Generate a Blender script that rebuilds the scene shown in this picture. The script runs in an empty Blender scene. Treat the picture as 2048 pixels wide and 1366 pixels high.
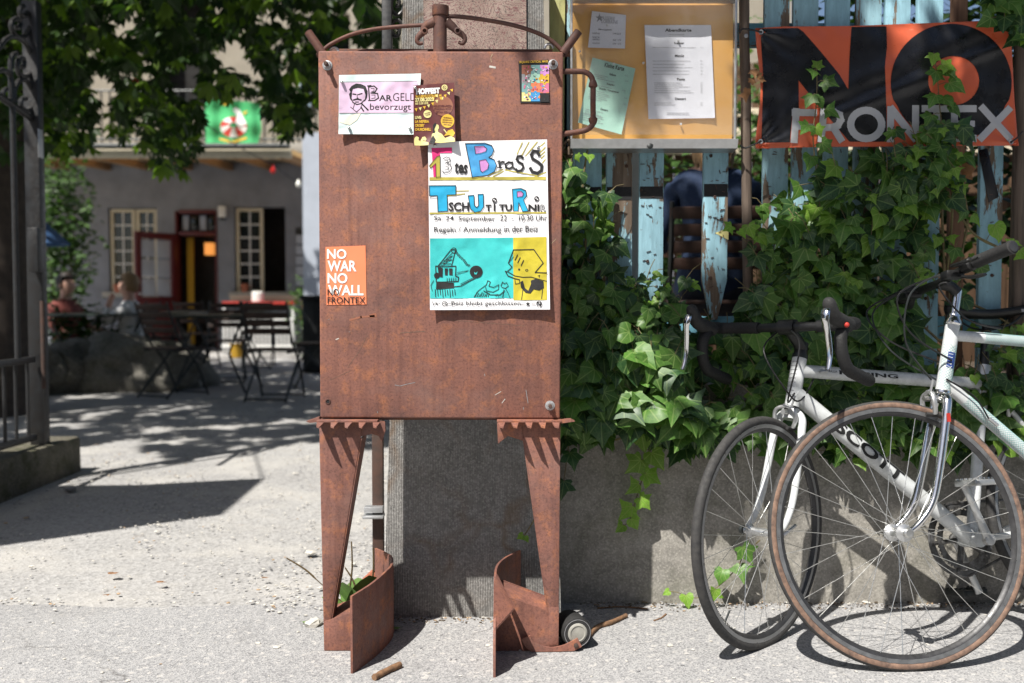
import bpy, bmesh, math, random
from math import sin, cos, pi, radians, sqrt, atan, atan2
from mathutils import Vector, Matrix, noise
from mathutils.geometry import tessellate_polygon
random.seed(7)
scene = bpy.context.scene
COL = scene.collection

# ------------------------------------------------------------------ camera, sky, sun, exposure
CAM_H = 0.92
FPX = 35.0 / 36.0 * 2048.0
PITCH = atan(86.0 / FPX)
cam_data = bpy.data.cameras.new('camera')
cam_data.lens = 35.0
cam_data.sensor_width = 36.0
cam_data.clip_start = 0.05
cam_data.clip_end = 2000.0
cam_data.dof.use_dof = True
cam_data.dof.focus_distance = 2.56
cam_data.dof.aperture_fstop = 2.7
camera = bpy.data.objects.new('camera', cam_data)
COL.objects.link(camera)
camera.location = (0, 0, CAM_H)
camera.rotation_euler = (pi / 2 - PITCH, 0, 0)
scene.camera = camera

SUN_TRAVEL = Vector((0.72, 1.0, -1.78)).normalized()      # direction the light travels
world = bpy.data.worlds.new('World')
scene.world = world
world.use_nodes = True
wn = world.node_tree
bgn = wn.nodes.get('Background') or wn.nodes.new('ShaderNodeBackground')
sky = wn.nodes.new('ShaderNodeTexSky')
sky.sky_type = 'NISHITA'
sky.sun_disc = False
to_sun = -SUN_TRAVEL
sky.sun_elevation = math.asin(to_sun.z)
sky.sun_rotation = atan2(to_sun.x, to_sun.y)
sky.altitude = 550
sky.air_density = 0.9
sky.dust_density = 2.5
sky.ozone_density = 0.5
wn.links.new(sky.outputs[0], bgn.inputs[0])
bgn.inputs[1].default_value = 0.066
sun_data = bpy.data.lights.new('sun', 'SUN')
sun_data.energy = 4.9
sun_data.angle = radians(0.53)
sun_data.color = (1.0, 0.955, 0.89)
sun = bpy.data.objects.new('sun', sun_data)
COL.objects.link(sun)
sun.location = (-4, -6, 10)
sun.rotation_euler = SUN_TRAVEL.to_track_quat('-Z', 'Y').to_euler()
scene.view_settings.view_transform = 'Standard'
scene.view_settings.look = 'None'
scene.view_settings.exposure = 0.76
scene.view_settings.gamma = 1.0
scene.view_settings.use_curve_mapping = False

# ------------------------------------------------------------------ pixel helpers (2048 x 1366 photograph)
def ray(u, v):
    xc = (u - 1024) / FPX
    yc = -(v - 683) / FPX
    c, s = cos(PITCH), sin(PITCH)
    return Vector((xc, c + yc * s, -s + yc * c))
def P(u, v, Y):
    d = ray(u, v)
    t = Y / d.y
    return Vector((d.x * t, Y, CAM_H + d.z * t))
def G(u, v, z=0.0):
    d = ray(u, v)
    t = (z - CAM_H) / d.z
    return Vector((d.x * t, d.y * t, z))
def PX(u, v, X):
    d = ray(u, v)
    t = X / d.x
    return Vector((X, d.y * t, CAM_H + d.z * t))

# ------------------------------------------------------------------ mesh builder
class MB:
    def __init__(s):
        s.v = []; s.f = []; s.m = []
    def add(s, vs, fs, m=0):
        o = len(s.v)
        s.v += [Vector(p) for p in vs]
        s.f += [tuple(i + o for i in f) for f in fs]
        s.m += [m] * len(fs)
        return s
    def box(s, c, d, R=None, m=0):
        hx, hy, hz = d[0] / 2, d[1] / 2, d[2] / 2
        vs = [Vector((x, y, z)) for x in (-hx, hx) for y in (-hy, hy) for z in (-hz, hz)]
        if R is not None:
            vs = [R @ p for p in vs]
        c = Vector(c)
        vs = [p + c for p in vs]
        return s.add(vs, [(0, 1, 3, 2), (4, 6, 7, 5), (0, 4, 5, 1), (2, 3, 7, 6), (0, 2, 6, 4), (1, 5, 7, 3)], m)
    def bbox(s, c, d, b=.004, m=0, R=None):
        bm = bmesh.new()
        bmesh.ops.create_cube(bm, size=1)
        for p in bm.verts:
            p.co = Vector((p.co.x * d[0], p.co.y * d[1], p.co.z * d[2]))
        bmesh.ops.bevel(bm, geom=bm.edges[:], offset=b, segments=2, affect='EDGES', profile=.5)
        return s.bm(bm, c, R, m)
    def bm(s, bm, c=(0, 0, 0), R=None, m=0):
        c = Vector(c)
        bm.verts.index_update()
        vs = [(R @ p.co if R is not None else p.co.copy()) + c for p in bm.verts]
        fs = [[q.index for q in f.verts] for f in bm.faces]
        bm.free()
        return s.add(vs, fs, m)
    def tube(s, pts, r, n=10, caps=True, m=0, closed=False, flat=1.0, up=None):
        pts = [Vector(p) for p in pts]
        k = len(pts)
        rs = r if isinstance(r, (list, tuple)) else [r] * k
        T = []
        for i in range(k):
            a = pts[(i - 1) % k] if (closed or i > 0) else pts[i]
            b = pts[(i + 1) % k] if (closed or i < k - 1) else pts[i]
            T.append((b - a).normalized())
        nrm = Vector(up) if up is not None else (Vector((0, 0, 1)) if abs(T[0].z) < .9 else Vector((1, 0, 0)))
        vs = []
        for i in range(k):
            nrm = nrm - T[i] * nrm.dot(T[i])
            if nrm.length < 1e-6:
                nrm = T[i].orthogonal()
            nrm.normalize()
            bi = T[i].cross(nrm)
            for j in range(n):
                a = 2 * pi * j / n
                vs.append(pts[i] + nrm * cos(a) * rs[i] * flat + bi * sin(a) * rs[i])
        fs = []
        for i in range(k if closed else k - 1):
            i2 = (i + 1) % k
            for j in range(n):
                fs.append((i * n + j, i * n + (j + 1) % n, i2 * n + (j + 1) % n, i2 * n + j))
        if caps and not closed:
            fs.append(tuple(range(n - 1, -1, -1)))
            fs.append(tuple((k - 1) * n + j for j in range(n)))
        return s.add(vs, fs, m)
    def lathe(s, prof, c, axis, n=24, m=0, caps=True):
        axis = Vector(axis).normalized()
        a = axis.orthogonal().normalized()
        b = axis.cross(a)
        c = Vector(c)
        vs = []
        for (r, h) in prof:
            for j in range(n):
                t = 2 * pi * j / n
                vs.append(c + axis * h + (a * cos(t) + b * sin(t)) * r)
        fs = []
        k = len(prof)
        for i in range(k - 1):
            for j in range(n):
                fs.append((i * n + j, i * n + (j + 1) % n, (i + 1) * n + (j + 1) % n, (i + 1) * n + j))
        if caps:
            fs.append(tuple(range(n - 1, -1, -1)))
            fs.append(tuple((k - 1) * n + j for j in range(n)))
        return s.add(vs, fs, m)
    def plate(s, outline, vec, m=0):
        """solid plate: outline polygon (3D) extruded by vec"""
        vec = Vector(vec)
        a = [Vector(p) for p in outline]
        k = len(a)
        fs = [tuple(range(k)), tuple(range(2 * k - 1, k - 1, -1))]
        fs += [(i + k, (i + 1) % k + k, (i + 1) % k, i) for i in range(k)]
        return s.add(a + [p + vec for p in a], fs, m)
    def ribbon(s, pts, widths, vec, m=0):
        """strip of given half width vectors, extruded by vec to be a solid bent plate"""
        vec = Vector(vec)
        k = len(pts)
        vs = []
        for p, w in zip(pts, widths):
            p = Vector(p); w = Vector(w)
            vs += [p - w, p + w, p + w + vec, p - w + vec]
        fs = []
        for i in range(k - 1):
            for j in range(4):
                fs.append((i * 4 + j, i * 4 + (j + 1) % 4, (i + 1) * 4 + (j + 1) % 4, (i + 1) * 4 + j))
        fs += [(3, 2, 1, 0), tuple((k - 1) * 4 + j for j in range(4))]
        return s.add(vs, fs, m)
    def ball(s, c, r, n=10, k=7, m=0, sc=(1, 1, 1)):
        c = Vector(c)
        prof = [(max(1e-4, sin(pi * i / k)) * r, -cos(pi * i / k) * r) for i in range(k + 1)]
        o = len(s.v)
        s.lathe(prof, (0, 0, 0), (0, 0, 1), n, m, False)
        for i in range(o, len(s.v)):
            p = s.v[i]
            s.v[i] = Vector((p.x * sc[0], p.y * sc[1], p.z * sc[2])) + c
        return s
    def build(s, name, mat, parent=None, smooth=True, local=False, angle=40, uvs=None):
        me = bpy.data.meshes.new(name)
        off = Vector((0, 0, 0))
        if parent is not None and not local:
            off = wloc(parent)
        me.from_pydata([p - off for p in s.v], [], s.f)
        mats = mat if isinstance(mat, (list, tuple)) else [mat]
        for q in mats:
            me.materials.append(M[q] if isinstance(q, str) else q)
        if any(s.m):
            me.polygons.foreach_set('material_index', s.m)
        if smooth:
            me.polygons.foreach_set('use_smooth', [True] * len(me.polygons))
            try:
                me.set_sharp_from_angle(angle=radians(angle))
            except Exception:
                pass
        me.update()
        o = bpy.data.objects.new(name, me)
        COL.objects.link(o)
        if parent is not None:
            o.parent = parent
        return o
def wloc(o):
    p = o.location.copy()
    if o.parent is not None:
        p += wloc(o.parent)
    return p
def empty(name, loc=(0, 0, 0)):
    o = bpy.data.objects.new(name, None)
    o.empty_display_size = .1
    COL.objects.link(o)
    o.location = loc
    return o
def tag(o, label=None, cat=None, group=None, kind=None):
    if label: o['label'] = label
    if cat: o['category'] = cat
    if group: o['group'] = group
    if kind: o['kind'] = kind
    return o
def thing(name, label, cat, loc=(0, 0, 0), group=None):
    return tag(empty(name, loc), label, cat, group)
def copy_tree(o, parent=None):
    c = o.copy()
    COL.objects.link(c)
    c.parent = parent
    for ch in [q for q in bpy.data.objects if q.parent == o]:
        copy_tree(ch, c)
    return c
def arc(c, r, a0, a1, n, ax=(1, 0, 0), ay=(0, 0, 1)):
    c = Vector(c); ax = Vector(ax); ay = Vector(ay)
    return [c + ax * r * cos(a0 + (a1 - a0) * i / n) + ay * r * sin(a0 + (a1 - a0) * i / n) for i in range(n + 1)]
def smooth_path(pts, n=6, closed=False):
    """Catmull-Rom"""
    pts = [Vector(p) for p in pts]
    k = len(pts)
    out = []
    rng = range(k if closed else k - 1)
    for i in rng:
        if closed:
            p0, p1, p2, p3 = pts[(i - 1) % k], pts[i], pts[(i + 1) % k], pts[(i + 2) % k]
        else:
            p0, p1, p2, p3 = pts[max(0, i - 1)], pts[i], pts[i + 1], pts[min(k - 1, i + 2)]
        for j in range(n):
            t = j / n
            out.append(.5 * ((2 * p1) + (p2 - p0) * t + (2 * p0 - 5 * p1 + 4 * p2 - p3) * t * t + (3 * p1 - p0 - 3 * p2 + p3) * t ** 3))
    if not closed:
        out.append(pts[-1])
    return out

# ------------------------------------------------------------------ materials
M = {}
class NT:
    def __init__(s, name):
        s.mat = bpy.data.materials.new(name)
        s.mat.use_nodes = True
        s.t = s.mat.node_tree
        s.b = s.t.nodes['Principled BSDF']
        s.out = [n for n in s.t.nodes if n.type == 'OUTPUT_MATERIAL'][0]
        M[name] = s.mat
        s.tc = s.t.nodes.new('ShaderNodeTexCoord')
        s.co = s.tc.outputs['Object']
    def n(s, t, **k):
        q = s.t.nodes.new('ShaderNode' + t)
        for a, b in k.items():
            setattr(q, a, b)
        return q
    def l(s, a, b):
        s.t.links.new(a, b)
    def mapping(s, scale=(1, 1, 1), loc=None, src=None):
        q = s.n('Mapping')
        q.inputs['Scale'].default_value = scale
        s.l(src or s.co, q.inputs['Vector'])
        if loc is not None:
            s.l(loc, q.inputs['Location'])
        return q.outputs[0]
    def noise(s, scale, detail=6, rough=.6, vec=None, dist=0):
        q = s.n('TexNoise')
        q.inputs['Scale'].default_value = scale
        q.inputs['Detail'].default_value = detail
        q.inputs['Roughness'].default_value = rough
        q.inputs['Distortion'].default_value = dist
        s.l(vec or s.co, q.inputs['Vector'])
        return q.outputs['Fac']
    def voro(s, scale, vec=None, feature='F1', out='Distance', rnd=1):
        q = s.n('TexVoronoi', feature=feature)
        q.inputs['Scale'].default_value = scale
        q.inputs['Randomness'].default_value = rnd
        s.l(vec or s.co, q.inputs['Vector'])
        return q.outputs[out]
    def ramp(s, fac, stops, interp='LINEAR'):
        q = s.n('ValToRGB')
        r = q.color_ramp
        r.interpolation = interp
        while len(r.elements) < len(stops):
            r.elements.new(.5)
        for e, (p, c) in zip(r.elements, stops):
            e.position = p
            e.color = (c, c, c, 1) if isinstance(c, (int, float)) else (*c, 1)
        s.l(fac, q.inputs[0])
        return q.outputs[0]
    def mix(s, fac, a, b, mode='MIX'):
        q = s.n('Mix', data_type='RGBA', blend_type=mode)
        for val, i in ((fac, 0), (a, 6), (b, 7)):
            if isinstance(val, (int, float)):
                q.inputs[i].default_value = val if i == 0 else (val, val, val, 1)
            elif isinstance(val, (tuple, list)):
                q.inputs[i].default_value = (*val, 1)
            else:
                s.l(val, q.inputs[i])
        return q.outputs[2]
    def math(s, op, a, b=None, c=None, clamp=False):
        q = s.n('Math', operation=op)
        q.use_clamp = clamp
        for i, val in enumerate((a, b, c)):
            if val is None: continue
            if isinstance(val, (int, float)):
                q.inputs[i].default_value = val
            else:
                s.l(val, q.inputs[i])
        return q.outputs[0]
    def xyz(s, vec=None):
        q = s.n('SeparateXYZ')
        s.l(vec or s.co, q.inputs[0])
        return q.outputs
    def rand(s):
        return s.n('ObjectInfo').outputs['Random']
    def bump(s, h, strength=.3, dist=.01, prev=None):
        q = s.n('Bump')
        q.inputs['Strength'].default_value = strength
        q.inputs['Distance'].default_value = dist
        s.l(h, q.inputs['Height'])
        if prev is not None:
            s.l(prev, q.inputs['Normal'])
        return q.outputs[0]
    def set(s, col=None, rough=None, metal=None, nrm=None, spec=None, **k):
        for key, val in (('Base Color', col), ('Roughness', rough), ('Metallic', metal), ('Normal', nrm), ('Specular IOR Level', spec)):
            if val is None: continue
            if isinstance(val, (int, float)):
                s.b.inputs[key].default_value = val
            elif isinstance(val, (tuple, list)):
                s.b.inputs[key].default_value = (*val, 1)
            else:
                s.l(val, s.b.inputs[key])
        for key, val in k.items():
            s.b.inputs[key.replace('_', ' ')].default_value = val
        return s
def mk(name, c, var=.18, scale=25, rough=.55, metal=0, bump=.12, spec=None, c2=None, rvar=.12, **k):
    t = NT(name)
    f = t.noise(scale)
    c2 = c2 or tuple(x * (1 - 2 * var) for x in c)
    col = t.ramp(f, [(.3, c2), (.7, c)])
    rr = t.ramp(t.noise(scale * 2.3), [(.3, max(.02, rough - rvar)), (.7, min(1, rough + rvar))])
    t.set(col, rr, metal, t.bump(f, bump, .004) if bump else None, spec, **k)
    return t
def fabric(name, c, rough=.85):
    return mk(name, c, .12, 60, rough, 0, .2)

# rust (weathering steel)
def rust(name, light=1.0, streak=True):
    t = NT(name)
    big = t.noise(4.5, 8, .65)
    mid = t.noise(24, 8, .7)
    fin = t.noise(160, 5, .75)
    c = t.ramp(big, [(.32, (.10 * light, .05 * light, .043 * light)), (.5, (.18 * light, .08 * light, .06 * light)), (.68, (.235 * light, .10 * light, .07 * light))])
    o = t.ramp(mid, [(.5, 0), (.72, 1)])
    c = t.mix(t.math('MULTIPLY', o, .55), c, (.42 * light, .155 * light, .055 * light))
    d = t.ramp(fin, [(.36, 1), (.52, 0)])
    c = t.mix(t.math('MULTIPLY', d, .55), c, (.05, .026, .022))
    g = t.ramp(t.noise(3.1, 5, .6, t.mapping((1, 1, 1.7))), [(.52, 0), (.7, 1)])
    c = t.mix(t.math('MULTIPLY', g, .5), c, (.19 * light, .12 * light, .105 * light))
    if streak:
        sv = t.mapping((55, 55, 3.2))
        sk = t.ramp(t.noise(1.0, 4, .6, sv), [(.5, 0), (.7, 1)])
        c = t.mix(t.math('MULTIPLY', sk, .4), c, (.09, .036, .028))
        sv2 = t.mapping((14, 14, .9)); sk2 = t.ramp(t.noise(1.0, 5, .65, sv2), [(.55, 0), (.75, 1)])
        c = t.mix(t.math('MULTIPLY', sk2, .35), c, (.11, .055, .045))
        sp = t.ramp(t.voro(150), [(.04, 1), (.12, 0)])
        c = t.mix(t.math('MULTIPLY', sp, .4), c, (.38, .24, .17))
    t.set(c, t.ramp(mid, [(.3, .5), (.7, .85)]), 0.0, t.bump(fin, .22, .002, t.bump(mid, .2, .003)), .35)
rust('rust', 1.18); rust('rust_dark', .6, False); rust('rust_pipe', .62, False)
# concretes / ground
def concrete(name, a, b, speck=.5, ribs=False, scale=1.0, moss=0.0, stains=False):
    t = NT(name)
    big = t.noise(2.2 * scale, 6, .6)
    mid = t.noise(14 * scale, 7, .65)
    fin = t.noise(150 * scale, 4, .7)
    c = t.ramp(big, [(.3, a), (.7, b)])
    c = t.mix(t.ramp(mid, [(.38, .45), (.6, 0)]), c, tuple(x * .55 for x in a))
    vo = t.voro(210 * scale, out='Color')
    hs = t.n('RGBToBW'); t.l(vo, hs.inputs[0])
    c = t.mix(t.math('MULTIPLY', t.ramp(hs.outputs[0], [(.55, 0), (.8, 1)]), speck), c, tuple(min(.8, x * 1.8) for x in b))
    c = t.mix(t.math('MULTIPLY', t.ramp(hs.outputs[0], [(.2, 1), (.36, 0)]), speck), c, tuple(x * .35 for x in a))
    if moss:
        z = t.xyz()[2]
        ms = t.math('MULTIPLY', t.ramp(t.noise(9, 6, .7), [(.48, 0), (.62, 1)]), moss)
        c = t.mix(ms, c, (.05, .055, .025))
    if stains:
        wv = t.n('VectorMath', operation='ADD'); t.l(t.co, wv.inputs[0])
        ns = t.n('TexNoise'); ns.inputs['Scale'].default_value = 6; t.l(t.co, ns.inputs['Vector'])
        sc_ = t.n('VectorMath', operation='SCALE'); t.l(ns.outputs['Color'], sc_.inputs[0]); sc_.inputs['Scale'].default_value = .16
        t.l(sc_.outputs[0], wv.inputs[1])
        ve = t.voro(5.5, wv.outputs[0], 'DISTANCE_TO_EDGE')
        mask = t.math('MULTIPLY', t.ramp(ve, [(.0, 1), (.09, 0)]), t.ramp(t.noise(3.3, 4, .6), [(.42, 0), (.62, .75)]))
        c = t.mix(mask, c, (.20, .115, .055))
        c = t.mix(t.ramp(t.noise(2.6, 4, .5), [(.5, 0), (.75, .4)]), c, (.17, .125, .085))
    nr = t.bump(fin, .35, .004, t.bump(mid, .25, .012))
    if ribs:
        x = t.xyz()[0]
        w = t.math('SINE', t.math('ADD', t.math('MULTIPLY', x, 1300), t.math('MULTIPLY', t.noise(30), 6)))
        nr = t.bump(w, .55, .004, nr)
        c = t.mix(t.math('MULTIPLY', t.ramp(w, [(.0, 1), (.7, 0)]), .35), c, tuple(x_ * .5 for x_ in a))
    t.set(c, .9, 0, nr, .25)
concrete('wall_concrete', (.24, .23, .21), (.37, .35, .31), .2, moss=.3)
concrete('pillar_concrete', (.23, .225, .215), (.36, .35, .33), .28, ribs=True, stains=True)
concrete('kerb_stone', (.09, .085, .065), (.17, .155, .12), .3, moss=.8)
concrete('boulder', (.11, .105, .09), (.26, .245, .21), .2, scale=.5, moss=.4)
def asphalt():
    t = NT('asphalt')
    big = t.noise(1.3, 6, .6)
    c = t.ramp(big, [(.3, (.25, .25, .255)), (.7, (.325, .325, .325))])
    cr = t.voro(240, out='Color')
    hs = t.n('RGBToBW'); t.l(cr, hs.inputs[0])
    c = t.mix(.45, c, t.ramp(hs.outputs[0], [(.15, (.09, .09, .095)), (.45, (.30, .30, .30)), (.8, (.50, .49, .475))]))
    f2 = t.voro(90, out='Color'); h2 = t.n('RGBToBW'); t.l(f2, h2.inputs[0])
    c = t.mix(t.ramp(h2.outputs[0], [(.8, 0), (.86, .55)]), c, (.52, .50, .47))
    c = t.mix(t.ramp(t.noise(5, 7, .7), [(.58, 0), (.75, .35)]), c, (.13, .125, .12))
    ns = t.n('TexNoise'); ns.inputs['Scale'].default_value = 7; ns.inputs['Detail'].default_value = 6; t.l(t.co, ns.inputs['Vector'])
    sc_ = t.n('VectorMath', operation='SCALE'); t.l(ns.outputs['Color'], sc_.inputs[0]); sc_.inputs['Scale'].default_value = .22
    wv = t.n('VectorMath', operation='ADD'); t.l(t.co, wv.inputs[0]); t.l(sc_.outputs[0], wv.inputs[1])
    ck = t.math('MULTIPLY', t.ramp(t.voro(.9, wv.outputs[0], 'DISTANCE_TO_EDGE'), [(.0, 1), (.006, 0)]), t.ramp(t.noise(1.7), [(.45, 0), (.6, .8)]))
    c = t.mix(ck, c, (.07, .065, .06))
    c = t.mix(t.ramp(t.noise(.8, 5, .6), [(.5, 0), (.7, .3)]), c, (.22, .215, .205))
    d = t.voro(240)
    t.set(c, .92, 0, t.bump(d, .5, .003, t.bump(t.noise(35, 6, .7), .3, .01)), .2)
asphalt()
def gravel_mat(name, a, b, dust):
    t = NT(name)
    c = t.ramp(t.noise(.9, 6, .6), [(.3, a), (.7, b)])
    vo = t.voro(95, out='Color'); hs = t.n('RGBToBW'); t.l(vo, hs.inputs[0])
    c = t.mix(.32, c, t.ramp(hs.outputs[0], [(.2, tuple(x * .5 for x in a)), (.5, b), (.85, tuple(min(.75, x * 1.5) for x in b))]))
    c = t.mix(t.math('MULTIPLY', t.ramp(t.noise(2.4, 7, .65), [(.48, 0), (.66, 1)]), .6), c, dust)
    c = t.mix(t.math('MULTIPLY', t.ramp(t.noise(11, 5, .7), [(.62, 0), (.74, 1)]), .3), c, (.20, .13, .08))
    t.set(c, .95, 0, t.bump(t.voro(95), .35, .005, t.bump(t.noise(9, 6, .6), .4, .02)), .15)
gravel_mat('gravel', (.26, .255, .25), (.35, .345, .335), (.43, .415, .385))
mk('pebble_light', (.60, .575, .52), .2, 60, .9); mk('pebble_grey', (.27, .27, .275), .2, 60, .85); mk('pebble_tan', (.42, .30, .19), .2, 60, .9)
# paints, metals, plastics
mk('steel_bright', (.62, .62, .60), .12, 40, .34, .9, .1); mk('chrome', (.78, .78, .77), .04, 60, .12, 1.0, .02, rvar=.06)
mk('alu', (.60, .61, .61), .1, 30, .42, .85, .08); mk('gate_iron', (.020, .022, .024), .2, 30, .42, .0, .15, c2=(.016, .014, .013))
mk('iron_rusty', (.10, .05, .035), .3, 20, .75, .1, .3, c2=(.045, .035, .03)); mk('black_plastic', (.009, .009, .0095), .2, 60, .45, 0, .1)
mk('black_rubber', (.013, .013, .0135), .2, 90, .75, 0, .25, c2=(.026, .0255, .025)); mk('black_tape', (.010, .010, .0105), .2, 120, .7, 0, .35)
mk('tyre_black', (.022, .022, .023), .2, 60, .8, 0, .3, c2=(.05, .048, .045)); mk('tyre_tan', (.235, .145, .10), .2, 70, .8, 0, .3, c2=(.085, .055, .043))
mk('rim_grey', (.34, .345, .35), .12, 30, .36, .8, .05); mk('rim_dark', (.05, .05, .052), .2, 40, .4, .3, .05)
t_ = mk('bike_white', (.61, .635, .64), .06, 30, .28, 0, .03, c2=(.46, .475, .47)); t_.set(Coat_Weight=.35, Coat_Roughness=.12)
mk('drive_metal', (.20, .20, .20), .3, 60, .5, .8, .2, c2=(.06, .055, .05)); mk('white_plastic', (.72, .72, .69), .05, 30, .5, 0, .05)
mk('print_black', (.009, .009, .010), .1, 80, .7, 0, 0); mk('print_white', (.78, .78, .76), .04, 60, .75, 0, 0)
mk('paper_white', (.79, .785, .80), .025, 9, .8, 0, .1); mk('paper_green', (.40, .66, .53), .04, 9, .8, 0, .1)
mk('paper_case', (.74, .74, .78), .03, 9, .8, 0, .06)
mk('print_grey', (.30, .30, .31), .1, 80, .8, 0, 0)
mk('print_pink_pale', (.68, .50, .66), .06, 12, .8, 0, .06); mk('print_mint', (.66, .76, .755), .06, 10, .8, 0, .06, c2=(.56, .68, .67)); mk('hub_grey', (.36, .35, .31), .2, 40, .6, 0, .1); mk('print_torn', (.74, .70, .57), .06, 18, .8, 0, .05)
mk('print_cyan', (.045, .52, .50), .15, 25, .75, 0, 0, c2=(.03, .42, .42)); mk('print_yellow', (.55, .46, .03), .15, 25, .75, 0, 0); mk('print_olive', (.48, .41, .07), .15, 30, .75, 0, 0)
mk('print_blue', (.06, .33, .66), .15, 25, .75, 0, 0); mk('print_sky', (.015, .40, .68), .12, 25, .75, 0, 0); mk('print_magenta', (.70, .03, .19), .1, 25, .75, 0, 0); mk('print_violet', (.58, .26, .58), .1, 25, .75, 0, 0)
mk('print_maroon', (.12, .028, .028), .08, 20, .5, 0, 0); mk('print_brown', (.28, .11, .065), .08, 20, .5, 0, 0); mk('print_cream', (.72, .65, .27), .06, 20, .55, 0, 0); mk('print_gold', (.68, .42, .035), .06, 20, .55, 0, 0)
mk('print_orange', (.82, .24, .11), .04, 12, .5, 0, .04); mk('print_teal', (.20, .38, .37), .1, 20, .55, 0, 0); mk('print_rose', (.62, .16, .28), .1, 20, .55, 0, 0)
mk('vinyl_orange', (.60, .115, .05), .06, 9, .36, 0, .05); mk('vinyl_black', (.010, .0105, .013), .06, 9, .3, 0, .05); mk('vinyl_grey', (.43, .44, .46), .05, 9, .36, 0, .05)
mk('flag_green', (.06, .42, .15), .1, 6, .8, 0, .1); mk('flag_red', (.52, .045, .03), .1, 9, .8, 0, 0); mk('flag_white', (.72, .72, .70), .05, 9, .8, 0, 0)
mk('facade_grey', (.235, .25, .285), .1, 3, .9, 0, .15, c2=(.17, .18, .205)); mk('facade_beige', (.31, .275, .215), .1, 3, .9, 0, .15); mk('facade_light', (.42, .46, .53), .08, 3, .9, 0, .1)
mk('frame_cream', (.60, .54, .40), .08, 12, .55, 0, .08); mk('frame_white', (.68, .68, .66), .05, 12, .5, 0, .05); mk('door_red', (.11, .013, .015), .12, 12, .4, 0, .05)
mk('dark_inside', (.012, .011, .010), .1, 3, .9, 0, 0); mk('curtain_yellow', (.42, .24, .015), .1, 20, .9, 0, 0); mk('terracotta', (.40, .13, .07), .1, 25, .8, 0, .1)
mk('parasol_blue', (.04, .11, .26), .1, 6, .85, 0, .1); mk('canopy_sheet', (.62, .54, .40), .08, 5, .7, 0, .05); mk('beam_wood', (.34, .20, .09), .2, 20, .75, 0, .15)
mk('slat_wood', (.05, .024, .016), .25, 20, .6, 0, .15); mk('dark_metal', (.03, .035, .035), .2, 30, .45, .3, .1); mk('table_dark', (.018, .035, .03), .2, 20, .45, 0, .1)
mk('red_paint', (.42, .03, .02), .1, 20, .5, 0, .05); mk('shutter_blue', (.36, .48, .55), .08, 12, .7, 0, .05); mk('bin_black', (.015, .017, .018), .1, 20, .5, 0, .05)
mk('skin', (.52, .30, .22), .05, 20, .55, 0, .05); mk('hair_blond', (.33, .21, .10), .3, 90, .6, 0, .3, c2=(.14, .08, .04)); mk('hair_dark', (.03, .02, .015), .3, 90, .6, 0, .3)
fabric('shirt_white', (.70, .70, .70)); fabric('shirt_navy', (.010, .026, .068)); fabric('shirt_red', (.20, .05, .04)); fabric('trousers_dark', (.03, .035, .05))
mk('galvanised', (.50, .51, .52), .1, 40, .45, .7, .1); mk('twig', (.26, .14, .07), .3, 60, .9, 0, .5, c2=(.10, .06, .035)); mk('dry_leaf', (.27, .13, .05), .25, 60, .8, 0, .2)
mk('weed_green', (.13, .24, .05), .2, 30, .6, 0, .1); mk('weed_spike', (.11, .075, .03), .2, 200, .85, 0, .5); mk('root_wood', (.17, .12, .08), .3, 40, .9, 0, .4)
mk('plinth', (.36, .34, .30), .1, 6, .9, 0, .2); mk('earth', (.10, .075, .05), .2, 9, .95, 0, .4); mk('cork', (.78, .44, .13), .1, 6, .8, 0, .06, c2=(.72, .37, .09))
mk('bark', (.07, .052, .04), .3, 14, .95, 0, .8, c2=(.03, .024, .02))
def emit(name, c, s):
    t = NT(name); t.set(c, .4); t.b.inputs['Emission Color'].default_value = (*c, 1); t.b.inputs['Emission Strength'].default_value = s
emit('lantern_glow', (1.0, .38, .08), .45)
for nm, c in (('bulb_red', (.55, .02, .015)), ('bulb_yellow', (.75, .48, .05)), ('bulb_white', (.72, .72, .66))):
    mk(nm, c, .02, 9, .2, 0, 0)
def glass(name, tint, rough=.03, ior=1.45):
    t = NT(name)
    t.set(tint, rough, Transmission_Weight=1.0, IOR=ior)
t_ = NT('canopy_translucent'); t_.set((.62, .53, .38), .6); _tl = t_.n('BsdfTranslucent'); _tl.inputs[0].default_value = (.72, .60, .42, 1); _ms = t_.n('MixShader'); _ms.inputs[0].default_value = .55
t_.l(t_.b.outputs[0], _ms.inputs[1]); t_.l(_tl.outputs[0], _ms.inputs[2]); t_.l(_ms.outputs[0], t_.out.inputs[0])
t_ = NT('acrylic')      # thin clear sheet: mostly see-through with a slightly dusty glossy skin
tr = t_.n('BsdfTransparent'); tr.inputs[0].default_value = (.95, .955, .96, 1)
gl = t_.n('BsdfGlossy'); gl.inputs[0].default_value = (1, 1, 1, 1); gl.inputs['Roughness'].default_value = .07
df = t_.n('BsdfDiffuse'); df.inputs[0].default_value = (.8, .8, .8, 1)
fr = t_.n('LayerWeight'); fr.inputs[0].default_value = .5
bn_ = t_.bump(t_.noise(3.2, 3, .5), .25, .05)
t_.l(bn_, gl.inputs['Normal'])
m1 = t_.n('MixShader'); m2 = t_.n('MixShader')
t_.l(t_.math('MULTIPLY', t_.ramp(t_.noise(6, 6, .7), [(.3, .0), (.75, .05)]), 1.0), m1.inputs[0]); t_.l(tr.outputs[0], m1.inputs[1]); t_.l(df.outputs[0], m1.inputs[2])
t_.l(t_.math('ADD', t_.math('MULTIPLY', t_.math('POWER', fr.outputs['Facing'], 4.0), .5), .035), m2.inputs[0]); t_.l(m1.outputs[0], m2.inputs[1]); t_.l(gl.outputs[0], m2.inputs[2]); t_.l(m2.outputs[0], t_.out.inputs[0])
t_ = NT('window_glass'); t_.set((.012, .014, .015), .05, 0, None, .6)
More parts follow.
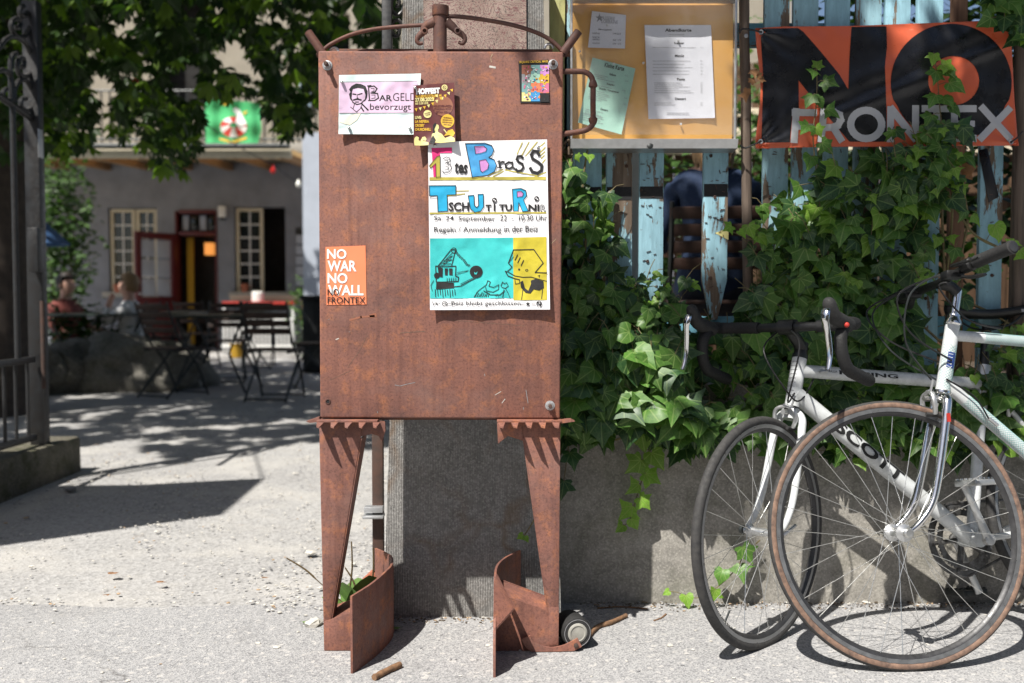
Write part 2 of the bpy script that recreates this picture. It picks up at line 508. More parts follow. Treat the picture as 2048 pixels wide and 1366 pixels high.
# timber with grain, and with peeling blue / yellow paint
def timber(name, paint=None, cover=.5, c1=(.20, .155, .115), c2=(.085, .06, .042), axis=2):
    t = NT(name)
    q = t.n('CombineXYZ'); t.l(t.math('MULTIPLY', t.rand(), 37.0), q.inputs[2 if axis == 2 else 0]); t.l(t.math('MULTIPLY', t.rand(), 11.0), q.inputs[1])
    sc = (70, 70, 4) if axis == 2 else (4, 70, 70)
    gv = t.mapping(sc, q.outputs[0])
    gr = t.noise(1, 6, .65, gv, .4)
    c = t.ramp(gr, [(.3, c2), (.65, c1)])
    nr = t.bump(gr, .6, .003)
    if paint:
        pv = t.mapping((26, 26, 5) if axis == 2 else (5, 26, 26), q.outputs[0])
        a = t.noise(1, 8, .72, pv, .3)
        b = t.noise(.32, 3, .5, pv)
        mval = t.math('ADD', t.math('MULTIPLY', a, .55), t.math('MULTIPLY', b, .6))
        mk_ = t.ramp(mval, [(.575 - cover * .12, 0), (.59 - cover * .12, 1)])
        pc = t.ramp(t.noise(3, 5, .6, pv), [(.3, tuple(x * .72 for x in paint)), (.7, paint)])
        ch = t.ramp(t.voro(300, out='Distance'), [(.0, .8), (.06, 1)])
        pc = t.mix(t.ramp(t.noise(70, 5, .7), [(.62, 0), (.72, .7)]), pc, (.11, .075, .05))
        c = t.mix(mk_, c, pc)
        nr = t.bump(mk_, .5, .0015, nr)
        t.set(c, t.mix(mk_, .85, .55), 0, nr, .3)
    else:
        t.set(c, .85, 0, nr, .25)
timber('picket_blue', (.30, .52, .61), .70); timber('picket_blue_worn', (.30, .50, .57), .38); timber('picket_yellow', (.40, .40, .17), .55); timber('picket_bare', None)
timber('picket_brown', None, 0, (.26, .15, .095), (.11, .06, .04)); timber('pole_wood', None, 0, (.15, .115, .09), (.06, .045, .036)); timber('plank_dark', None, 0, (.12, .07, .04), (.05, .03, .018))
timber('plank_rail', (.155, .38, .48), .6, axis=0)
# leaves
def leafmat(name, c, c2, vein, rough=.38, trans=.25, veins=True):
    t = NT(name)
    col = t.ramp(t.noise(9, 4, .6), [(.3, c2), (.7, c)])
    hs = t.n('HueSaturation'); t.l(col, hs.inputs['Color'])
    t.l(t.math('ADD', .75, t.math('MULTIPLY', t.rand(), .5)), hs.inputs['Value'])
    col = hs.outputs[0]
    nr = None
    if veins:
        uv = t.n('UVMap').outputs[0]
        x, y, _ = t.xyz(uv)
        dmin = None
        for a in (0, 38, -38, 82, -82):
            A = radians(90 - a)
            d = t.math('ABSOLUTE', t.math('SUBTRACT', t.math('MULTIPLY', x, sin(A)), t.math('MULTIPLY', y, cos(A))))
            al = t.math('ADD', t.math('MULTIPLY', x, cos(A)), t.math('MULTIPLY', y, sin(A)))
            d = t.math('ADD', d, t.math('MULTIPLY', t.math('LESS_THAN', al, 0.0), 9))
            dmin = d if dmin is None else t.math('MINIMUM', dmin, d)
        mp = t.mapping((7, 7, 7), None, uv)
        vn = t.voro(1, mp, 'DISTANCE_TO_EDGE')
        v1 = t.ramp(dmin, [(.008, 1), (.03, 0)])
        v2 = t.math('MULTIPLY', t.ramp(vn, [(.0, 1), (.05, 0)]), .38)
        vv = t.math('MAXIMUM', v1, v2)
        col = t.mix(t.math('MULTIPLY', vv, .75), col, vein)
        nr = t.bump(vv, -.35, .004)
    t.set(col, rough, 0, nr, .32)
    if trans:
        tl = t.n('BsdfTranslucent'); t.l(t.mix(1, col, (1.6, 1.9, .7), 'MULTIPLY'), tl.inputs[0])
        ms = t.n('MixShader'); ms.inputs[0].default_value = trans
        t.l(t.b.outputs[0], ms.inputs[1]); t.l(tl.outputs[0], ms.inputs[2]); t.l(ms.outputs[0], t.out.inputs[0])
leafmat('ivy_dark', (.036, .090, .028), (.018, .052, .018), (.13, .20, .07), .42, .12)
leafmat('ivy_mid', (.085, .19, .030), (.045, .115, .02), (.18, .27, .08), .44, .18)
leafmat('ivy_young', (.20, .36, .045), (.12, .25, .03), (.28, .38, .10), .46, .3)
leafmat('tree_leaf', (.030, .064, .012), (.014, .034, .008), (0, 0, 0), .45, .3, False)
leafmat('tree_leaf_backlit', (.15, .23, .03), (.08, .15, .02), (0, 0, 0), .5, .5, False)  # brighter copy of the tree leaf: backlight put into its colour
leafmat('shrub_leaf', (.075, .14, .035), (.03, .07, .02), (0, 0, 0), .5, .25, False)
mk('vine_stem', (.20, .17, .07), .3, 60, .8, 0, .3, c2=(.10, .075, .04))

# ------------------------------------------------------------------ flat print on sheets, drawn in photograph pixels
_tc = {}
def text_tris(s, bold=0.0, shear=0.0):
    key = (s, bold, shear)
    if key not in _tc:
        cu = bpy.data.curves.new('t', 'FONT')
        cu.body = s; cu.size = 1; cu.offset = bold; cu.shear = shear; cu.resolution_u = 3
        ob = bpy.data.objects.new('t', cu)
        me = ob.to_mesh()
        me.calc_loop_triangles()
        vs = [(p.co.x, p.co.y) for p in me.vertices]
        ts = [tuple(q.vertices) for q in me.loop_triangles]
        ob.to_mesh_clear()
        bpy.data.objects.remove(ob); bpy.data.curves.remove(cu)
        _tc[key] = (vs, ts)
    return _tc[key]
class Sheet:
    """collects triangles in pixel space per (group, material, layer) and maps them through fn(u, v, lift)"""
    def __init__(s, fn, maxlen=7.0):
        s.fn = fn; s.ml = maxlen; s.g = {}
    def tri(s, a, b, c, grp, mat, layer):
        st = [(a, b, c)]
        L = s.g.setdefault(grp, [])
        while st:
            a, b, c = st.pop()
            la = (b[0] - a[0]) ** 2 + (b[1] - a[1]) ** 2
            lb = (c[0] - b[0]) ** 2 + (c[1] - b[1]) ** 2
            lc = (a[0] - c[0]) ** 2 + (a[1] - c[1]) ** 2
            mx = max(la, lb, lc)
            if mx <= s.ml ** 2:
                L.append((a, b, c, mat, layer)); continue
            if mx == la:
                m_ = ((a[0] + b[0]) / 2, (a[1] + b[1]) / 2); st += [(a, m_, c), (m_, b, c)]
            elif mx == lb:
                m_ = ((b[0] + c[0]) / 2, (b[1] + c[1]) / 2); st += [(a, b, m_), (a, m_, c)]
            else:
                m_ = ((a[0] + c[0]) / 2, (a[1] + c[1]) / 2); st += [(a, b, m_), (m_, b, c)]
    def poly(s, pts, mat, layer=1, grp='print', holes=()):
        loops = [[Vector((p[0], p[1], 0)) for p in pts]] + [[Vector((p[0], p[1], 0)) for p in h] for h in holes]
        flat = [p for l in loops for p in l]
        for t in tessellate_polygon(loops):
            a, b, c = [(flat[i].x, flat[i].y) for i in t]
            s.tri(a, b, c, grp, mat, layer)
    def rect(s, u0, v0, u1, v1, mat, layer=1, grp='print'):
        s.poly([(u0, v0), (u1, v0), (u1, v1), (u0, v1)], mat, layer, grp)
    def disc(s, u, v, ru, rv, mat, layer=1, grp='print', n=22):
        s.poly([(u + ru * cos(2 * pi * i / n), v + rv * sin(2 * pi * i / n)) for i in range(n)], mat, layer, grp)
    def ring(s, u, v, ru, rv, w, mat, layer=1, grp='print', n=26):
        s.stroke([(u + ru * cos(2 * pi * i / n), v + rv * sin(2 * pi * i / n)) for i in range(n + 1)], w, mat, layer, grp)
    def stroke(s, pts, w, mat, layer=2, grp='print', closed=False):
        if closed: pts = list(pts) + [pts[0]]
        for (a, b) in zip(pts[:-1], pts[1:]):
            dx, dy = b[0] - a[0], b[1] - a[1]
            L = sqrt(dx * dx + dy * dy) or 1
            nx, ny = -dy / L * w / 2, dx / L * w / 2
            ex, ey = dx / L * w * .35, dy / L * w * .35
            s.poly([(a[0] + nx - ex, a[1] + ny - ey), (b[0] + nx + ex, b[1] + ny + ey), (b[0] - nx + ex, b[1] - ny + ey), (a[0] - nx - ex, a[1] - ny - ey)], mat, layer, grp)
    def text(s, string, box, mat, layer=2, grp='lettering', bold=0.0, shear=0.0, rot=0.0):
        vs, ts = text_tris(string, bold, shear)
        x0, x1 = min(p[0] for p in vs), max(p[0] for p in vs)
        y0, y1 = min(p[1] for p in vs), max(p[1] for p in vs)
        u0, v0, u1, v1 = box
        cu, cv = (u0 + u1) / 2, (v0 + v1) / 2
        q = []
        for (x, y) in vs:
            a = u0 + (x - x0) / (x1 - x0) * (u1 - u0) - cu
            b = v1 - (y - y0) / (y1 - y0) * (v1 - v0) - cv
            q.append((cu + a * cos(rot) - b * sin(rot), cv + a * sin(rot) + b * cos(rot)))
        for t in ts:
            s.tri(q[t[0]], q[t[1]], q[t[2]], grp, mat, layer)
    def build(s, grp, parent, thick=0.0):
        L = s.g.get(grp, [])
        mats = []
        mb = MB()
        vm = {}
        for a, b, c, mat, layer in L:
            if mat not in mats: mats.append(mat)
            ids = []
            for p in (a, b, c):
                k = (round(p[0], 2), round(p[1], 2), layer, mat)
                if k not in vm:
                    vm[k] = len(mb.v)
                    mb.v.append(s.fn(p[0], p[1], layer))
                ids.append(vm[k])
            if len(set(ids)) < 3: continue
            ax, ay, bx, by = b[0] - a[0], b[1] - a[1], c[0] - a[0], c[1] - a[1]
            if ax * by - ay * bx > 0: ids.reverse()
            mb.f.append(tuple(ids)); mb.m.append(mats.index(mat))
        return mb.build(grp, mats, parent, smooth=True)
def paper(name, label, cat, corners, Y, mat, wrinkle=.0015, curl=0.004, base=.003, seed=0, n=44, group=None):
    """one sheet of paper: a solid thin mesh hung at depth Y; corners TL,TR,BR,BL in pixels. Returns (object, Sheet)."""
    TL, TR, BR, BL = corners
    cu = sum(c[0] for c in corners) / 4; cv = sum(c[1] for c in corners) / 4
    hw = abs(TR[0] - TL[0]) / 2 + 1; hh = abs(BL[1] - TL[1]) / 2 + 1
    def lift(u, v):
        a = (u - cu) / hw; b = (v - cv) / hh
        w = noise.noise(Vector((u * .016 + seed * 7, v * .016, seed))) * wrinkle + noise.noise(Vector((u * .05 + seed * 3, v * .05, seed + 5))) * wrinkle * .5
        e = max(0, b) ** 3 * curl * (.6 + .4 * noise.noise(Vector((u * .03, seed, 1))))
        e += max(0, abs(a) - .55) ** 2 * curl * 2
        return base + abs(w) + w * .5 + e
    def fn(u, v, layer):
        return P(u, v, Y - lift(u, v) - (layer * .00032 + (.0006 if layer else 0)))
    sh = Sheet(fn)
    mb = MB()
    for k in range(2):
        for j in range(n + 1):
            for i in range(n + 1):
                a, b = i / n, j / n
                u = (TL[0] * (1 - a) + TR[0] * a) * (1 - b) + (BL[0] * (1 - a) + BR[0] * a) * b
                v = (TL[1] * (1 - a) + TR[1] * a) * (1 - b) + (BL[1] * (1 - a) + BR[1] * a) * b
                p = fn(u, v, 0)
                mb.v.append(p + Vector((0, .0004 * k, 0)))
    N = (n + 1) ** 2
    for j in range(n):
        for i in range(n):
            q = j * (n + 1) + i
            mb.f.append((q, q + n + 1, q + n + 2, q + 1)); mb.m.append(0)
            mb.f.append((N + q, N + q + 1, N + q + n + 2, N + q + n + 1)); mb.m.append(0)
    edge = [i for i in range(n + 1)] + [j * (n + 1) + n for j in range(1, n + 1)] + [n * (n + 1) + i for i in range(n - 1, -1, -1)] + [j * (n + 1) for j in range(n - 1, 0, -1)]
    for a, b in zip(edge, edge[1:] + edge[:1]):
        mb.f.append((a, b, N + b, N + a)); mb.m.append(0)
    o = mb.build(name, mat)
    tag(o, label, cat, group)
    return o, sh

# ================================================================== SETTING: ground, pavement, terrace
def bplate(mb, outline, vec, b=.003, m=0, seg=2):
    """bevelled plate from a planar outline"""
    t = MB().plate(outline, vec)
    bm = bmesh.new()
    vs = [bm.verts.new(p) for p in t.v]
    for f in t.f: bm.faces.new([vs[i] for i in f])
    bmesh.ops.recalc_face_normals(bm, faces=bm.faces[:])
    bmesh.ops.bevel(bm, geom=bm.edges[:], offset=b, segments=seg, affect='EDGES', profile=.5, clamp_overlap=True)
    return mb.bm(bm, m=m)
mb = MB()
nx, ny = 60, 60
for j in range(ny + 1):
    for i in range(nx + 1):
        a = i / nx * 2 - 1; b = j / ny
        x = (abs(a) ** 2.2) * (1 if a > 0 else -1) * 120 - 1.5
        y = -12 + 0 * b + (b ** 2.4) * 260
        z = 0
        if -9 < x < 2 and 3.0 < y < 17: z = .012 * noise.noise(Vector((x * .9, y * .9, 3)))
        mb.v.append(Vector((x, y, z - .012)))
for j in range(ny):
    for i in range(nx):
        q = j * (nx + 1) + i
        mb.f.append((q, q + 1, q + nx + 2, q + nx + 1)); mb.m.append(0)
tag(mb.build('ground', 'gravel'), 'pale dusty gravel ground of the courtyard', kind='structure')
mb = MB()
K = 160
xs = [-16 + 26 * i / K for i in range(K + 1)]
far = [(2.965 + .05 * noise.noise(Vector((x * 2.2, 0, 0))) + .03 * noise.noise(Vector((x * 9, 4, 0))) - (.14 if x > -.5 and x < -.35 else 0)) if x < -.38 else 3.05 for x in xs]
for j in range(9):
    for i in range(K + 1):
        y = -8 + (far[i] + 8) * (1 - (1 - j / 8) ** 2)
        mb.v.append(Vector((xs[i], y, .001 if j < 8 else -.006)))
for j in range(8):
    for i in range(K):
        q = j * (K + 1) + i
        mb.f.append((q, q + 1, q + K + 2, q + K + 1)); mb.m.append(0)
tag(mb.build('pavement', 'asphalt'), 'worn grey asphalt pavement', kind='structure')
mb = MB().box((4.2, 6.3, .2), (8.0, 6.2, .5))
tag(mb.build('terrace', 'earth', smooth=False), 'raised terrace behind the fence', kind='structure')

YW_FOOT = 2.98
def pebble(mb, p, r, m, rng):
    n = 5
    a0 = rng.random() * 6
    sq = .45 + rng.random() * .35
    el = 1 + rng.random() * .7
    ca, sa = cos(a0), sin(a0)
    vs = []
    for (zz, rr) in ((-.25, .8), (.3, 1.0), (.8, .55)):
        for i in range(n):
            t = 2 * pi * (i + zz) / n
            k = rr * (.8 + .4 * rng.random())
            x, y = cos(t) * k * el, sin(t) * k
            vs.append(Vector(p) + Vector(((x * ca - y * sa) * r, (x * sa + y * ca) * r, zz * r * sq)))
    fs = []
    for l in range(2):
        for i in range(n):
            fs.append((l * n + i, l * n + (i + 1) % n, (l + 1) * n + (i + 1) % n, (l + 1) * n + i))
    fs.append(tuple(2 * n + i for i in range(n)))
    mb.add(vs, fs, m)
rng = random.Random(11)
mb = MB()
cnt = 0
while cnt < 4200:
    x = rng.uniform(-3.2, .1); y = 2.1 + rng.random() ** 1.4 * 6.5
    if x > -.36 and y > 2.8: continue
    dens = .25 + .75 * max(0, noise.noise(Vector((x * 1.6, y * 1.1, 2)))) * 2
    if y < 2.95: dens *= .16
    if (x + .62) ** 2 / .09 + (y - 3.35) ** 2 / .25 < 1: dens = 1.6
    if abs(y - 2.98) < .05: dens *= 2.5
    if rng.random() > dens: continue
    r = rng.uniform(.002, .006) * (1.6 if rng.random() < .05 else 1)
    u = rng.random()
    pebble(mb, (x, y, -.002 if y > 2.97 else .002), r, 0 if u < .7 else (1 if u < .94 else 2), rng)
    cnt += 1
for _ in range(260):
    x = rng.uniform(-.4, 1.6); y = rng.uniform(2.1, 2.95)
    pebble(mb, (x, y, .002), rng.uniform(.0018, .0042), 0 if rng.random() < .7 else 1, rng)
for _ in range(900):      # dirt and crumbs gathered at the wall foot
    if rng.random() < .75: x = rng.uniform(.2, 1.7); y = YW_FOOT - abs(rng.gauss(0, .035)) - .003
    else: x = rng.uniform(-.34, .12); y = 2.835 - abs(rng.gauss(0, .03))
    pebble(mb, (x, y, .002), rng.uniform(.0012, .004), rng.choice((1, 2, 3, 3, 3, 0)), rng)
tag(mb.build('gravel_chips', ['pebble_light', 'pebble_grey', 'pebble_tan', 'earth']), 'loose pale gravel chips scattered over the ground', 'gravel', kind='stuff')
for i, (u, v, r, lab) in enumerate(((628, 1252, .026, 'largest white stone lying left of the rusty left leg'), (553, 1296, .010, 'small white stone on the asphalt left of the rusty leg'), (976, 1292, .009, 'pale pebble on the asphalt between the two curved plates'),
        (1340, 1293, .009, 'pale pebble on the asphalt left of the black-tyred wheel'), (1732, 1206, .009, 'white pebble at the wall foot behind the tan-tyred wheel'), (516, 1288, .008, 'white pebble farthest left on the asphalt in front'),
        (142, 980, .03, 'grey stone lying beside the mossy kerb'), (620, 1108, .022, 'pale stone on the gravel just left of the rusty leg'))):
    mb = MB(); rg = random.Random(i + 40)
    p = G(u, v)
    pebble(mb, (p.x, p.y, r * .15), r, 0, rg)
    o = mb.build('stone', 'pebble_light' if i != 6 else 'pebble_grey')
    tag(o, lab, 'stone', 'loose stones on the ground')

# ================================================================== low wall, pillar, posts
YW = 2.98
root = thing('boundary_wall', 'low grey concrete wall under the ivy and the picket fence', 'wall', (.3, YW, 0))
mb = MB()
nX, nZ = 70, 10
for j in range(nZ + 1):
    for i in range(nX + 1):
        x = .08 + 6.0 * i / nX; z = -.04 + .70 * j / nZ
        mb.v.append(Vector((x, YW + .006 * noise.noise(Vector((x * 3, z * 3, 1))), z)))
for j in range(nZ):
    for i in range(nX):
        q = j * (nX + 1) + i
        mb.f.append((q, q + 1, q + nX + 2, q + nX + 1)); mb.m.append(0)
mb.box((3.08, YW + .11, .31), (6.0, .2, .70))
mb.build('wall_body', 'wall_concrete', root)
YP = 2.84
root = thing('gate_pillar', 'tapering fluted concrete pillar behind the rusty notice board', 'pillar', (-.12, YP, 0))
a0, a1 = P(766, 1235, YP), P(1123, 1235, YP)
b0, b1 = P(808, -120, YP), P(1084, -120, YP)
mb = MB()
n = 24
ztop = b0.z
for j in range(n + 1):
    t = j / n
    z = -.03 + (ztop + .03) * t
    xl = a0.x + (b0.x - a0.x) * t; xr = a1.x + (b1.x - a1.x) * t
    for i in range(13):
        x = xl + (xr - xl) * i / 12
        mb.v.append(Vector((x, YP + .02 * t + .003 * noise.noise(Vector((x * 8, z * 8, 3))), z)))
for j in range(n):
    for i in range(12):
        q = j * 13 + i
        mb.f.append((q, q + 1, q + 14, q + 13)); mb.m.append(0)
# sides, back and top close the pillar
bk = YP + .40
o = len(mb.v)
for j in range(n + 1):
    t = j / n
    z = -.03 + (ztop + .03) * t
    mb.v += [Vector((a0.x + (b0.x - a0.x) * t, bk - .02 * t, z)), Vector((a1.x + (b1.x - a1.x) * t, bk - .02 * t, z))]
for j in range(n):
    l0, l1 = j * 13, (j + 1) * 13
    k0, k1 = o + 2 * j, o + 2 * (j + 1)
    mb.f += [(l0, l1, k1, k0), (l0 + 12, k0 + 1, k1 + 1, l1 + 12), (k0, k1, k1 + 1, k0 + 1)]
    mb.m += [0, 0, 0]
mb.f.append(tuple(n * 13 + i for i in range(13)) + (o + 2 * n + 1, o + 2 * n)); mb.m.append(0)
mb.build('shaft', 'pillar_concrete', root)
# pink map sheet pasted on the pillar top
t = NT('map_paper')
f = t.noise(5, 5, .6, None, 1.5)
w = t.math('SINE', t.math('MULTIPLY', f, 150))
c = t.ramp(t.noise(9, 5, .6), [(.35, (.22, .155, .125)), (.65, (.33, .25, .21))])
c = t.mix(t.ramp(w, [(.55, 0), (.9, .8)]), c, (.15, .05, .055))
f2 = t.noise(11, 4, .6, None, 2.5)
c = t.mix(t.ramp(t.math('SINE', t.math('MULTIPLY', f2, 70)), [(.9, 0), (.97, .9)]), c, (.03, .025, .025))
c = t.mix(t.ramp(t.noise(3.1, 6, .7), [(.6, 0), (.64, .8)]), c, (.36, .38, .42))
t.set(c, .8, 0, t.bump(t.noise(20, 6, .7), .4, .004))
pm, sh = paper('map_poster', 'weathered brown-pink contour map pasted on the top of the pillar', 'poster', [(846, -60), (1052, -60), (1053, 110), (848, 110)], YP + .012, 'map_paper', .003, .002, .002, 4)
# black gate stile beside the pillar and the rusty post below it
root = thing('gate_stile', 'dark grey iron gate stile standing left of the concrete pillar top', 'gate', (-.37, 2.93, 0))
mb = MB()
tl, tr = P(763, 0, 2.93), P(783, 0, 2.93)
mb.bbox(((tl.x + tr.x) / 2, 2.945, 1.33), (tr.x - tl.x, .03, 1.24), .003)
mb.build('stile', 'gate_iron', root)
for (cu_, cv_, r0, turns) in ((793, 60, .022, 1.4), (793, 8, .024, -1.3)):
    c = P(cu_, cv_, 2.96)
    pts = [c + Vector((cos(a) * r0 * (1 - a_ / 16), 0, sin(a) * 1.6 * r0 * (1 - a_ / 16))) for a_, a in [(i, i / 14 * 2 * pi * turns) for i in range(15)]]
    MB().tube(pts, .006, 8).build('scroll', 'gate_iron', root)
root = thing('gate_post', 'thin rusty steel post with a galvanised bracket left of the pillar foot', 'post', (-.40, 2.98, 0))
tl, tr = P(744, 900, 2.98), P(766, 900, 2.98)
mb = MB().bbox(((tl.x + tr.x) / 2, 2.99, .44), (tr.x - tl.x, .03, .70), .003)
mb.build('post_shaft', 'iron_rusty', root)
c = P(748, 1026, 2.965)
MB().bbox(c + Vector((0, 0, .012)), (.056, .03, .018), .002).bbox(c + Vector((0, -.006, -.008)), (.062, .05, .008), .002).build('bracket', 'galvanised', root)
c = P(738, 1085, 3.0)
mb = MB().plate([(c.x - .05, 2.975, -.01), (c.x + .045, 2.975, -.01), (c.x + .045, 2.975, .105), (c.x + .012, 2.975, .095), (c.x - .03, 2.975, .055)], (0, .05, 0))
mb.build('footing', 'terracotta', root, smooth=False)

# ================================================================== RUSTY STEEL NOTICE BOARD
YB = 2.56
B = thing('steel_notice_board', 'tall rust-brown steel notice board on two tapering legs, papers stuck on its front', 'notice board', (G(880, 1298).x, YB, 0))
# box: front plate folded at the edges, back plate
out = [P(636, 101, YB), P(1127, 103, YB), P(1120, 838, YB), P(640, 836, YB)]
mb = MB()
t_ = MB().plate([out[3], out[2], out[1], out[0]], (0, .035, 0))
bm = bmesh.new()
vs = [bm.verts.new(p) for p in t_.v]
for f in t_.f: bm.faces.new([vs[i] for i in f])
bmesh.ops.recalc_face_normals(bm, faces=bm.faces[:])
bmesh.ops.bevel(bm, geom=bm.edges[:], offset=.005, segments=3, affect='EDGES', profile=.5)
mb.bm(bm)
mb.build('front_plate', 'rust', B)
q = [P(660, 97, YB + .045), P(1105, 98, YB + .045), P(1105, 840, YB + .045), P(660, 840, YB + .045)]
bplate(MB(), [q[3], q[2], q[1], q[0]], (0, .008, 0), .002).build('back_plate', 'rust_dark', B)
def nut(u, v, name='bolt', mat='galvanised'):
    c = P(u, v, YB)
    mb = MB()
    mb.lathe([(.0125, 0), (.0125, -.0015), (.0105, -.002)], c, (0, 1, 0), 20)
    mb.lathe([(.0095, -.002), (.0095, -.009), (.0085, -.0105)], c, (0, 1, 0), 6)
    mb.lathe([(.0052, -.0105), (.0052, -.028), (.0042, -.030)], c, (0, 1, 0), 10, 1)
    mb.build(name, [mat, 'iron_rusty'], B)
nut(655, 131); nut(1106, 129); nut(1100, 811)
c = P(656, 803, YB)
MB().lathe([(.0075, -.0008), (.0065, -.0022), (.0048, -.0022), (.0044, .004)], c, (0, 1, 0), 18, 0, False).build('bolt_hole_rim', 'rust_dark', B)
MB().lathe([(.0046, -.0009), (.0046, -.0007)], c, (0, 1, 0), 16).build('bolt_hole', 'print_black', B)
# top pipe, sleeve, sprung rod, hooks, flared corner pipes
Yt = YB + .02
pp = P(880, 105, Yt); pt = P(880, 22, Yt)
MB().tube([pp - Vector((0, 0, .05)), pt], .0175, 18).build('top_pipe', 'rust_pipe', B)
mb = MB().lathe([(.0205, 0), (.0215, .002), (.0215, .024), (.0185, .0245), (.0175, .004), (.0175, 0)], P(881, 32, Yt), (0, 0, 1), 20)
mb.box(P(872, 14, Yt - .004), (.012, .006, .014)); mb.build('pipe_sleeve', 'rust_pipe', B)
rodL = smooth_path([P(646, 101, Yt), P(662, 88, Yt), P(700, 70, Yt), P(745, 59, Yt), P(800, 53, Yt), P(870, 49, Yt)], 6)
rodR = smooth_path([P(886, 33, Yt), P(915, 33, Yt), P(965, 39, Yt), P(1025, 50, Yt), P(1075, 66, Yt), P(1105, 83, Yt), P(1124, 101, Yt)], 6)
MB().tube(rodL, .0052, 10).build('arched_rod', 'rust_pipe', B)
MB().tube(rodR, .0056, 10).build('arched_rod', 'rust_pipe', B)
for s_, pts in ((-1, [(869, 44), (852, 52), (846, 64), (838, 72), (834, 80), (838, 87), (846, 86)]), (1, [(894, 44), (906, 54), (914, 62), (925, 70), (930, 79), (925, 87), (917, 84)])):
    path = smooth_path([P(u, v, Yt - .004) for u, v in pts], 5)
    n_ = len(path)
    MB().tube(path, [.013 - .009 * (i / (n_ - 1)) ** .7 for i in range(n_)], 10, flat=1.0, up=(0, 1, 0)).build('hook', 'rust_pipe', B)
    c = P(849 if s_ < 0 else 915, 61, Yt - .018)
    MB().lathe([(.0028, .012), (.0085, .008), (.0085, 0), (.005, -.001), (.0045, .004)], c, (0, 1, 0), 16, 0, False).build('rivet', 'rust_pipe', B)
for (a, b) in (((616, 64), (642, 101)), ((1157, 63), (1130, 100))):
    p0, p1 = P(*b, Yt), P(*a, Yt)
    d = (p1 - p0).normalized()
    MB().tube([p0 - d * .01, p1], .0108, 14).build('corner_pipe', 'rust_pipe', B)
    MB().lathe([(.0085, 0), (.0085, .0012)], p1, d, 14).build('pipe_mouth', 'rust_dark', B)
    MB().tube([P(b[0] + (-8 if a[0] < 900 else 10), b[1] + 8, Yt + .01), P(b[0] + (12 if a[0] < 900 else -8), b[1] + 8, Yt + .01)], .008, 10).build('pin', 'rust_dark', B)
for (u, v, w) in ((668, 99, 1), (1098, 92, 1)):
    c = P(u, v, Yt + .008)
    MB().tube(arc(c - Vector((0, 0, .006)), .011, 0, pi, 8), .0035, 8).build('lug', 'galvanised', B)
# side handle of bent pipe
Yh = YB + .018
hp = [P(1120, 143, Yh), P(1158, 143, Yh), P(1172, 145, Yh), P(1182, 153, Yh), P(1186, 168, Yh), P(1186, 205, Yh), P(1186, 243, Yh), P(1182, 253, Yh), P(1172, 260, Yh), P(1155, 264, Yh), P(1120, 269, Yh)]
MB().tube(smooth_path(hp, 4), .0072, 12).build('side_handle', 'rust_pipe', B)
for v, s_ in ((170, 1), (240, -1)):
    MB().lathe([(.0075, .012 * s_), (.0105, .004 * s_), (.0115, 0), (.0115, -.004 * s_), (.0082, -.0065 * s_)], P(1186, v, Yh), (0, 0, 1), 16).build('pipe_coupling', 'rust_pipe', B)
# toothed brackets under the board
def px_plate(pts, Y, d, mat, name, bev=.0012):
    return bplate(MB(), [P(u, v, Y) for u, v in pts], (0, d, 0), bev).build(name, mat, B)
for sgn in (-1, 1):
    if sgn < 0:
        px_plate([(642, 846), (770, 842), (771, 862), (764, 884), (757, 872), (743, 868), (726, 872), (705, 880), (690, 885), (655, 852)], YB + .006, .006, 'rust', 'bracket_plate')
        us = [639, 667, 695, 723, 751]; u0, u1 = 636, 757
        wing = [(638, 834), (612, 843), (620, 846), (640, 843)]
    else:
        px_plate([(994, 846), (1122, 844), (1118, 856), (1100, 888), (1070, 890), (1046, 882), (1016, 872), (1008, 878), (996, 888)], YB + .006, .006, 'rust', 'bracket_plate')
        us = [1001, 1028, 1056, 1083, 1110]; u0, u1 = 994, 1122
        wing = [(1120, 840), (1142, 839), (1150, 843), (1122, 847)]
    # horizontal shelf strip seen edge-on with a row of teeth pointing forward and down
    z = P(700, 840, YB).z - .004
    a, b = P(u0, 843, YB), P(u1, 843, YB)
    bplate(MB(), [Vector((a.x, YB - .022, z)), Vector((b.x, YB - .022, z)), Vector((b.x, YB + .03, z)), Vector((a.x, YB + .03, z))], (0, 0, .006), .001).build('shelf_strip', 'rust', B)
    for i, u in enumerate(us):
        c = P(u + 3, 846, YB - .02)
        vs = [Vector((c.x - .011, YB - .020, z + .001)), Vector((c.x + .008, YB - .020, z + .001)), Vector((c.x + .004, YB - .062, z - .006)), Vector((c.x - .006, YB - .050, z - .005))]
        MB().plate(vs, (0, 0, -.004)).build('tooth', 'rust', B, smooth=False)
    w = [P(u, v, YB - .004) for u, v in wing]
    MB().plate(w, (0, .03, 0)).build('side_fin', 'rust', B, smooth=False)
# legs: tapering folded angle plates
def leg(front, inner0, inner1, name='leg'):
    mb = MB()
    bplate(mb, [P(u, v, YB + .002) for u, v in front], (0, .005, 0), .0012)
    i0, i1 = P(*inner0, YB + .004), P(*inner1, YB + .004)
    w = Vector((.004 if inner0[0] < 900 else -.004, 0, 0))
    mb.plate([i0, i1, i1 + Vector((0, .06, 0)), i0 + Vector((0, .09, 0))], w)
    f = [P(u, v, YB + .004) for u, v in front]
    o0, o1 = (f[0], f[-1]) if inner0[0] < 900 else (f[1], f[2])
    return mb.build(name, 'rust', B)
leg([(638, 842), (724, 842), (721, 878), (662, 1240), (652, 1243), (648, 1298)], (721, 876), (661, 1241))
leg([(1044, 842), (1121, 842), (1117, 1292), (1105, 1292), (1097, 1225), (1048, 878)], (1048, 876), (1097, 1226))
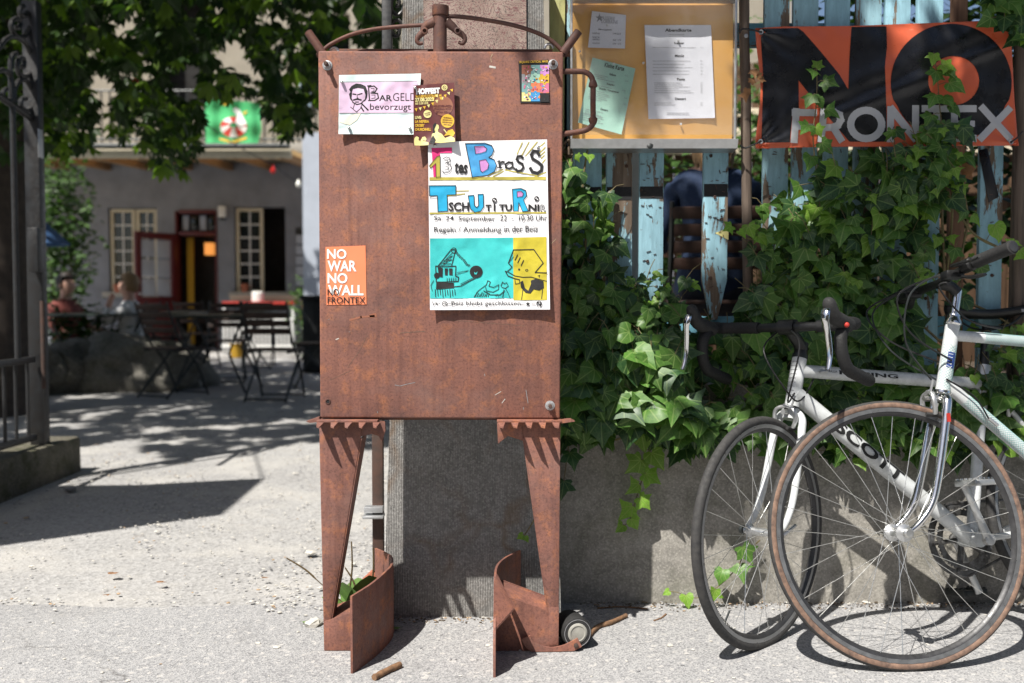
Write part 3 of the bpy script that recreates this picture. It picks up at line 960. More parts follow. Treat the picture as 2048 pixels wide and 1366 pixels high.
# left foot plate and its bottom box
f0 = [P(648, 1243, YB), P(704, 1225, YB), P(704, 1300, YB), P(648, 1298, YB)]
f0[2].z = f0[3].z = .002
mb = MB(); bplate(mb, f0, (0, .005, 0), .001)
mb.plate([f0[0] + Vector((0, .004, -.001)), f0[1] + Vector((0, .004, -.001)), f0[1] + Vector((0, .09, .012)), f0[0] + Vector((0, .09, .012))], (0, 0, -.004))
mb.build('foot_plate', 'rust', B)
# curved ploughshare-like plates
def curved(name, pts, ztops, t=.006, extra=None):
    pts = smooth_path([Vector((x, y, 0)) for x, y in pts], 6)
    n_ = len(pts)
    mb = MB()
    for i, p in enumerate(pts):
        a = pts[max(0, i - 1)]; b = pts[min(n_ - 1, i + 1)]
        T = (b - a).normalized(); N = Vector((T.y, -T.x, 0))
        k = i / (n_ - 1) * (len(ztops) - 1); j = min(int(k), len(ztops) - 2); zt = ztops[j] + (ztops[j + 1] - ztops[j]) * (k - j)
        for off, zz in ((0, .001), (0, zt * .5), (0, zt), (t, zt), (t, zt * .5), (t, .001)):
            mb.v.append(p + N * off + Vector((0, 0, zz)))
    for i in range(n_ - 1):
        for j in range(6):
            mb.f.append((i * 6 + j, i * 6 + (j + 1) % 6, (i + 1) * 6 + (j + 1) % 6, (i + 1) * 6 + j)); mb.m.append(0)
    mb.f += [(5, 4, 3, 2, 1, 0), tuple((n_ - 1) * 6 + j for j in range(6))]; mb.m += [0, 0]
    if extra: extra(mb)
    return mb.build(name, 'rust', B)
curved('curved_plate', [(-.396, 2.405), (-.362, 2.50), (-.338, 2.60), (-.330, 2.68), (-.345, 2.77), (-.398, 2.86)], [.193, .196, .20, .20, .198, .196])
def flap(mb):
    a = Vector((-.046, 2.47, .205)); b = Vector((.004, 2.445, .150)); c = Vector((-.046, 2.40, .108)); 
    d = Vector((-.040, 2.56, .205))
    mb.plate([d, a, c, b], (.003, .003, -.003))
curved('curved_plate', [(-.046, 2.378), (-.046, 2.46), (-.047, 2.56), (-.043, 2.66), (-.022, 2.75), (.020, 2.84)], [.085, .17, .20, .20, .198, .196], extra=flap)
# right foot: slanting channel that joins leg and curved plate
def quad(pts, vec, mb): mb.plate(pts, vec)
mb = MB()
L0 = P(1010, 1187, 2.66); L1 = P(1096, 1228, YB + .06); 
zr = P(1100, 1260, YB).z
quad([Vector((-.04, 2.66, .165)), Vector((.098, YB + .06, .125)), Vector((.098, YB + .06, .001)), Vector((-.04, 2.66, .001))], (.0, .005, 0), mb)
quad([Vector((-.044, 2.56, .155)), Vector((.110, YB + .005, .100)), Vector((.110, YB + .005, .001)), Vector((-.044, 2.56, .001))], (.0, .005, 0), mb)
quad([Vector((-.044, 2.562, .153)), Vector((.110, YB + .008, .098)), Vector((.098, YB + .062, .122)), Vector((-.04, 2.662, .162))], (.0, 0, -.004), mb)
bplate(mb, [P(1097, 1215, YB + .001), P(1118, 1215, YB + .001), P(1117, 1292, YB + .001), P(1098, 1292, YB + .001)], (0, .004, 0), .001)
mb.build('foot_channel', 'rust', B)
# roller wheel with its curved arm
wc = Vector((P(1148, 1275, 2.60).x, 2.60, .044))
ax = Vector((.22, -1, .05)).normalized()
root_w = empty('roller', wc); root_w.parent = B; root_w.location = wc - wloc(B)
R_ = .04
mb = MB().lathe([(.026, -.062), (.038, -.06), (.0405, -.045), (.0405, .026), (.038, .033), (.026, .034)], wc, ax, 30)
mb.build('tyre', 'black_rubber', root_w)
MB().lathe([(.0262, -.06), (.0262, .0345), (.0225, .037), (.0200, .0375), (.0185, .0355), (.008, .0355)], wc, ax, 26).build('hub', 'hub_grey', root_w)
MB().lathe([(.0355, .0335), (.0355, .0345), (.0345, .0345), (.0345, .0335)], wc, ax, 30, 0, False).build('tread_mark', 'print_grey', root_w)
Ya = 2.545
ap = [P(1052, 1275, Ya), P(1060, 1290, Ya), P(1080, 1302, Ya), P(1105, 1306, Ya), P(1130, 1302, Ya), P(1152, 1292, Ya), P(1160, 1288, Ya)]
ap = smooth_path(ap, 4)
mb = MB(); k = len(ap); vs = []
for i, p in enumerate(ap):
    a = ap[max(0, i - 1)]; b = ap[min(k - 1, i + 1)]; T = (b - a).normalized(); N = Vector((-T.z, 0, T.x)) * .0125
    p = p + Vector((0, .012 * i / k, 0))
    for q in (p - N, p + N, p + N + Vector((0, .006, 0)), p - N + Vector((0, .006, 0))):
        q.z = max(q.z, .003); vs.append(q)
fs = [(i * 4 + j, i * 4 + (j + 1) % 4, (i + 1) * 4 + (j + 1) % 4, (i + 1) * 4 + j) for i in range(k - 1) for j in range(4)] + [(3, 2, 1, 0), tuple((k - 1) * 4 + j for j in range(4))]
mb.add(vs, fs); mb.build('roller_arm', 'rust', B)
MB().lathe([(.006, .004), (.006, -.004), (.004, -.005)], P(1152, 1291, Ya + .008), (0, 1, 0), 12).build('axle_bolt', 'iron_rusty', B)

# scratches, glue residue and paint chips on the front plate
sf = Sheet(lambda u, v, layer: P(u, v, YB - .0004 * layer), 30)
rg = random.Random(31)
for pts, w, m in (([(790, 770), (800, 772), (815, 768), (830, 765)], 1.2, 'pebble_grey'), ([(700, 640), (722, 634), (748, 632)], 4, 'print_brown'), ([(742, 632), (750, 630)], 8, 'print_brown'), ([(800, 666), (825, 664), (850, 663)], 1.2, 'tyre_tan'), ([(1004, 806), (1010, 798)], 1.3, 'pebble_light'), ([(990, 790), (1002, 783)], 1, 'pebble_light'), ([(1052, 780), (1056, 806)], 1.2, 'pebble_grey'), ([(672, 679), (677, 677)], 2, 'pebble_light'), ([(980, 133), (990, 135)], 4, 'pebble_light'), ([(985, 108), (981, 116), (983, 124)], 1.5, 'pebble_tan'), ([(1102, 488), (1112, 478)], 1.2, 'pebble_tan'), ([(695, 735), (720, 700), (735, 670)], .7, 'tyre_tan'), ([(900, 640), (1050, 652)], .6, 'tyre_tan'), ([(660, 760), (700, 742)], .6, 'tyre_tan')):
    sf.stroke(pts, w, m, 1, 'scratches')
for _ in range(45):
    u, v = rg.uniform(645, 1112), rg.uniform(110, 828); a = rg.uniform(0, 3.1); l = rg.uniform(1.2, 6)
    sf.stroke([(u, v), (u + cos(a) * l, v + sin(a) * l)], rg.uniform(.5, 1.4), rg.choice(['pebble_tan', 'tyre_tan', 'tyre_tan', 'pebble_grey', 'rust_dark']), 1, 'scratches')
tag(sf.build('scratches', B), 'pale scratches and glue residue on the rusty plate', kind='stuff')

# ================================================================== PAPERS ON THE BOARD
def pin(par, u, v, Y, mat='galvanised', ln=.012):
    c = P(u, v, Y)
    mb = MB().lathe([(.0035, -.001), (.0042, -ln * .5), (.0035, -ln), (.0015, -ln - .001)], c, (0, 1, 0), 10)
    mb.build('magnet', mat, par)
# 1 pale pink and mint hand-drawn sheet
o, s = paper('paper_notice', 'crumpled pale mint and pink hand-drawn sheet with a bearded face, top left of the board', 'poster', [(678, 150), (842, 147), (834, 269), (677, 268)], YB, 'print_mint', .004, .012, .003, 2)
s.poly([(679, 165), (835, 162), (832, 225), (678, 226)], 'print_pink_pale', 1)
s.stroke([(680, 164), (834, 162)], 1.2, 'print_grey', 2); s.stroke([(679, 226), (826, 226)], 1.0, 'print_grey', 2)
s.poly([(678, 240), (692, 232), (722, 226), (714, 240), (700, 250), (690, 248), (678, 244)], 'print_torn', 1)
hair = [(698, 179), (703, 172), (712, 167), (722, 168), (731, 172), (735, 182), (734, 196), (729, 204), (731, 190), (727, 178), (716, 176), (706, 178), (703, 186), (701, 194), (705, 204), (700, 198), (698, 188), (701, 184)]
s.poly(hair, 'print_black', 2, 'drawing')
for st, w in (([(703, 186), (702, 196), (706, 205), (714, 209), (722, 207), (729, 200)], 2.2), ([(706, 188), (712, 189)], 2.6), ([(717, 189), (724, 187)], 2.6), ([(715, 188), (714, 195), (717, 197)], 1.3), ([(707, 200), (714, 198), (722, 200)], 3.0), ([(711, 204), (717, 204)], 2), ([(709, 208), (706, 218), (713, 224), (722, 216), (724, 208)], 1.3), ([(706, 218), (701, 214)], 1.3), ([(724, 208), (736, 220)], 3.0), ([(722, 214), (727, 222)], 3.0), ([(714, 224), (714, 227)], 1)):
    s.stroke(st, w, 'print_black', 2, 'drawing')
for st in ([(737, 174), (739, 199)], [(737, 174), (748, 172), (754, 177), (750, 184), (742, 186)], [(742, 186), (755, 187), (757, 196), (749, 201), (737, 201)], [(735, 172), (742, 171)]):
    s.stroke(st, 2.4, 'print_black', 2, 'lettering')
s.stroke([(742, 177), (748, 177), (748, 182), (743, 183)], 1.2, 'print_black', 2, 'lettering'); s.stroke([(743, 190), (750, 190), (750, 196), (743, 197)], 1.2, 'print_black', 2, 'lettering')
s.text('AR', (758, 190, 784, 202), 'print_black', bold=.02); s.text('GELD', (786, 186, 833, 202), 'print_black', bold=-.005)
s.text('bevorzugt', (740, 207, 822, 224), 'print_black', bold=.004)
s.build('print', o); s.build('drawing', o); s.build('lettering', o)
for u, v in ((685, 165), (699, 257), (820, 257)): pin(o, u, v, YB - .006, 'steel_bright')
# 2 maroon festival flyer
o, s = paper('flyer', 'maroon and yellow festival flyer overlapping the pale pink sheet', 'flyer', [(827, 171), (908, 165), (911, 283), (827, 292)], YB - .010, 'print_maroon', .002, .012, .004, 5)
s.text('HOFFEST', (832, 176, 880, 188), 'print_white', bold=.07, rot=-.05)
s.text('WYLERFELDSTRASSE 44', (831, 189, 883, 195), 'print_gold', bold=.03, rot=-.05); s.text('27.08.2022', (830, 195, 868, 203), 'print_cream', bold=.05, rot=-.05); s.text('AB 15.30 UHR', (830, 204, 857, 209), 'print_cream', bold=.03, rot=-.05)
s.disc(889, 175, 6, 6, 'print_cream', 1); s.ring(889, 175, 3.2, 3.2, .8, 'print_maroon', 2); s.stroke([(887, 174), (891, 177)], .8, 'print_maroon', 2)
s.disc(886, 212, 20, 20, 'print_brown', 1)
s.text('HOLZOFEN-PIZZA', (867, 210, 904, 214.5), 'print_maroon', 3, bold=.04); s.text('ETHIOPIAN FOOD', (868, 216, 903, 220.5), 'print_maroon', 3, bold=.04); s.text('SEITAN KEBAB', (871, 222, 901, 226.5), 'print_maroon', 3, bold=.04)
s.disc(855, 228, 8, 8, 'print_cream', 2); s.text('PING-PONG', (849, 225, 861, 227.5), 'print_maroon', 3, bold=.03, rot=-.3); s.text('TURNIER', (851, 228.5, 861, 231), 'print_maroon', 3, bold=.03, rot=-.3)
s.disc(895, 242, 13.5, 13.5, 'print_gold', 2)
for i, tx in enumerate(('GLUECKSRAD', 'ZUCKERWATTE', 'BUECHSENWERFEN', 'UND MEHR')):
    s.text(tx, (887 - (2 if i in (1, 2) else 0), 234.5 + i * 4.6, 903 + (2 if i in (1, 2) else 0), 237.3 + i * 4.6), 'print_maroon', 3, bold=.03, rot=.1)
for i, tx in enumerate(('LIVE:', 'LA NEFERA', 'CROSBY', 'CHURCHHILL')):
    s.text(tx, (830, 232 + i * 7.9, (843, 858, 849, 862)[i], 237.8 + i * 7.9), 'print_cream' if i == 0 else 'print_gold', bold=.045)
for i in range(7):
    u = 832 + i * 8.3; v = 217 - i * i * .42 - i * 1.2
    s.poly([(u - 3, v), (u + 3, v - 1.2), (u + 1, v + 6)], 'print_cream' if i % 2 else 'print_gold', 2)
for i, (u, v) in enumerate(((884, 195), (890, 190), (897, 185), (903, 179), (873, 190), (866, 196))):
    s.poly([(u - 3, v), (u + 3, v - 1.5), (u + 2, v + 5)], 'print_gold' if i % 2 else 'print_cream', 2)
# crowd silhouettes
for pts in ([(828, 283), (829, 276), (833, 272), (838, 275), (837, 280), (841, 283), (842, 291), (829, 291)], [(842, 291), (841, 281), (845, 274), (850, 273), (853, 278), (851, 283), (857, 285), (857, 290)], [(862, 284), (864, 268), (872, 262), (876, 256), (876, 264), (884, 268), (890, 276), (902, 272), (909, 276), (910, 283), (880, 286)]):
    s.poly(pts, 'print_cream', 1, 'drawing')
s.poly([(868, 262), (869, 253), (872, 248), (877, 250), (878, 256), (875, 261)], 'print_cream', 2, 'drawing'); s.poly([(866, 266), (866, 250), (871, 245), (873, 249), (869, 258), (870, 266)], 'print_black', 3, 'drawing')
s.poly([(888, 272), (896, 261), (905, 258), (910, 266), (906, 273), (898, 270)], 'print_gold', 2, 'drawing'); s.stroke([(888, 259), (895, 268)], 2, 'print_cream', 2, 'drawing')
s.poly([(858, 286), (866, 270), (872, 280), (868, 288)], 'print_black', 2, 'drawing'); s.stroke([(833, 272), (836, 270), (839, 274)], 1.6, 'print_maroon', 2, 'drawing'); s.stroke([(846, 281), (851, 282)], 1.2, 'print_maroon', 2, 'drawing')
s.build('print', o); s.build('drawing', o); s.build('lettering', o)
pin(o, 831, 177, YB - .015, 'steel_bright')
# 3 big tournament poster
o, s = paper('poster', 'large white hand-lettered tournament poster in blue, turquoise and yellow', 'poster', [(856, 284), (1094, 279), (1100, 619), (860, 620)], YB - .004, 'paper_white', .0035, .012, .003, 9, 26)
MP = {'k': 'print_black'}
sc = lambda x, y: (840 + x * 300 / 1108, 270 + y * 370 / 1366)
def pl(pts, mat, layer, grp='print'): s.poly([sc(*p) for p in pts], mat, layer, grp)
def sk(pts, w, mat='print_black', layer=5, grp='lettering', closed=False): s.stroke([sc(*p) for p in pts], w, mat, layer, grp, closed)
pl([(85, 96), (236, 92), (236, 132), (147, 134), (150, 310), (100, 310)], 'print_magenta', 1)
one = [(68, 228), (125, 160), (148, 152), (150, 310), (118, 312), (116, 210), (80, 244)]
pl(one, 'print_olive', 2); sk(one, 1.0, closed=True)
sk([(170, 175), (195, 162), (220, 170), (222, 195), (200, 210), (226, 220), (232, 248), (215, 274), (180, 280), (165, 265)], 1.3); sk([(185, 190), (205, 185), (205, 200), (186, 210)], 1.1); sk([(190, 232), (210, 236), (208, 255), (184, 258)], 1.1)
s.text('tes', (*sc(255, 200), *sc(352, 285)), 'print_black', 5, bold=.03, rot=.06)
Bp = [(335, 63), (480, 60), (530, 78), (546, 112), (530, 150), (508, 165), (548, 182), (566, 225), (550, 270), (500, 298), (385, 313)]
pl(Bp, 'print_blue', 1); sk(Bp, 1.5, closed=True)
B1 = [(402, 84), (470, 82), (494, 100), (486, 122), (450, 134), (410, 140)]; B2 = [(438, 190), (485, 180), (508, 215), (500, 252), (462, 276), (446, 262)]
for q in (B1, B2): pl(q, 'print_violet', 2); sk(q, 1.0, closed=True)
sk([(585, 192), (590, 240)], 4.2); sk([(590, 210), (608, 196), (622, 200)], 3.5); sk([(572, 196), (592, 192)], 2); sk([(574, 242), (606, 240)], 2)
sk([(680, 205), (655, 200), (632, 215), (634, 240), (660, 248), (682, 235)], 3.6); sk([(682, 200), (684, 240), (698, 246)], 3.4)
sk([(760, 170), (745, 155), (722, 158), (714, 180), (730, 200), (756, 214), (764, 240), (748, 262), (720, 266), (708, 252)], 4.6)
sk([(880, 150), (868, 122), (838, 118), (822, 145), (832, 175), (872, 200), (900, 225), (896, 262), (868, 282), (830, 272), (815, 245)], 6.0)
for (a, b) in (((755, 55), (718, 140)), ((805, 52), (752, 150)), ((866, 50), (780, 155)), ((922, 55), (868, 100)), ((925, 90), (885, 130)), ((922, 122), (890, 150)), ((925, 180), (905, 205)), ((918, 150), (895, 172)), ((620, 252), (500, 300)), ((640, 255), (540, 305)), ((610, 255), (860, 300)), ((930, 275), (850, 308))):
    sk([a, b], 2.0, 'print_olive', 1, 'print')
pl([(70, 312), (930, 308), (930, 332), (70, 335)], 'print_olive', 1)
Tp = [(68, 374), (265, 373), (264, 440), (200, 443), (205, 563), (132, 566), (128, 448), (70, 450)]
pl(Tp, 'print_sky', 1); sk(Tp, 1.3, closed=True)
Up = [(355, 448), (398, 444), (402, 520), (420, 535), (432, 520), (428, 438), (468, 436), (470, 530), (450, 562), (405, 572), (372, 545)]
pl(Up, 'print_sky', 1); sk(Up, 1.3, closed=True)
Rp = [(682, 400), (745, 394), (782, 410), (788, 450), (765, 480), (800, 562), (758, 566), (730, 500), (724, 562), (690, 562)]
pl(Rp, 'print_sky', 1); sk(Rp, 1.3, closed=True); q = [(716, 418), (748, 415), (764, 432), (756, 454), (718, 460)]; pl(q, 'print_violet', 2); sk(q, 1, closed=True)
s.text('SCH', (*sc(212, 496), *sc(362, 562)), 'print_black', 5, bold=.03); s.text('T', (*sc(484, 514), *sc(528, 562)), 'print_black', 5, bold=.04); s.text('I', (*sc(544, 505), *sc(556, 562)), 'print_black', 5, bold=.04)
s.text('TU', (*sc(584, 512), *sc(680, 560)), 'print_black', 5, bold=.04); s.text('NI', (*sc(800, 512), *sc(882, 562)), 'print_black', 5, bold=.04)
s.text('R', (*sc(890, 514), *sc(932, 564)), 'print_black', 5, bold=.03); s.text('R', (*sc(897, 520), *sc(925, 560)), 'paper_white', 6, bold=-.02)
for u, v in ((550, 481), (862, 470)):
    s.disc(*sc(u, v), 5, 5, 'print_black', 5, 'lettering'); s.disc(*sc(u - 4, v - 4), 1.4, 1.4, 'paper_white', 6, 'lettering'); s.disc(*sc(u + 6, v + 5), 1.4, 1.4, 'paper_white', 6, 'lettering')
pl([(70, 572), (932, 568), (932, 580), (70, 585)], 'print_olive', 1)
sk([(268, 415), (358, 412)], 2, 'print_olive', 1, 'print'); sk([(262, 442), (330, 434)], 2, 'print_olive', 1, 'print'); sk([(205, 450), (265, 442)], 2, 'print_olive', 1, 'print')
for tx, a, b, r in (('Sa. 24. September', (104, 598), (556, 642), .01), ('22  -  10.30 Uhr', (592, 592), (938, 632), .0), ('Regeln / Anmeldung', (104, 678), (600, 728), .0), ('in der Beiz', (622, 670), (872, 716), -.01)):
    s.text(tx, (*sc(*a), *sc(*b)), 'print_black', 5, bold=.004, rot=r)
pl([(74, 764), (690, 758), (692, 1206), (74, 1207)], 'print_cyan', 1); pl([(688, 758), (934, 752), (938, 1218), (690, 1220)], 'print_yellow', 2)
dr = lambda pts, w=1.1, c=False: sk(pts, w, 'print_black', 5, 'drawing', c)
# crane with wrecking ball
dr([(130, 970), (230, 845), (262, 850), (232, 970)], 1.6); dr([(150, 960), (238, 870)]); dr([(165, 965), (240, 890), (175, 930), (236, 920), (170, 950), (230, 950)], 1.1); s.ring(*sc(250, 852), 5, 5, 1.4, 'print_black', 5, 'drawing')
pts = [(270, 870), (295, 898), (325, 925), (345, 955), (375, 970)]
for a, b in zip(pts[:-1], pts[1:]):
    for k in (0, .5): s.ring(*sc(a[0] + (b[0] - a[0]) * k, a[1] + (b[1] - a[1]) * k), 2.2, 1.6, 1.0, 'print_black', 5, 'drawing', 10)
s.disc(*sc(415, 1010), 13, 12.5, 'print_black', 5, 'drawing'); s.poly([sc(*p) for p in ((400, 1010), (412, 1020), (425, 1008), (418, 1030), (402, 1028))], 'print_cyan', 6, 'drawing')
dr([(115, 968), (265, 968), (262, 1040), (285, 1050), (282, 1080), (190, 1085), (120, 1085), (115, 968)], 1.8); pl([(182, 985), (206, 985), (204, 1035), (184, 1035)], 'print_black', 5, 'drawing'); pl([(214, 985), (240, 985), (240, 1035), (216, 1035)], 'print_black', 5, 'drawing'); pl([(130, 975), (168, 980), (166, 1050), (140, 1045)], 'print_black', 5, 'drawing')
for i in range(5): dr([(200 + i * 16, 1055), (200 + i * 16, 1080)], 1)
s.disc(*sc(124, 1038), 5.5, 6, 'print_black', 5, 'drawing'); pl([(120, 1090), (250, 1090), (252, 1130), (118, 1140)], 'print_black', 5, 'drawing')
for i in range(9): dr([(112 + i * 18, 1140 + 4 * (i % 2)), (116 + i * 18, 1196 - 8 * (i % 3))], 1.4)
dr([(100, 1075), (80, 1110), (90, 1150)], 1.2); dr([(270, 1030), (350, 1005)], .9); dr([(275, 1015), (360, 1000)], .9); dr([(160, 1130), (300, 1115), (420, 1050)], 1.6); dr([(300, 1100), (400, 1050)], 1.1)
# small bird and animal
dr([(400, 1195), (430, 1150), (490, 1105), (500, 1075), (520, 1085), (508, 1115), (545, 1125), (582, 1105), (580, 1140), (540, 1160), (490, 1150), (484, 1120)], 1.3); dr([(470, 1150), (520, 1180), (590, 1180), (625, 1150)], 1.5)
for i in range(8): dr([(405 + i * 14, 1195), (420 + i * 13, 1160 + (i % 3) * 8)], 1.2)
dr([(598, 1110), (610, 1085), (622, 1098), (640, 1090), (652, 1115), (632, 1132), (605, 1125), (598, 1110)], 1.3); dr([(632, 1135), (650, 1165), (665, 1205)], 1.2); dr([(620, 1140), (610, 1200)], 1.2); dr([(560, 1190), (570, 1175), (580, 1195)], 1)
# simple sketched face with a horn-like trumpet
dr([(690, 848), (840, 845), (910, 945), (850, 1015), (938, 1018)], 1.8); dr([(690, 848), (652, 945), (680, 975), (665, 990), (640, 1010), (630, 1005)], 1.6); dr([(652, 945), (690, 900)], 1.2)
for a in ((720, 885), (740, 905), (765, 925)): dr([(a[0], a[1]), (a[0] - 18, a[1] + 38)], 1.8)
s.disc(*sc(732, 992), 2, 2, 'print_black', 5, 'drawing'); s.ring(*sc(788, 998), 2.6, 1.8, 1, 'print_black', 5, 'drawing', 10)
dr([(630, 1005), (650, 1040), (700, 1060), (735, 1068)], 2.0); dr([(650, 1010), (700, 1040), (760, 1050), (820, 1048), (862, 1060)], 1.5); dr([(700, 1060), (705, 1100), (735, 1095), (735, 1070)], 1.2)
pl([(740, 1085), (760, 1075), (775, 1130), (800, 1150), (820, 1100), (818, 1075), (850, 1062), (912, 1080), (916, 1130), (880, 1148), (840, 1140), (815, 1170), (780, 1165), (745, 1125)], 'print_black', 5, 'drawing')
dr([(760, 1140), (750, 1215)], 1.3); dr([(905, 1140), (898, 1208)], 1.3); dr([(870, 1040), (885, 1035), (880, 1050)], 1)
dr([(862, 1060), (938, 1080)], 1.2)
s.text('Beiz bleibt geschlossen', (*sc(232, 1226), *sc(742, 1266)), 'print_black', 5, bold=.004)
dr([(92, 1230), (100, 1255), (120, 1235), (125, 1255), (150, 1240)], 1); s.ring(*sc(182, 1245), 5, 4.5, 1.2, 'print_black', 5, 'drawing'); dr([(172, 1245), (190, 1240), (185, 1252), (215, 1245), (228, 1245)], 1); dr([(745, 1250), (775, 1248)], 1.2); dr([(825, 1248), (852, 1248)], 1.2)
star = [sc(797 + (20 if i % 2 == 0 else 8) * cos(-pi / 2 + i * pi / 5), 1247 + (20 if i % 2 == 0 else 8) * sin(-pi / 2 + i * pi / 5)) for i in range(10)]
s.poly(star, 'print_black', 5, 'drawing'); s.ring(*sc(880, 1245), 5.2, 5.0, 1.2, 'print_black', 5, 'drawing'); s.disc(*sc(870, 1237), 2.2, 2.2, 'print_black', 5, 'drawing'); s.disc(*sc(888, 1253), 2.2, 2.2, 'print_black', 5, 'drawing'); s.disc(*sc(889, 1238), 1.4, 1.4, 'print_black', 5, 'drawing')
s.build('print', o); s.build('drawing', o); s.build('lettering', o)
for u, v in ((870, 291), (1076, 294), (873, 608), (1094, 606)): pin(o, u, v, YB - .009, 'steel_bright', .006)
# 4 orange sticker
o, s = paper('sticker', 'orange sticker with white block capitals low on the left of the board', 'sticker', [(651, 494), (731, 491), (733, 609), (653, 610)], YB, 'print_orange', .0002, 0, .0012, 1)
for tx, b in (('NO', (654, 498, 693, 518)), ('WAR', (655, 521, 713, 543)), ('NO', (655, 546, 695, 567)), ('WALL', (656, 570, 727, 591))):
    s.text(tx, b, 'print_white', 2, bold=.028)
s.text('NO', (655, 578, 678, 591), 'print_black', 4, bold=.008); s.text('FRONTEX', (655, 594, 731, 607), 'print_black', 4, bold=.008)
s.build('lettering', o)
# 5 black puzzle sticker
o, s = paper('sticker', 'small black sticker with a multicoloured jigsaw picture at the top right of the board', 'sticker', [(1037, 124), (1097, 119), (1100, 206), (1041, 206)], YB, 'print_black', .0002, .001, .0012, 3)
s.text('30 JAHRE CRITICAL MASS', (1038.5, 121, 1096, 127), 'print_gold', 3, bold=.02, rot=-.03)
cols = ['print_brown', 'print_teal', 'print_violet', 'print_grey', 'paper_green', 'print_gold', 'print_teal', 'print_orange', 'print_rose', 'print_cream', 'print_blue', 'print_orange']
for j in range(4):
    for i in range(3):
        u = 1043.5 + i * 18.3; v = 130 + j * 18.2
        s.rect(u, v, u + 18.0, v + 17.9, cols[j * 3 + i], 1)
        if i < 2: s.disc(u + 18.3, v + 9, 3.2, 3.2, cols[(j * 3 + i + (j % 2))], 2)
        if j < 3: s.disc(u + 9, v + 18.2, 3.2, 3.2, cols[(j * 3 + i + 3 * (i % 2))], 2)
        rg = random.Random(i * 7 + j)
        for k in range(7):
            a = (u + rg.uniform(3, 15), v + rg.uniform(3, 15))
            if rg.random() < .5: s.disc(a[0], a[1], rg.uniform(1, 2.6), rg.uniform(1, 2.4), rg.choice(['print_white', 'print_black', 'print_gold', 'print_rose', 'print_sky']), 3, 'drawing', 8)
            else: s.stroke([a, (a[0] + rg.uniform(-5, 5), a[1] + rg.uniform(-4, 4))], .9, rg.choice(['print_black', 'print_black', 'print_white', 'print_magenta']), 4, 'drawing')
s.rect(1080, 186, 1098, 204, 'print_black', 4)
s.build('print', o); s.build('drawing', o); s.build('lettering', o)

# ================================================================== PICKET FENCE
YF = 3.03
F = thing('picket_fence', 'old fence of peeling blue pickets standing on the low wall', 'fence', (.9, YF + .03, .66))
def picket(u0, u1, mat, v1=None, Y=YF, top=2.05, stripe=None, staples=0, seed=0, th=.02, point=False, ubot=None):
    rg = random.Random(seed)
    a, b = P(u0, 300, Y), P(u1, 300, Y)
    zb = P(u0, v1, Y).z if v1 else .665
    w = b.x - a.x; cx = (a.x + b.x) / 2
    tilt = rg.uniform(-.006, .006)
    o0 = [Vector((cx - w / 2, Y, top)), Vector((cx + w / 2, Y, top)), Vector((cx + w / 2, Y, zb + (.12 if point else 0)))]
    if point: o0 += [Vector((cx + .01, Y, zb)), Vector((cx - .01, Y, zb))]
    o0 += [Vector((cx - w / 2, Y, zb + (.12 if point else 0)))]
    o0 = [p + Vector((tilt * (p.z - 1.2), 0, 0)) for p in o0]
    mb = MB()
    n = len(o0)
    bplate(mb, o0[::-1], (0, th, 0), .002)
    pk = mb.build('picket', mat, F)
    if stripe:
        za, zc = P(u0, stripe[0], Y).z, P(u0, stripe[1], Y).z
        MB().box((cx + tilt * (za - 1.2), Y - .0005, (za + zc) / 2), (w - .0045, .0012, za - zc)).build('black_stripe', 'print_black', pk, smooth=False)
    if staples:
        mb = MB()
        for _ in range(staples):
            x = cx + rg.uniform(-.38, .38) * w; z = rg.uniform(max(zb + .05, .9), 1.45)
            R = Matrix.Rotation(rg.choice([0, 0, .2, -.3, 1.3]), 3, 'Y')
            mb.box((x + tilt * (z - 1.2), Y - .0016, z), (rg.uniform(.006, .014), .003, .0016), R)
            if rg.random() < .12: mb.lathe([(.0055, -.003), (.004, -.0045), (.0045, .001)], (x + .012 * rg.uniform(-1, 1), Y, z - .03), (0, 1, 0), 8)
        tag(mb.build('staples', 'iron_rusty', pk, smooth=False), 'rusty staples and tacks', kind='stuff')
    return pk
picket(1100, 1136, 'picket_yellow', seed=1); picket(1126, 1150, 'picket_blue_worn', seed=2, stripe=(372, 402)); picket(1152, 1204, 'picket_blue', seed=3, stripe=(374, 402), Y=YF + .012)
picket(1213, 1265, 'picket_blue_worn', seed=4, stripe=(374, 400), staples=12); picket(1279, 1328, 'picket_blue', seed=5, stripe=(373, 397), staples=34)
picket(1407, 1457, 'picket_blue', v1=640, seed=6, stripe=(368, 393), staples=30, point=True)
picket(1527, 1577, 'picket_blue_worn', seed=7, staples=14); picket(1585, 1635, 'picket_blue_worn', seed=8); picket(1649, 1697, 'picket_blue', seed=9, staples=16); picket(1709, 1759, 'picket_blue_worn', seed=10)
picket(1767, 1817, 'picket_blue', seed=11, staples=20); picket(1831, 1882, 'picket_blue', seed=12, staples=10); picket(1901, 1932, 'picket_brown', seed=13, Y=YF + .006); picket(1962, 2008, 'picket_blue', seed=14, staples=12)
picket(2030, 2078, 'picket_bare', seed=15); picket(2094, 2140, 'picket_blue_worn', seed=16); picket(2156, 2206, 'picket_blue', seed=17)
for i in range(14): picket(2222 + i * 62, 2270 + i * 62, ['picket_blue', 'picket_blue_worn', 'picket_bare'][i % 3], seed=20 + i)
for z in (.83, 1.72):
    MB().bbox((2.0, YF + .042, z), (3.7, .03, .07), .003).build('rail', 'plank_rail', F)
# slanting slate strip nailed on a picket, right
mb = MB(); bplate(mb, [P(u, v, YF - .003) for u, v in ((1957, 300), (1975, 297), (1998, 393), (1978, 405))][::-1], (0, .003, 0), .0006)
tag(mb.build('slate_strip', 'vinyl_black', F), 'black strip nailed slanting over a blue picket')
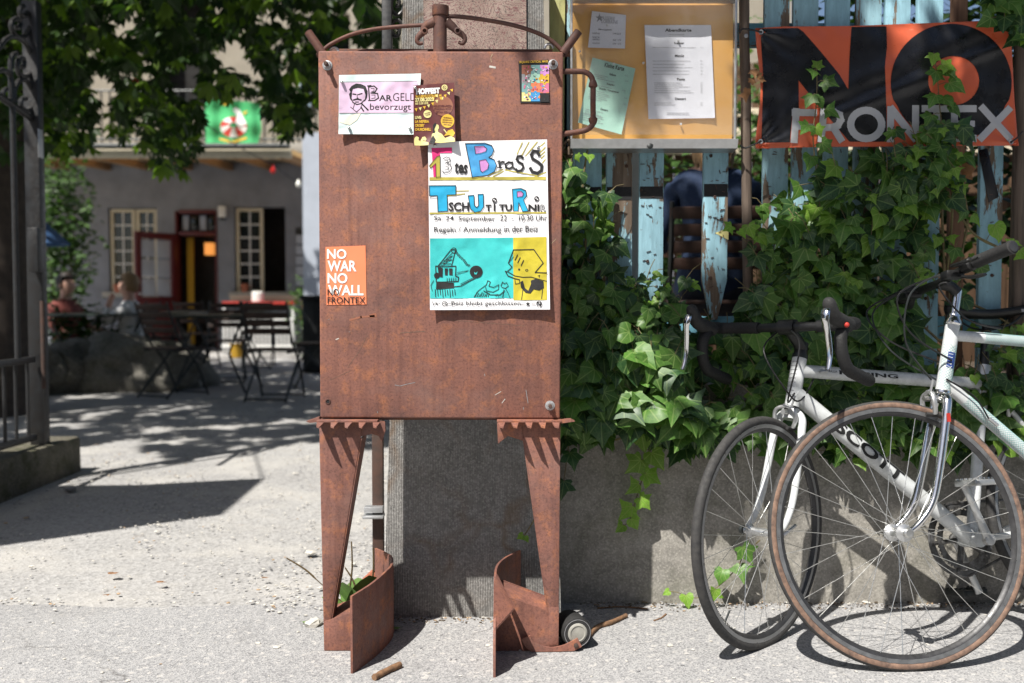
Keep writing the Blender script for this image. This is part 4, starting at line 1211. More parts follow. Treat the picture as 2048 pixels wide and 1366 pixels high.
# arrow mark of pale yellow paint on the middle picket
mb = MB().add([P(1430, 466, YF - .001), P(1457, 456, YF - .001), P(1457, 480, YF - .001)], [(0, 1, 2)])
mb.build('paint_mark', 'print_cream', F)
def pole(u, v0, v1, Y, r, lab, lean=0):
    a, b = P(u, v0, Y), P(u + lean, v1, Y)
    n = 16
    pts = [a + (b - a) * i / n + Vector((.003 * noise.noise(Vector((i * .5, u, 0))), 0, 0)) for i in range(n + 1)]
    o = MB().tube(pts, [r * (1 + .06 * noise.noise(Vector((i * .9, u, 3)))) for i in range(n + 1)], 14).build('round_pole', 'pole_wood')
    return tag(o, lab, 'pole', 'round wooden poles tied to the fence')
pole(1487, -90, 800, YF - .028, .0155, 'grey round wooden pole between the menu case and the banner', 12)
pole(2040, -90, 760, YF - .03, .0155, 'grey round wooden pole at the right end of the banner', -6)
c = P(1492, 72, YF - .046)
MB().lathe([(.006, -.001), (.006, -.003), (.003, -.004)], c, (0, 1, 0), 12).build('screw', 'galvanised', bpy.data.objects['round_pole'])
# white post on the terrace behind the fence
tag(MB().bbox((P(1270, 430, 3.35).x, 3.35, 1.12), (.04, .04, 1.36), .004).build('white_post', 'frame_white'), 'slim white post behind the gap between two blue pickets', 'post')

# ================================================================== MENU CASE
C = thing('menu_case', 'clear fronted menu display case with orange backing and aluminium sill', 'display case', (P(1305, 150, 3.0).x, 3.0, P(1305, 290, 3.0).z))
YC0, YC1 = 2.955, 3.012
bl, br = P(1140, 285, YC1), P(1464, 280, YC1); top = P(1300, -70, YC1).z
MB().bbox(((bl.x + br.x) / 2, YC1 + .004, (bl.z + top) / 2), (br.x - bl.x, .012, top - bl.z), .002).build('backing', 'cork', C)
fl, fr_ = P(1141, 280, YC0), P(1474, 279, YC0)
MB().bbox(((fl.x + fr_.x) / 2, YC0, (bl.z + top) / 2 + .008), (fr_.x - fl.x, .003, top - bl.z - .012), .0008).build('clear_front', 'acrylic', C)
for x, nm in ((fr_.x - .0015, 'side'), (fl.x + .0015, 'side')):
    MB().bbox((x, (YC0 + YC1) / 2, (bl.z + top) / 2 + .008), (.003, YC1 - YC0 - .004, top - bl.z - .012), .0008).build('clear_side', 'acrylic', C)
for u in (1143, 1471):
    q = P(u, 100, YC0 - .001)
    MB().bbox((q.x, YC0 - .001, (bl.z + top) / 2), (.006, .006, top - bl.z), .001).build('edge_trim', 'alu', C)
q0, q1 = P(1141, 279, YC0), P(1475, 279, YC0)
mb = MB()
prof = [(YC0 - .012, q0.z), (YC0 - .002, q0.z + .002), (YC1 + .01, q0.z + .004), (YC1 + .01, q0.z - .03), (YC0 - .001, q0.z - .026)]
mb.plate([Vector((q0.x, y, z)) for y, z in prof], (q1.x - q0.x, 0, 0)); mb.build('sill', 'alu', C, smooth=False)
MB().lathe([(.009, 0), (.009, -.003), (.006, -.005)], P(1300, 292, YC0 - .004), (0, 1, -.3), 14).build('lock', 'dark_metal', C)
q = P(1300, -4, YC0)
MB().bbox(((fl.x + fr_.x) / 2, YC0 + .02, P(1300, -8, YC0).z), (fr_.x - fl.x, .05, .018), .002).build('top_trim', 'alu', C)
YI = YC1 - .004
o, s = paper('menu_sheet', 'small white sheet with opening hours at the top left of the menu case', 'menu', [(1184, 22), (1252, 30), (1250, 97), (1176, 95)], YI, 'paper_case', .001, .006, .002, 11)
s.text('BRASSERIE', (1196, 33, 1230, 40), 'print_grey', bold=.0, rot=.06); s.text('LORRAINE', (1203, 40, 1236, 47), 'print_grey', bold=.0, rot=.06)
st = [(1199 + (9 if i % 2 == 0 else 3) * cos(-pi / 2 + i * pi / 5), 36 + (10 if i % 2 == 0 else 3) * sin(-pi / 2 + i * pi / 5)) for i in range(10)]
s.poly(st, 'print_grey', 1)
s.text('Öffnungszeiten', (1196, 57, 1224, 61.5), 'print_black', bold=.01, rot=.03)
for i, (tx, v) in enumerate((('MONTAG', 65), ('DIENSTAG', 73), ('SAMSTAG', 77.5), ('SONNTAG', 85))):
    s.text(tx, (1185, v, 1199, v + 3), 'print_black', bold=.0, rot=.02)
    if i != 1: s.text(('17.00-23.30', '', '9.00 - 0.30', '10.00 - 23.30')[i], (1226, v + 1, 1242, v + 4), 'print_black', bold=.0)
s.build('print', o); s.build('lettering', o)
o, s = paper('menu_sheet', 'pale green menu sheet hanging askew in the menu case', 'menu', [(1185, 115), (1271, 137), (1243, 269), (1156, 245)], YI, 'paper_green', .0015, .008, .002, 12)
RT = .215
def glines(c0, n, w, step, ang, rg, s, col='print_grey', wid=.8):
    for i in range(n):
        du, dv = -sin(ang) * step * i, cos(ang) * step * i
        x = 0
        L = w * rg.uniform(.55, 1)
        while x < L:
            k = rg.uniform(3, 9)
            a = (c0[0] + du + cos(ang) * x, c0[1] + dv + sin(ang) * x); b = (c0[0] + du + cos(ang) * min(x + k, L), c0[1] + dv + sin(ang) * min(x + k, L))
            s.stroke([a, b], wid, col, 2, 'print'); x += k + 1.4
s.text('Kleine Karte', (1209, 129, 1249, 138), 'print_black', bold=.015, rot=RT)
rg = random.Random(3)
for tx, b, ln in (('Salate', (1219, 147, 1232, 151.5), 3), ('Suppen', (1213, 167, 1229, 171.5), 1), ('Snacks, Vorspeisen', (1198, 178.5, 1238, 183.5), 6), ('Dessert', (1201, 217, 1216, 221.5), 4)):
    s.text(tx, b, 'print_black', bold=.02, rot=RT)
    glines((1187 - (b[1] - 147) * .23, b[1] + 1), ln, 44, 3.4, RT, rg, s)
glines((1166, 226), 4, 52, 4.2, RT, rg, s)
for (u, v) in ((1250, 150), (1250, 161), (1245, 180), (1248, 195), (1246, 207)): s.text('5.50', (u, v, u + 6, v + 2.5), 'print_grey', rot=RT)
s.build('print', o); s.build('lettering', o)
o, s = paper('menu_sheet', 'large white evening menu sheet on the right in the menu case', 'menu', [(1289, 50), (1422, 50), (1430, 236), (1297, 238)], YI, 'paper_case', .001, .008, .002, 13)
s.text('Abendkarte', (1330, 57, 1383, 63.5), 'print_black', bold=.03)
for tx, v, u0, u1, ln, lv in (('Suppen', 84, 1348, 1368, 1, 95), ('Menüs', 109, 1350, 1368, 5, 122), ('Pasta', 156, 1354, 1370, 6, 166), ('Dessert', 195, 1350, 1372, 2, 206)):
    s.text(tx, (u0, v, u1, v + 4.6), 'print_black', bold=.03)
    glines((1306 if lv < 160 else 1309, lv), ln, 86 if ln != 2 else 44, 6.6 if ln == 5 else 3.9, .0, rg, s)
    for i in range(ln): s.text('%d.-' % (11 + 3 * i + ln), (1401, lv - 1.5 + i * (6.6 if ln == 5 else 3.9), 1407, lv + 1 + i * (6.6 if ln == 5 else 3.9)), 'print_grey')
glines((1338, 69), 2, 42, 3.6, 0, rg, s); glines((1334, 226), 2, 60, 3.2, 0, rg, s)
s.build('print', o); s.build('lettering', o)
for u, v in ((1214, 51), (1159, 104), (1227, 129), (1286, 127), (1361, 249), (1356, 82)):
    MB().lathe([(.002, 0), (.003, -.003), (.0034, -.009), (.0026, -.010)], P(u, v, YI - .002), (0, 1, 0), 10).build('pin', 'frame_white', C)

# ================================================================== BANNER
YN = 2.965
zc = lambda x, y: (1480 + x * .29278, y * .29278)
def bfn(u, v, layer):
    a = (u - 1511) / 520; b = (v - 45) / 250
    d = (v - 297) + (u - 1511) * .42          # diagonal pull fold from the lower left corner
    y = .007 * math.exp(-(d / 16) ** 2) + .005 * math.exp(-((d + 46) / 22) ** 2)
    y += .004 * noise.noise(Vector((u * .012, v * .02, 2))) + .012 * sin(a * pi) * (.5 + .5 * sin(b * pi))
    r = sqrt((u - 1515) ** 2 + (v - 290) ** 2); th = atan2(290 - v, u - 1515)
    y += .004 * math.exp(-r / 90) * sin(th * 11)
    r2 = sqrt((u - 1515) ** 2 + (v - 62) ** 2); th2 = atan2(v - 62, u - 1515)
    y += .003 * math.exp(-r2 / 70) * sin(th2 * 9)
    r3 = sqrt((u - 2030) ** 2 + (v - 288) ** 2); y += .003 * math.exp(-r3 / 100) * sin(atan2(288 - v, 2030 - u) * 9)
    y += .0022 * sin(u * .11 + 1.5 * sin(v * .05)) * math.exp(-abs(v - 55) / 30)
    return P(u, v, YN - y - layer * .0007 - (.0008 if layer else 0))
def edge_l(v): return 1511 + 10 * sin(min(1, max(0, (v - 57) / 240)) * pi) ** 2
BN = None
sh = Sheet(bfn, 6.0)
left = [(edge_l(v), v) for v in range(57, 298, 12)]
outl = [(1513, 57)] + [(1560, 53), (1700, 52), (1860, 46), (1980, 41), (2000, 48), (2022, 62)] + [(2029, 200), (2036, 282), (2038, 291)] + [(1800, 293), (1640, 294), (1512, 297)] + left[::-1][1:]
sh.poly(outl, 'vinyl_orange', 0, 'banner')
Np = [(138, 195), (395, 192), (430, 215), (510, 305), (590, 400), (680, 510), (740, 612), (748, 400), (762, 185), (1000, 180), (1004, 320), (990, 450), (1000, 740), (1003, 968), (748, 968), (640, 840), (520, 700), (400, 548), (402, 745), (360, 745), (340, 972), (148, 974), (158, 500)]
sh.poly([zc(*p) for p in Np], 'vinyl_black', 1, 'print')
oo = [zc(1443 + 413 * cos(a) * (1 if sin(a) < .3 else .97), 565 + 402 * sin(a)) for a in [2 * pi * i / 64 for i in range(64)]]
oi = [zc(1460 + 174 * cos(a), 550 + 168 * sin(a)) for a in [2 * pi * i / 48 for i in range(48)]]
sh.poly(oo, 'vinyl_black', 1, 'print', [oi])
def gs(pts, w=48): sh.stroke([zc(*p) for p in pts], w * .29278, 'vinyl_grey', 2, 'lettering')
gs([(385, 755), (370, 960)]); gs([(370, 768), (510, 770)]); gs([(385, 865), (495, 866)], 42)
gs([(572, 755), (555, 955)]); gs([(565, 763), (640, 765), (680, 785), (688, 820), (668, 856), (630, 870), (560, 872)]); gs([(640, 875), (690, 955)])
sh.ring(*zc(862, 850), 105 * .29278, 96 * .29278, 48 * .29278, 'vinyl_grey', 2, 'lettering')
gs([(1030, 742), (1027, 955)]); gs([(1035, 745), (1195, 945)], 52); gs([(1200, 735), (1198, 945)])
gs([(1258, 742), (1412, 742)]); gs([(1345, 750), (1345, 955)]); gs([(1465, 745), (1465, 950)]); gs([(1465, 742), (1600, 742)]); gs([(1465, 845), (1590, 845)], 42); gs([(1465, 945), (1600, 945)])
gs([(1655, 735), (1840, 940)]); gs([(1838, 745), (1645, 945)])
BN = sh.build('banner', None)
BN.name = 'banner'
tag(BN, 'orange and black vinyl banner with huge letters tied across the fence', 'banner')
for q in ('print', 'lettering'): sh.build(q, BN)
md = BN.modifiers.new('thick', 'SOLIDIFY'); md.thickness = .0012; md.offset = -1
for (u, v) in ((1522, 64), (1521, 283), (2022, 284)):
    c = bfn(u, v, 3)
    MB().lathe([(.0035, -.001), (.0068, -.0022), (.0075, -.0002), (.0075, .002)], c, (0, 1, 0), 18, 0, False).build('eyelet', 'galvanised', BN)
    MB().lathe([(.0035, -.0012), (.0035, -.0008)], c, (0, 1, 0), 14).build('eyelet_hole', 'print_black', BN)
for pts in ([(1522, 64), (1505, 60), (1485, 58), (1478, 66)], [(1521, 283), (1505, 290), (1490, 296), (1480, 290)], [(2022, 284), (2035, 275), (2046, 262)]):
    MB().tube(smooth_path([P(u, v, YN - .016) for u, v in pts], 5), .0026, 8).build('cable_tie', 'black_plastic', BN)

# ================================================================== IVY
def leaf_mesh(name, mat, seed, fold=.25):
    rg = random.Random(seed); bend = rg.uniform(.12, .5); crl = rg.uniform(.1, .5)
    side = [(.0, -.02), (.13, -.13), (.33, -.20), (.47, -.10), (.40, .07), (.52, .20), (.70, .36), (.46, .44), (.30, .50), (.17, .72), (0, 1.02)]
    if seed % 3 == 2: side = [(.0, -.02), (.14, -.12), (.32, -.14), (.46, -.02), (.50, .14), (.50, .27), (.42, .42), (.33, .54), (.22, .68), (.12, .84), (0, 1.0)]
    if seed % 4 == 3: side = [(.0, .0), (.12, -.06), (.26, -.05), (.34, .02), (.40, .10), (.58, .14), (.74, .22), (.44, .34), (.27, .48), (.15, .74), (0, 1.08)]
    k = len(side)
    jit = lambda: rg.uniform(-.035, .035)
    R_ = [(x + jit() * (x > 0), y + jit()) for x, y in side]
    L_ = [(-x * rg.uniform(.9, 1.1), y + jit()) for x, y in side]
    vs = []; fs = []
    def z(x, y): return fold * abs(x) - bend * (y - .2) ** 2 - crl * x * x + .05 * sin(5 * x + seed) * sin(4 * y)
    def put(x, y):
        vs.append((x, y, z(x, y))); return len(vs) - 1
    c = put(0, .28)
    ringi = []; ringo = []
    loop = R_ + L_[-2:0:-1]
    for (x, y) in loop:
        ringi.append(put(x * .52, .28 + (y - .28) * .52)); ringo.append(put(x, y))
    n = len(loop)
    for i in range(n):
        j = (i + 1) % n
        fs.append((c, ringi[i], ringi[j])); fs.append((ringi[i], ringo[i], ringo[j], ringi[j]))
    return vs, fs
LV = [leaf_mesh('l', None, i, .12 + .14 * (i % 3)) for i in range(9)]
def leaf_obj_mesh(kind, mat):
    vs, fs = LV[kind]
    me = bpy.data.meshes.new('ivy_leaf')
    me.from_pydata(vs, [], fs)
    uv = me.uv_layers.new(name='UVMap')
    for l in me.loops: uv.data[l.index].uv = vs[l.vertex_index][:2]
    me.polygons.foreach_set('use_smooth', [True] * len(me.polygons))
    me.materials.append(M[mat]); me.update()
    return me
LM = {(k, m): leaf_obj_mesh(k, m) for k in range(9) for m in ('ivy_dark', 'ivy_mid', 'ivy_young')}
def leaf_mat(pos, nrm, tip, size):
    n = Vector(nrm).normalized(); t = Vector(tip); t = (t - n * t.dot(n)).normalized(); x = t.cross(n)
    return Matrix(((x.x * size, t.x * size, n.x * size, pos[0]), (x.y * size, t.y * size, n.y * size, pos[1]), (x.z * size, t.z * size, n.z * size, pos[2]), (0, 0, 0, 1)))
def make_ivy(label, leaves, stems, base, limit=300, group=None):
    root = thing('ivy_plant', label, 'ivy', base, group)
    leaves.sort(key=lambda q: -q[2])
    off = Vector(base)
    for k, m, size, mx in leaves[:limit]:
        o = bpy.data.objects.new('leaf', LM[(k, m)])
        COL.objects.link(o); o.parent = root
        mm = mx.copy(); mm.translation = mm.translation - off
        o.matrix_local = mm
    rest = leaves[limit:]
    if rest:
        vs = []; fs = []; uvs = []; mi = []
        order = ['ivy_dark', 'ivy_mid', 'ivy_young']
        for k, m, size, mx in rest:
            v0, f0 = LV[k]; o = len(vs)
            vs += [tuple(mx @ Vector(p) - off) for p in v0]; uvs += [p[:2] for p in v0]
            fs += [tuple(i + o for i in f) for f in f0]; mi += [order.index(m)] * len(f0)
        me = bpy.data.meshes.new('foliage'); me.from_pydata(vs, [], fs)
        uv = me.uv_layers.new(name='UVMap')
        for l in me.loops: uv.data[l.index].uv = uvs[l.vertex_index]
        for q in order: me.materials.append(M[q])
        me.polygons.foreach_set('material_index', mi); me.polygons.foreach_set('use_smooth', [True] * len(me.polygons)); me.update()
        o = bpy.data.objects.new('foliage', me); COL.objects.link(o); o.parent = root
        tag(o, 'smaller ivy leaves filling the mass', kind='stuff')
    if stems.v: stems.build('stem', 'vine_stem', root)
    return root
def inside(u, v, poly):
    c = False; n = len(poly); j = n - 1
    for i in range(n):
        (x0, y0), (x1, y1) = poly[i], poly[j]
        if (y0 > v) != (y1 > v) and u < (x1 - x0) * (v - y0) / (y1 - y0) + x0: c = not c
        j = i
    return c
rg = random.Random(21)
zones = [   # polygon, count, size range, depth range, young share
    ([(1120, 570), (1210, 560), (1290, 590), (1390, 605), (1420, 650), (1470, 650), (1500, 575), (1600, 560), (1700, 560), (1830, 600), (1830, 730), (2060, 760), (2060, 870), (1800, 865), (1560, 880), (1430, 890), (1330, 890), (1230, 870), (1120, 880)], 900, (.045, .10), (2.88, 2.985), .08),
    ([(1120, 660), (1400, 660), (1420, 850), (1120, 850)], 170, (.07, .115), (2.80, 2.90), .05),
    ([(1560, 600), (1820, 600), (1830, 860), (1580, 870)], 140, (.06, .105), (2.91, 2.97), .04),
    ([(1120, 300), (1215, 300), (1235, 470), (1240, 570), (1120, 570)], 60, (.05, .085), (2.93, 3.01), .25),
    ([(1600, 380), (1680, 310), (1800, 300), (1900, 300), (1850, 430), (1860, 570), (1700, 580), (1590, 560), (1560, 470)], 205, (.045, .10), (2.88, 3.0), .16),
    ([(1780, 250), (1930, 250), (1920, 400), (1800, 400)], 70, (.035, .07), (2.86, 2.94), .35),
    ([(1510, 380), (1590, 400), (1600, 570), (1500, 580)], 26, (.045, .08), (2.95, 3.0), .2),
    ([(1850, 420), (1960, 520), (1960, 700), (1850, 600)], 20, (.035, .06), (2.94, 3.01), .4),
    ([(1960, 700), (2060, 560), (2060, 860), (1960, 860)], 60, (.035, .07), (2.90, 3.0), .35),
    ([(1700, 810), (1820, 800), (1830, 905), (1700, 905)], 22, (.035, .055), (2.88, 2.95), .95),
    ([(1660, 860), (2060, 850), (2060, 905), (1660, 920)], 50, (.04, .07), (2.88, 2.96), .3),
    ([(1960, -20), (2060, -20), (2060, 80), (1980, 50)], 46, (.045, .085), (2.9, 3.0), .05),
    ([(1250, 540), (1400, 560), (1400, 620), (1250, 610)], 26, (.03, .05), (2.92, 2.98), .6),
]
leaves = []; stems = MB()
for poly, cnt, (s0, s1), (y0, y1), young in zones:
    us = [p[0] for p in poly]; vs_ = [p[1] for p in poly]
    k = 0; tries = 0; cnt = int(cnt * 1.2)
    while k < cnt and tries < cnt * 30:
        tries += 1
        u = rg.uniform(min(us), max(us)); v = rg.uniform(min(vs_), max(vs_))
        if not inside(u, v, poly): continue
        Y = rg.uniform(y0, y1)
        p = P(u, v, Y)
        if noise.noise(Vector((p.x * 5, p.z * 5, 9))) < -.42: continue
        if 1370 < u < 1500 and 590 < v < 800 and Y < 2.955: continue
        size = rg.uniform(s0, s1) * (.9 if rg.random() < .7 else .62)
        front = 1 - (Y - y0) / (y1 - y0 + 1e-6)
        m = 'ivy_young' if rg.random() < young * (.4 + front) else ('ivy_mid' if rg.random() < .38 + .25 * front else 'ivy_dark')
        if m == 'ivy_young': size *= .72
        ang = rg.gauss(0, .75)
        n = Vector((rg.gauss(0, .38), -1, rg.gauss(.45, .35)))
        tip = Vector((sin(ang), -.25, -cos(ang)))
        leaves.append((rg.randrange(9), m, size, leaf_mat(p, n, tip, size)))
        if rg.random() < .5:
            q = p + Vector((rg.uniform(-.05, .05), min(.05, YW - .004 - Y) if YW - Y > .01 else .01, rg.uniform(.0, .07)))
            stems.tube([p, (p + q) / 2 + Vector((0, -.006, .008)), q], .0012, 4, False)
        k += 1
# woody runners
for pts in ([(1130, 600), (1170, 500), (1165, 380), (1175, 300)], [(1300, 810), (1360, 790), (1420, 760), (1480, 700)], [(1230, 880), (1300, 855), (1380, 800), (1400, 780)], [(1790, 420), (1800, 380), (1815, 345)], [(1890, 360), (1905, 405), (1950, 470), (2010, 500), (2055, 515)], [(1900, 330), (1905, 420), (1895, 540)], [(1880, 320), (1885, 450), (1890, 570)], [(1915, 340), (1935, 430), (1925, 500), (1910, 590)], [(1930, 605), (1970, 620), (2040, 660)], [(1820, 600), (1835, 640), (1900, 700)], [(1960, 690), (2000, 720), (2060, 720)], [(1560, 800), (1560, 720), (1590, 640), (1620, 560), (1640, 440), (1630, 320)]):
    stems.tube(smooth_path([P(u, v, 2.985) for u, v in pts], 5), [.0045 - .0001 * i for i in range(5 * (len(pts) - 1) + 1)], 6)
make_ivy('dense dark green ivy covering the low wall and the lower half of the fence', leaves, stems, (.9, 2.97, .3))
def tendril(label, path, Y, leaf_list, base_v=None, r=.002, group='ivy shoots'):
    st = MB(); pts = smooth_path([P(u, v, Y) for u, v in path], 6)
    st.tube(pts, [r * (1.1 - .5 * i / len(pts)) for i in range(len(pts))], 6)
    lv = []
    for (u, v, px, ang, m) in leaf_list:
        p = P(u, v, Y - .012)
        s_ = px * Y / FPX / 1.05
        n = Vector((rg.gauss(0, .3), -1, rg.gauss(.35, .25))); a = radians(ang)
        lv.append((rg.randrange(9), m, s_, leaf_mat(p, n, Vector((sin(a), -.15, -cos(a))), s_)))
        near = min(pts, key=lambda q: (q - p).length)
        st.tube([near, (near + p) / 2 + Vector((0, -.004, .003)), p], .0011, 4, False)
    b = pts[0]
    return make_ivy(label, lv, st, (b.x, Y, b.z), 400, group)
Ym, Yd = 'ivy_young', 'ivy_mid'
tendril('bright ivy shoot hanging alone in front of the bare concrete wall', [(1300, 870), (1289, 905), (1286, 950), (1276, 985), (1266, 1020), (1255, 1045), (1240, 1062)], 2.93, [(1283, 868, 42, 10, Ym), (1303, 905, 45, 35, Ym), (1282, 920, 45, -50, Ym), (1291, 948, 40, 60, Ym), (1278, 968, 37, -60, Ym), (1280, 996, 35, 45, Ym), (1265, 1012, 42, -45, Ym), (1262, 1038, 30, 40, Ym), (1246, 1050, 25, -50, Ym)])
tendril('ivy shoot climbing the left of the banner over its first letter', [(1640, 420), (1632, 340), (1626, 270), (1632, 215), (1634, 165), (1633, 122)], 2.935, [(1633, 135, 22, 150, Ym), (1628, 140, 26, -20, Yd), (1648, 162, 34, 60, Yd), (1625, 190, 32, -30, Yd), (1634, 198, 26, 30, Yd), (1652, 218, 34, 60, Yd), (1617, 250, 32, -40, Yd), (1632, 254, 26, 30, Ym), (1644, 285, 34, 50, Yd), (1622, 312, 36, -20, Yd), (1650, 330, 44, 40, Yd), (1600, 370, 44, -40, Yd)])
tendril('ivy shoot climbing across the round letter of the banner', [(1895, 330), (1885, 260), (1880, 220), (1876, 170), (1870, 120), (1866, 105)], 2.935, [(1868, 108, 26, -10, Ym), (1884, 128, 32, 60, Ym), (1872, 142, 34, -15, Yd), (1892, 142, 28, 40, Yd), (1898, 166, 40, 60, Yd), (1872, 190, 34, -30, Yd), (1886, 196, 32, 30, Yd), (1900, 212, 32, 50, Yd), (1864, 230, 34, -30, Yd), (1880, 245, 32, 10, Yd), (1916, 248, 52, 50, 'ivy_dark'), (1856, 258, 34, -30, Yd), (1925, 275, 50, 30, 'ivy_dark')])
tendril('short ivy shoot below the wheel spokes of the black-tyred wheel', [(1520, 1080), (1490, 1110), (1470, 1140), (1440, 1170), (1400, 1195), (1370, 1190)], 2.94, [(1485, 1095, 40, 30, Yd), (1480, 1128, 40, 10, Yd), (1446, 1140, 34, -20, Yd), (1430, 1180, 30, -20, Ym), (1372, 1190, 30, 10, Ym), (1338, 1182, 16, -60, Ym)])
tendril('two ivy leaves hanging in shade beside the right leg of the board', [(1140, 860), (1136, 900), (1128, 960)], 2.93, [(1140, 905, 42, 10, 'ivy_dark'), (1128, 962, 40, -10, 'ivy_dark')])
tendril('tiny pale ivy sprig in front of the concrete pillar', [(1068, 1040), (1056, 1060), (1045, 1075)], 2.80, [(1046, 1070, 16, -60, Ym), (1050, 1074, 14, 30, Ym)])
tendril('ivy shoot arching right across the blue pickets beside the round pole', [(1620, 500), (1560, 490), (1500, 478), (1462, 462)], 2.95, [(1463, 452, 24, -60, Ym), (1478, 462, 22, 40, Ym), (1497, 450, 32, 20, Ym), (1516, 472, 28, 40, Ym), (1530, 470, 34, -10, Yd), (1560, 462, 44, 30, Yd), (1545, 510, 40, -10, Yd)])
tendril('long yellowish ivy runner crossing the rightmost blue picket', [(1905, 400), (1940, 460), (1990, 490), (2050, 515)], 2.93, [(1930, 420, 30, -30, Yd), (1945, 430, 30, 40, Ym), (1990, 450, 40, 20, Ym), (2040, 500, 34, 40, Ym), (2030, 480, 26, -30, Ym)])

# ================================================================== STREET TREE whose crown shades the fence (stands beyond the frame, right)
T = thing('street_tree', 'leafy tree right of the frame whose branches shade the fence', 'tree', (3.3, 4.2, .2))
mb = MB()
mb.tube(smooth_path([(3.3, 4.2, .1), (3.28, 4.15, 1.6), (3.15, 4.0, 3.0), (2.9, 3.7, 4.2), (2.6, 3.3, 5.4)], 5), [.19 - .006 * i for i in range(21)], 12)
for pts in ([(3.12, 3.98, 3.0), (2.2, 3.0, 3.9), (1.2, 2.3, 4.3), (.2, 1.9, 4.4)], [(2.95, 3.8, 4.0), (2.0, 2.6, 4.7), (1.0, 1.7, 4.9), (-.2, 1.3, 4.9)], [(2.8, 3.5, 4.6), (2.6, 2.2, 5.2), (2.3, 1.2, 5.5)], [(3.0, 3.8, 3.8), (3.9, 3.4, 4.8), (4.5, 3.0, 5.4)]):
    pts = smooth_path(pts, 6); mb.tube(pts, [.07 * (1 - .8 * i / len(pts)) for i in range(len(pts))], 8)
mb.build('trunk', 'bark', T)
rg = random.Random(5)
mb = MB(); cnt = 0
def simple_leaf(mb, p, n, t, L, W, m=0):
    n = n.normalized(); t = (t - n * t.dot(n)).normalized(); x = t.cross(n)
    mb.add([p, p + t * L * .35 + x * W * .5 - n * L * .03, p + t * L, p + t * L * .35 - x * W * .5 - n * L * .03], [(0, 1, 2, 3)], m)
while cnt < 9500:
    lx, ly, lz = rg.uniform(-2.4, 4.6), rg.uniform(-1.4, 3.6), rg.uniform(3.3, 6.0)
    tt = YF - ly
    fx, fz = lx + .72 * tt, lz - 1.78 * tt         # where its shadow meets the fence plane
    if not (.16 < fx < 5.5 and fz < 2.6): continue
    nz = noise.noise(Vector((fx * 2.0, fz * 2.0, 1)))
    if fz < (.20 if .5 < fx < .9 else .36) + .20 * nz: continue
    if fx < .27 + .15 * noise.noise(Vector((fz * 3, 0, 4))): continue
    if fx < .54 and fz < .80: continue      # the board stands clear of the shade
    g = noise.noise(Vector((fx * 3.0, fz * 2.2, 7))) + .40 * noise.noise(Vector((fx * 7, fz * 5, 3)))
    if g > (-.5 if .10 < fx < .80 and fz > 1.22 else (-.10 if fz > 1.15 else .02)): continue
    simple_leaf(mb, Vector((lx, ly, lz)), Vector((rg.gauss(0, .5), rg.gauss(0, .5), 1)), Vector((rg.uniform(-1, 1), rg.uniform(-1, 1), -.3)), rg.uniform(.09, .14), rg.uniform(.05, .08), 0)
    cnt += 1
cnt = 0
while cnt < 5000:      # the part of the crown over the terrace
    lx, ly, lz = rg.uniform(-2.2, 4.6), rg.uniform(.8, 5.5), rg.uniform(3.6, 6.4)
    tt = YF - ly
    fx, fz = lx + .72 * tt, lz - 1.78 * tt
    if not (-.9 < fx < 5.5 and 2.0 < fz < 7): continue
    if noise.noise(Vector((fx * 4, fz * 3, 7))) > .4: continue
    simple_leaf(mb, Vector((lx, ly, lz)), Vector((rg.gauss(0, .5), rg.gauss(0, .5), 1)), Vector((rg.uniform(-1, 1), rg.uniform(-1, 1), -.3)), rg.uniform(.10, .15), rg.uniform(.06, .09), 0)
    cnt += 1
mb.build('crown', ['tree_leaf'], T, smooth=False)

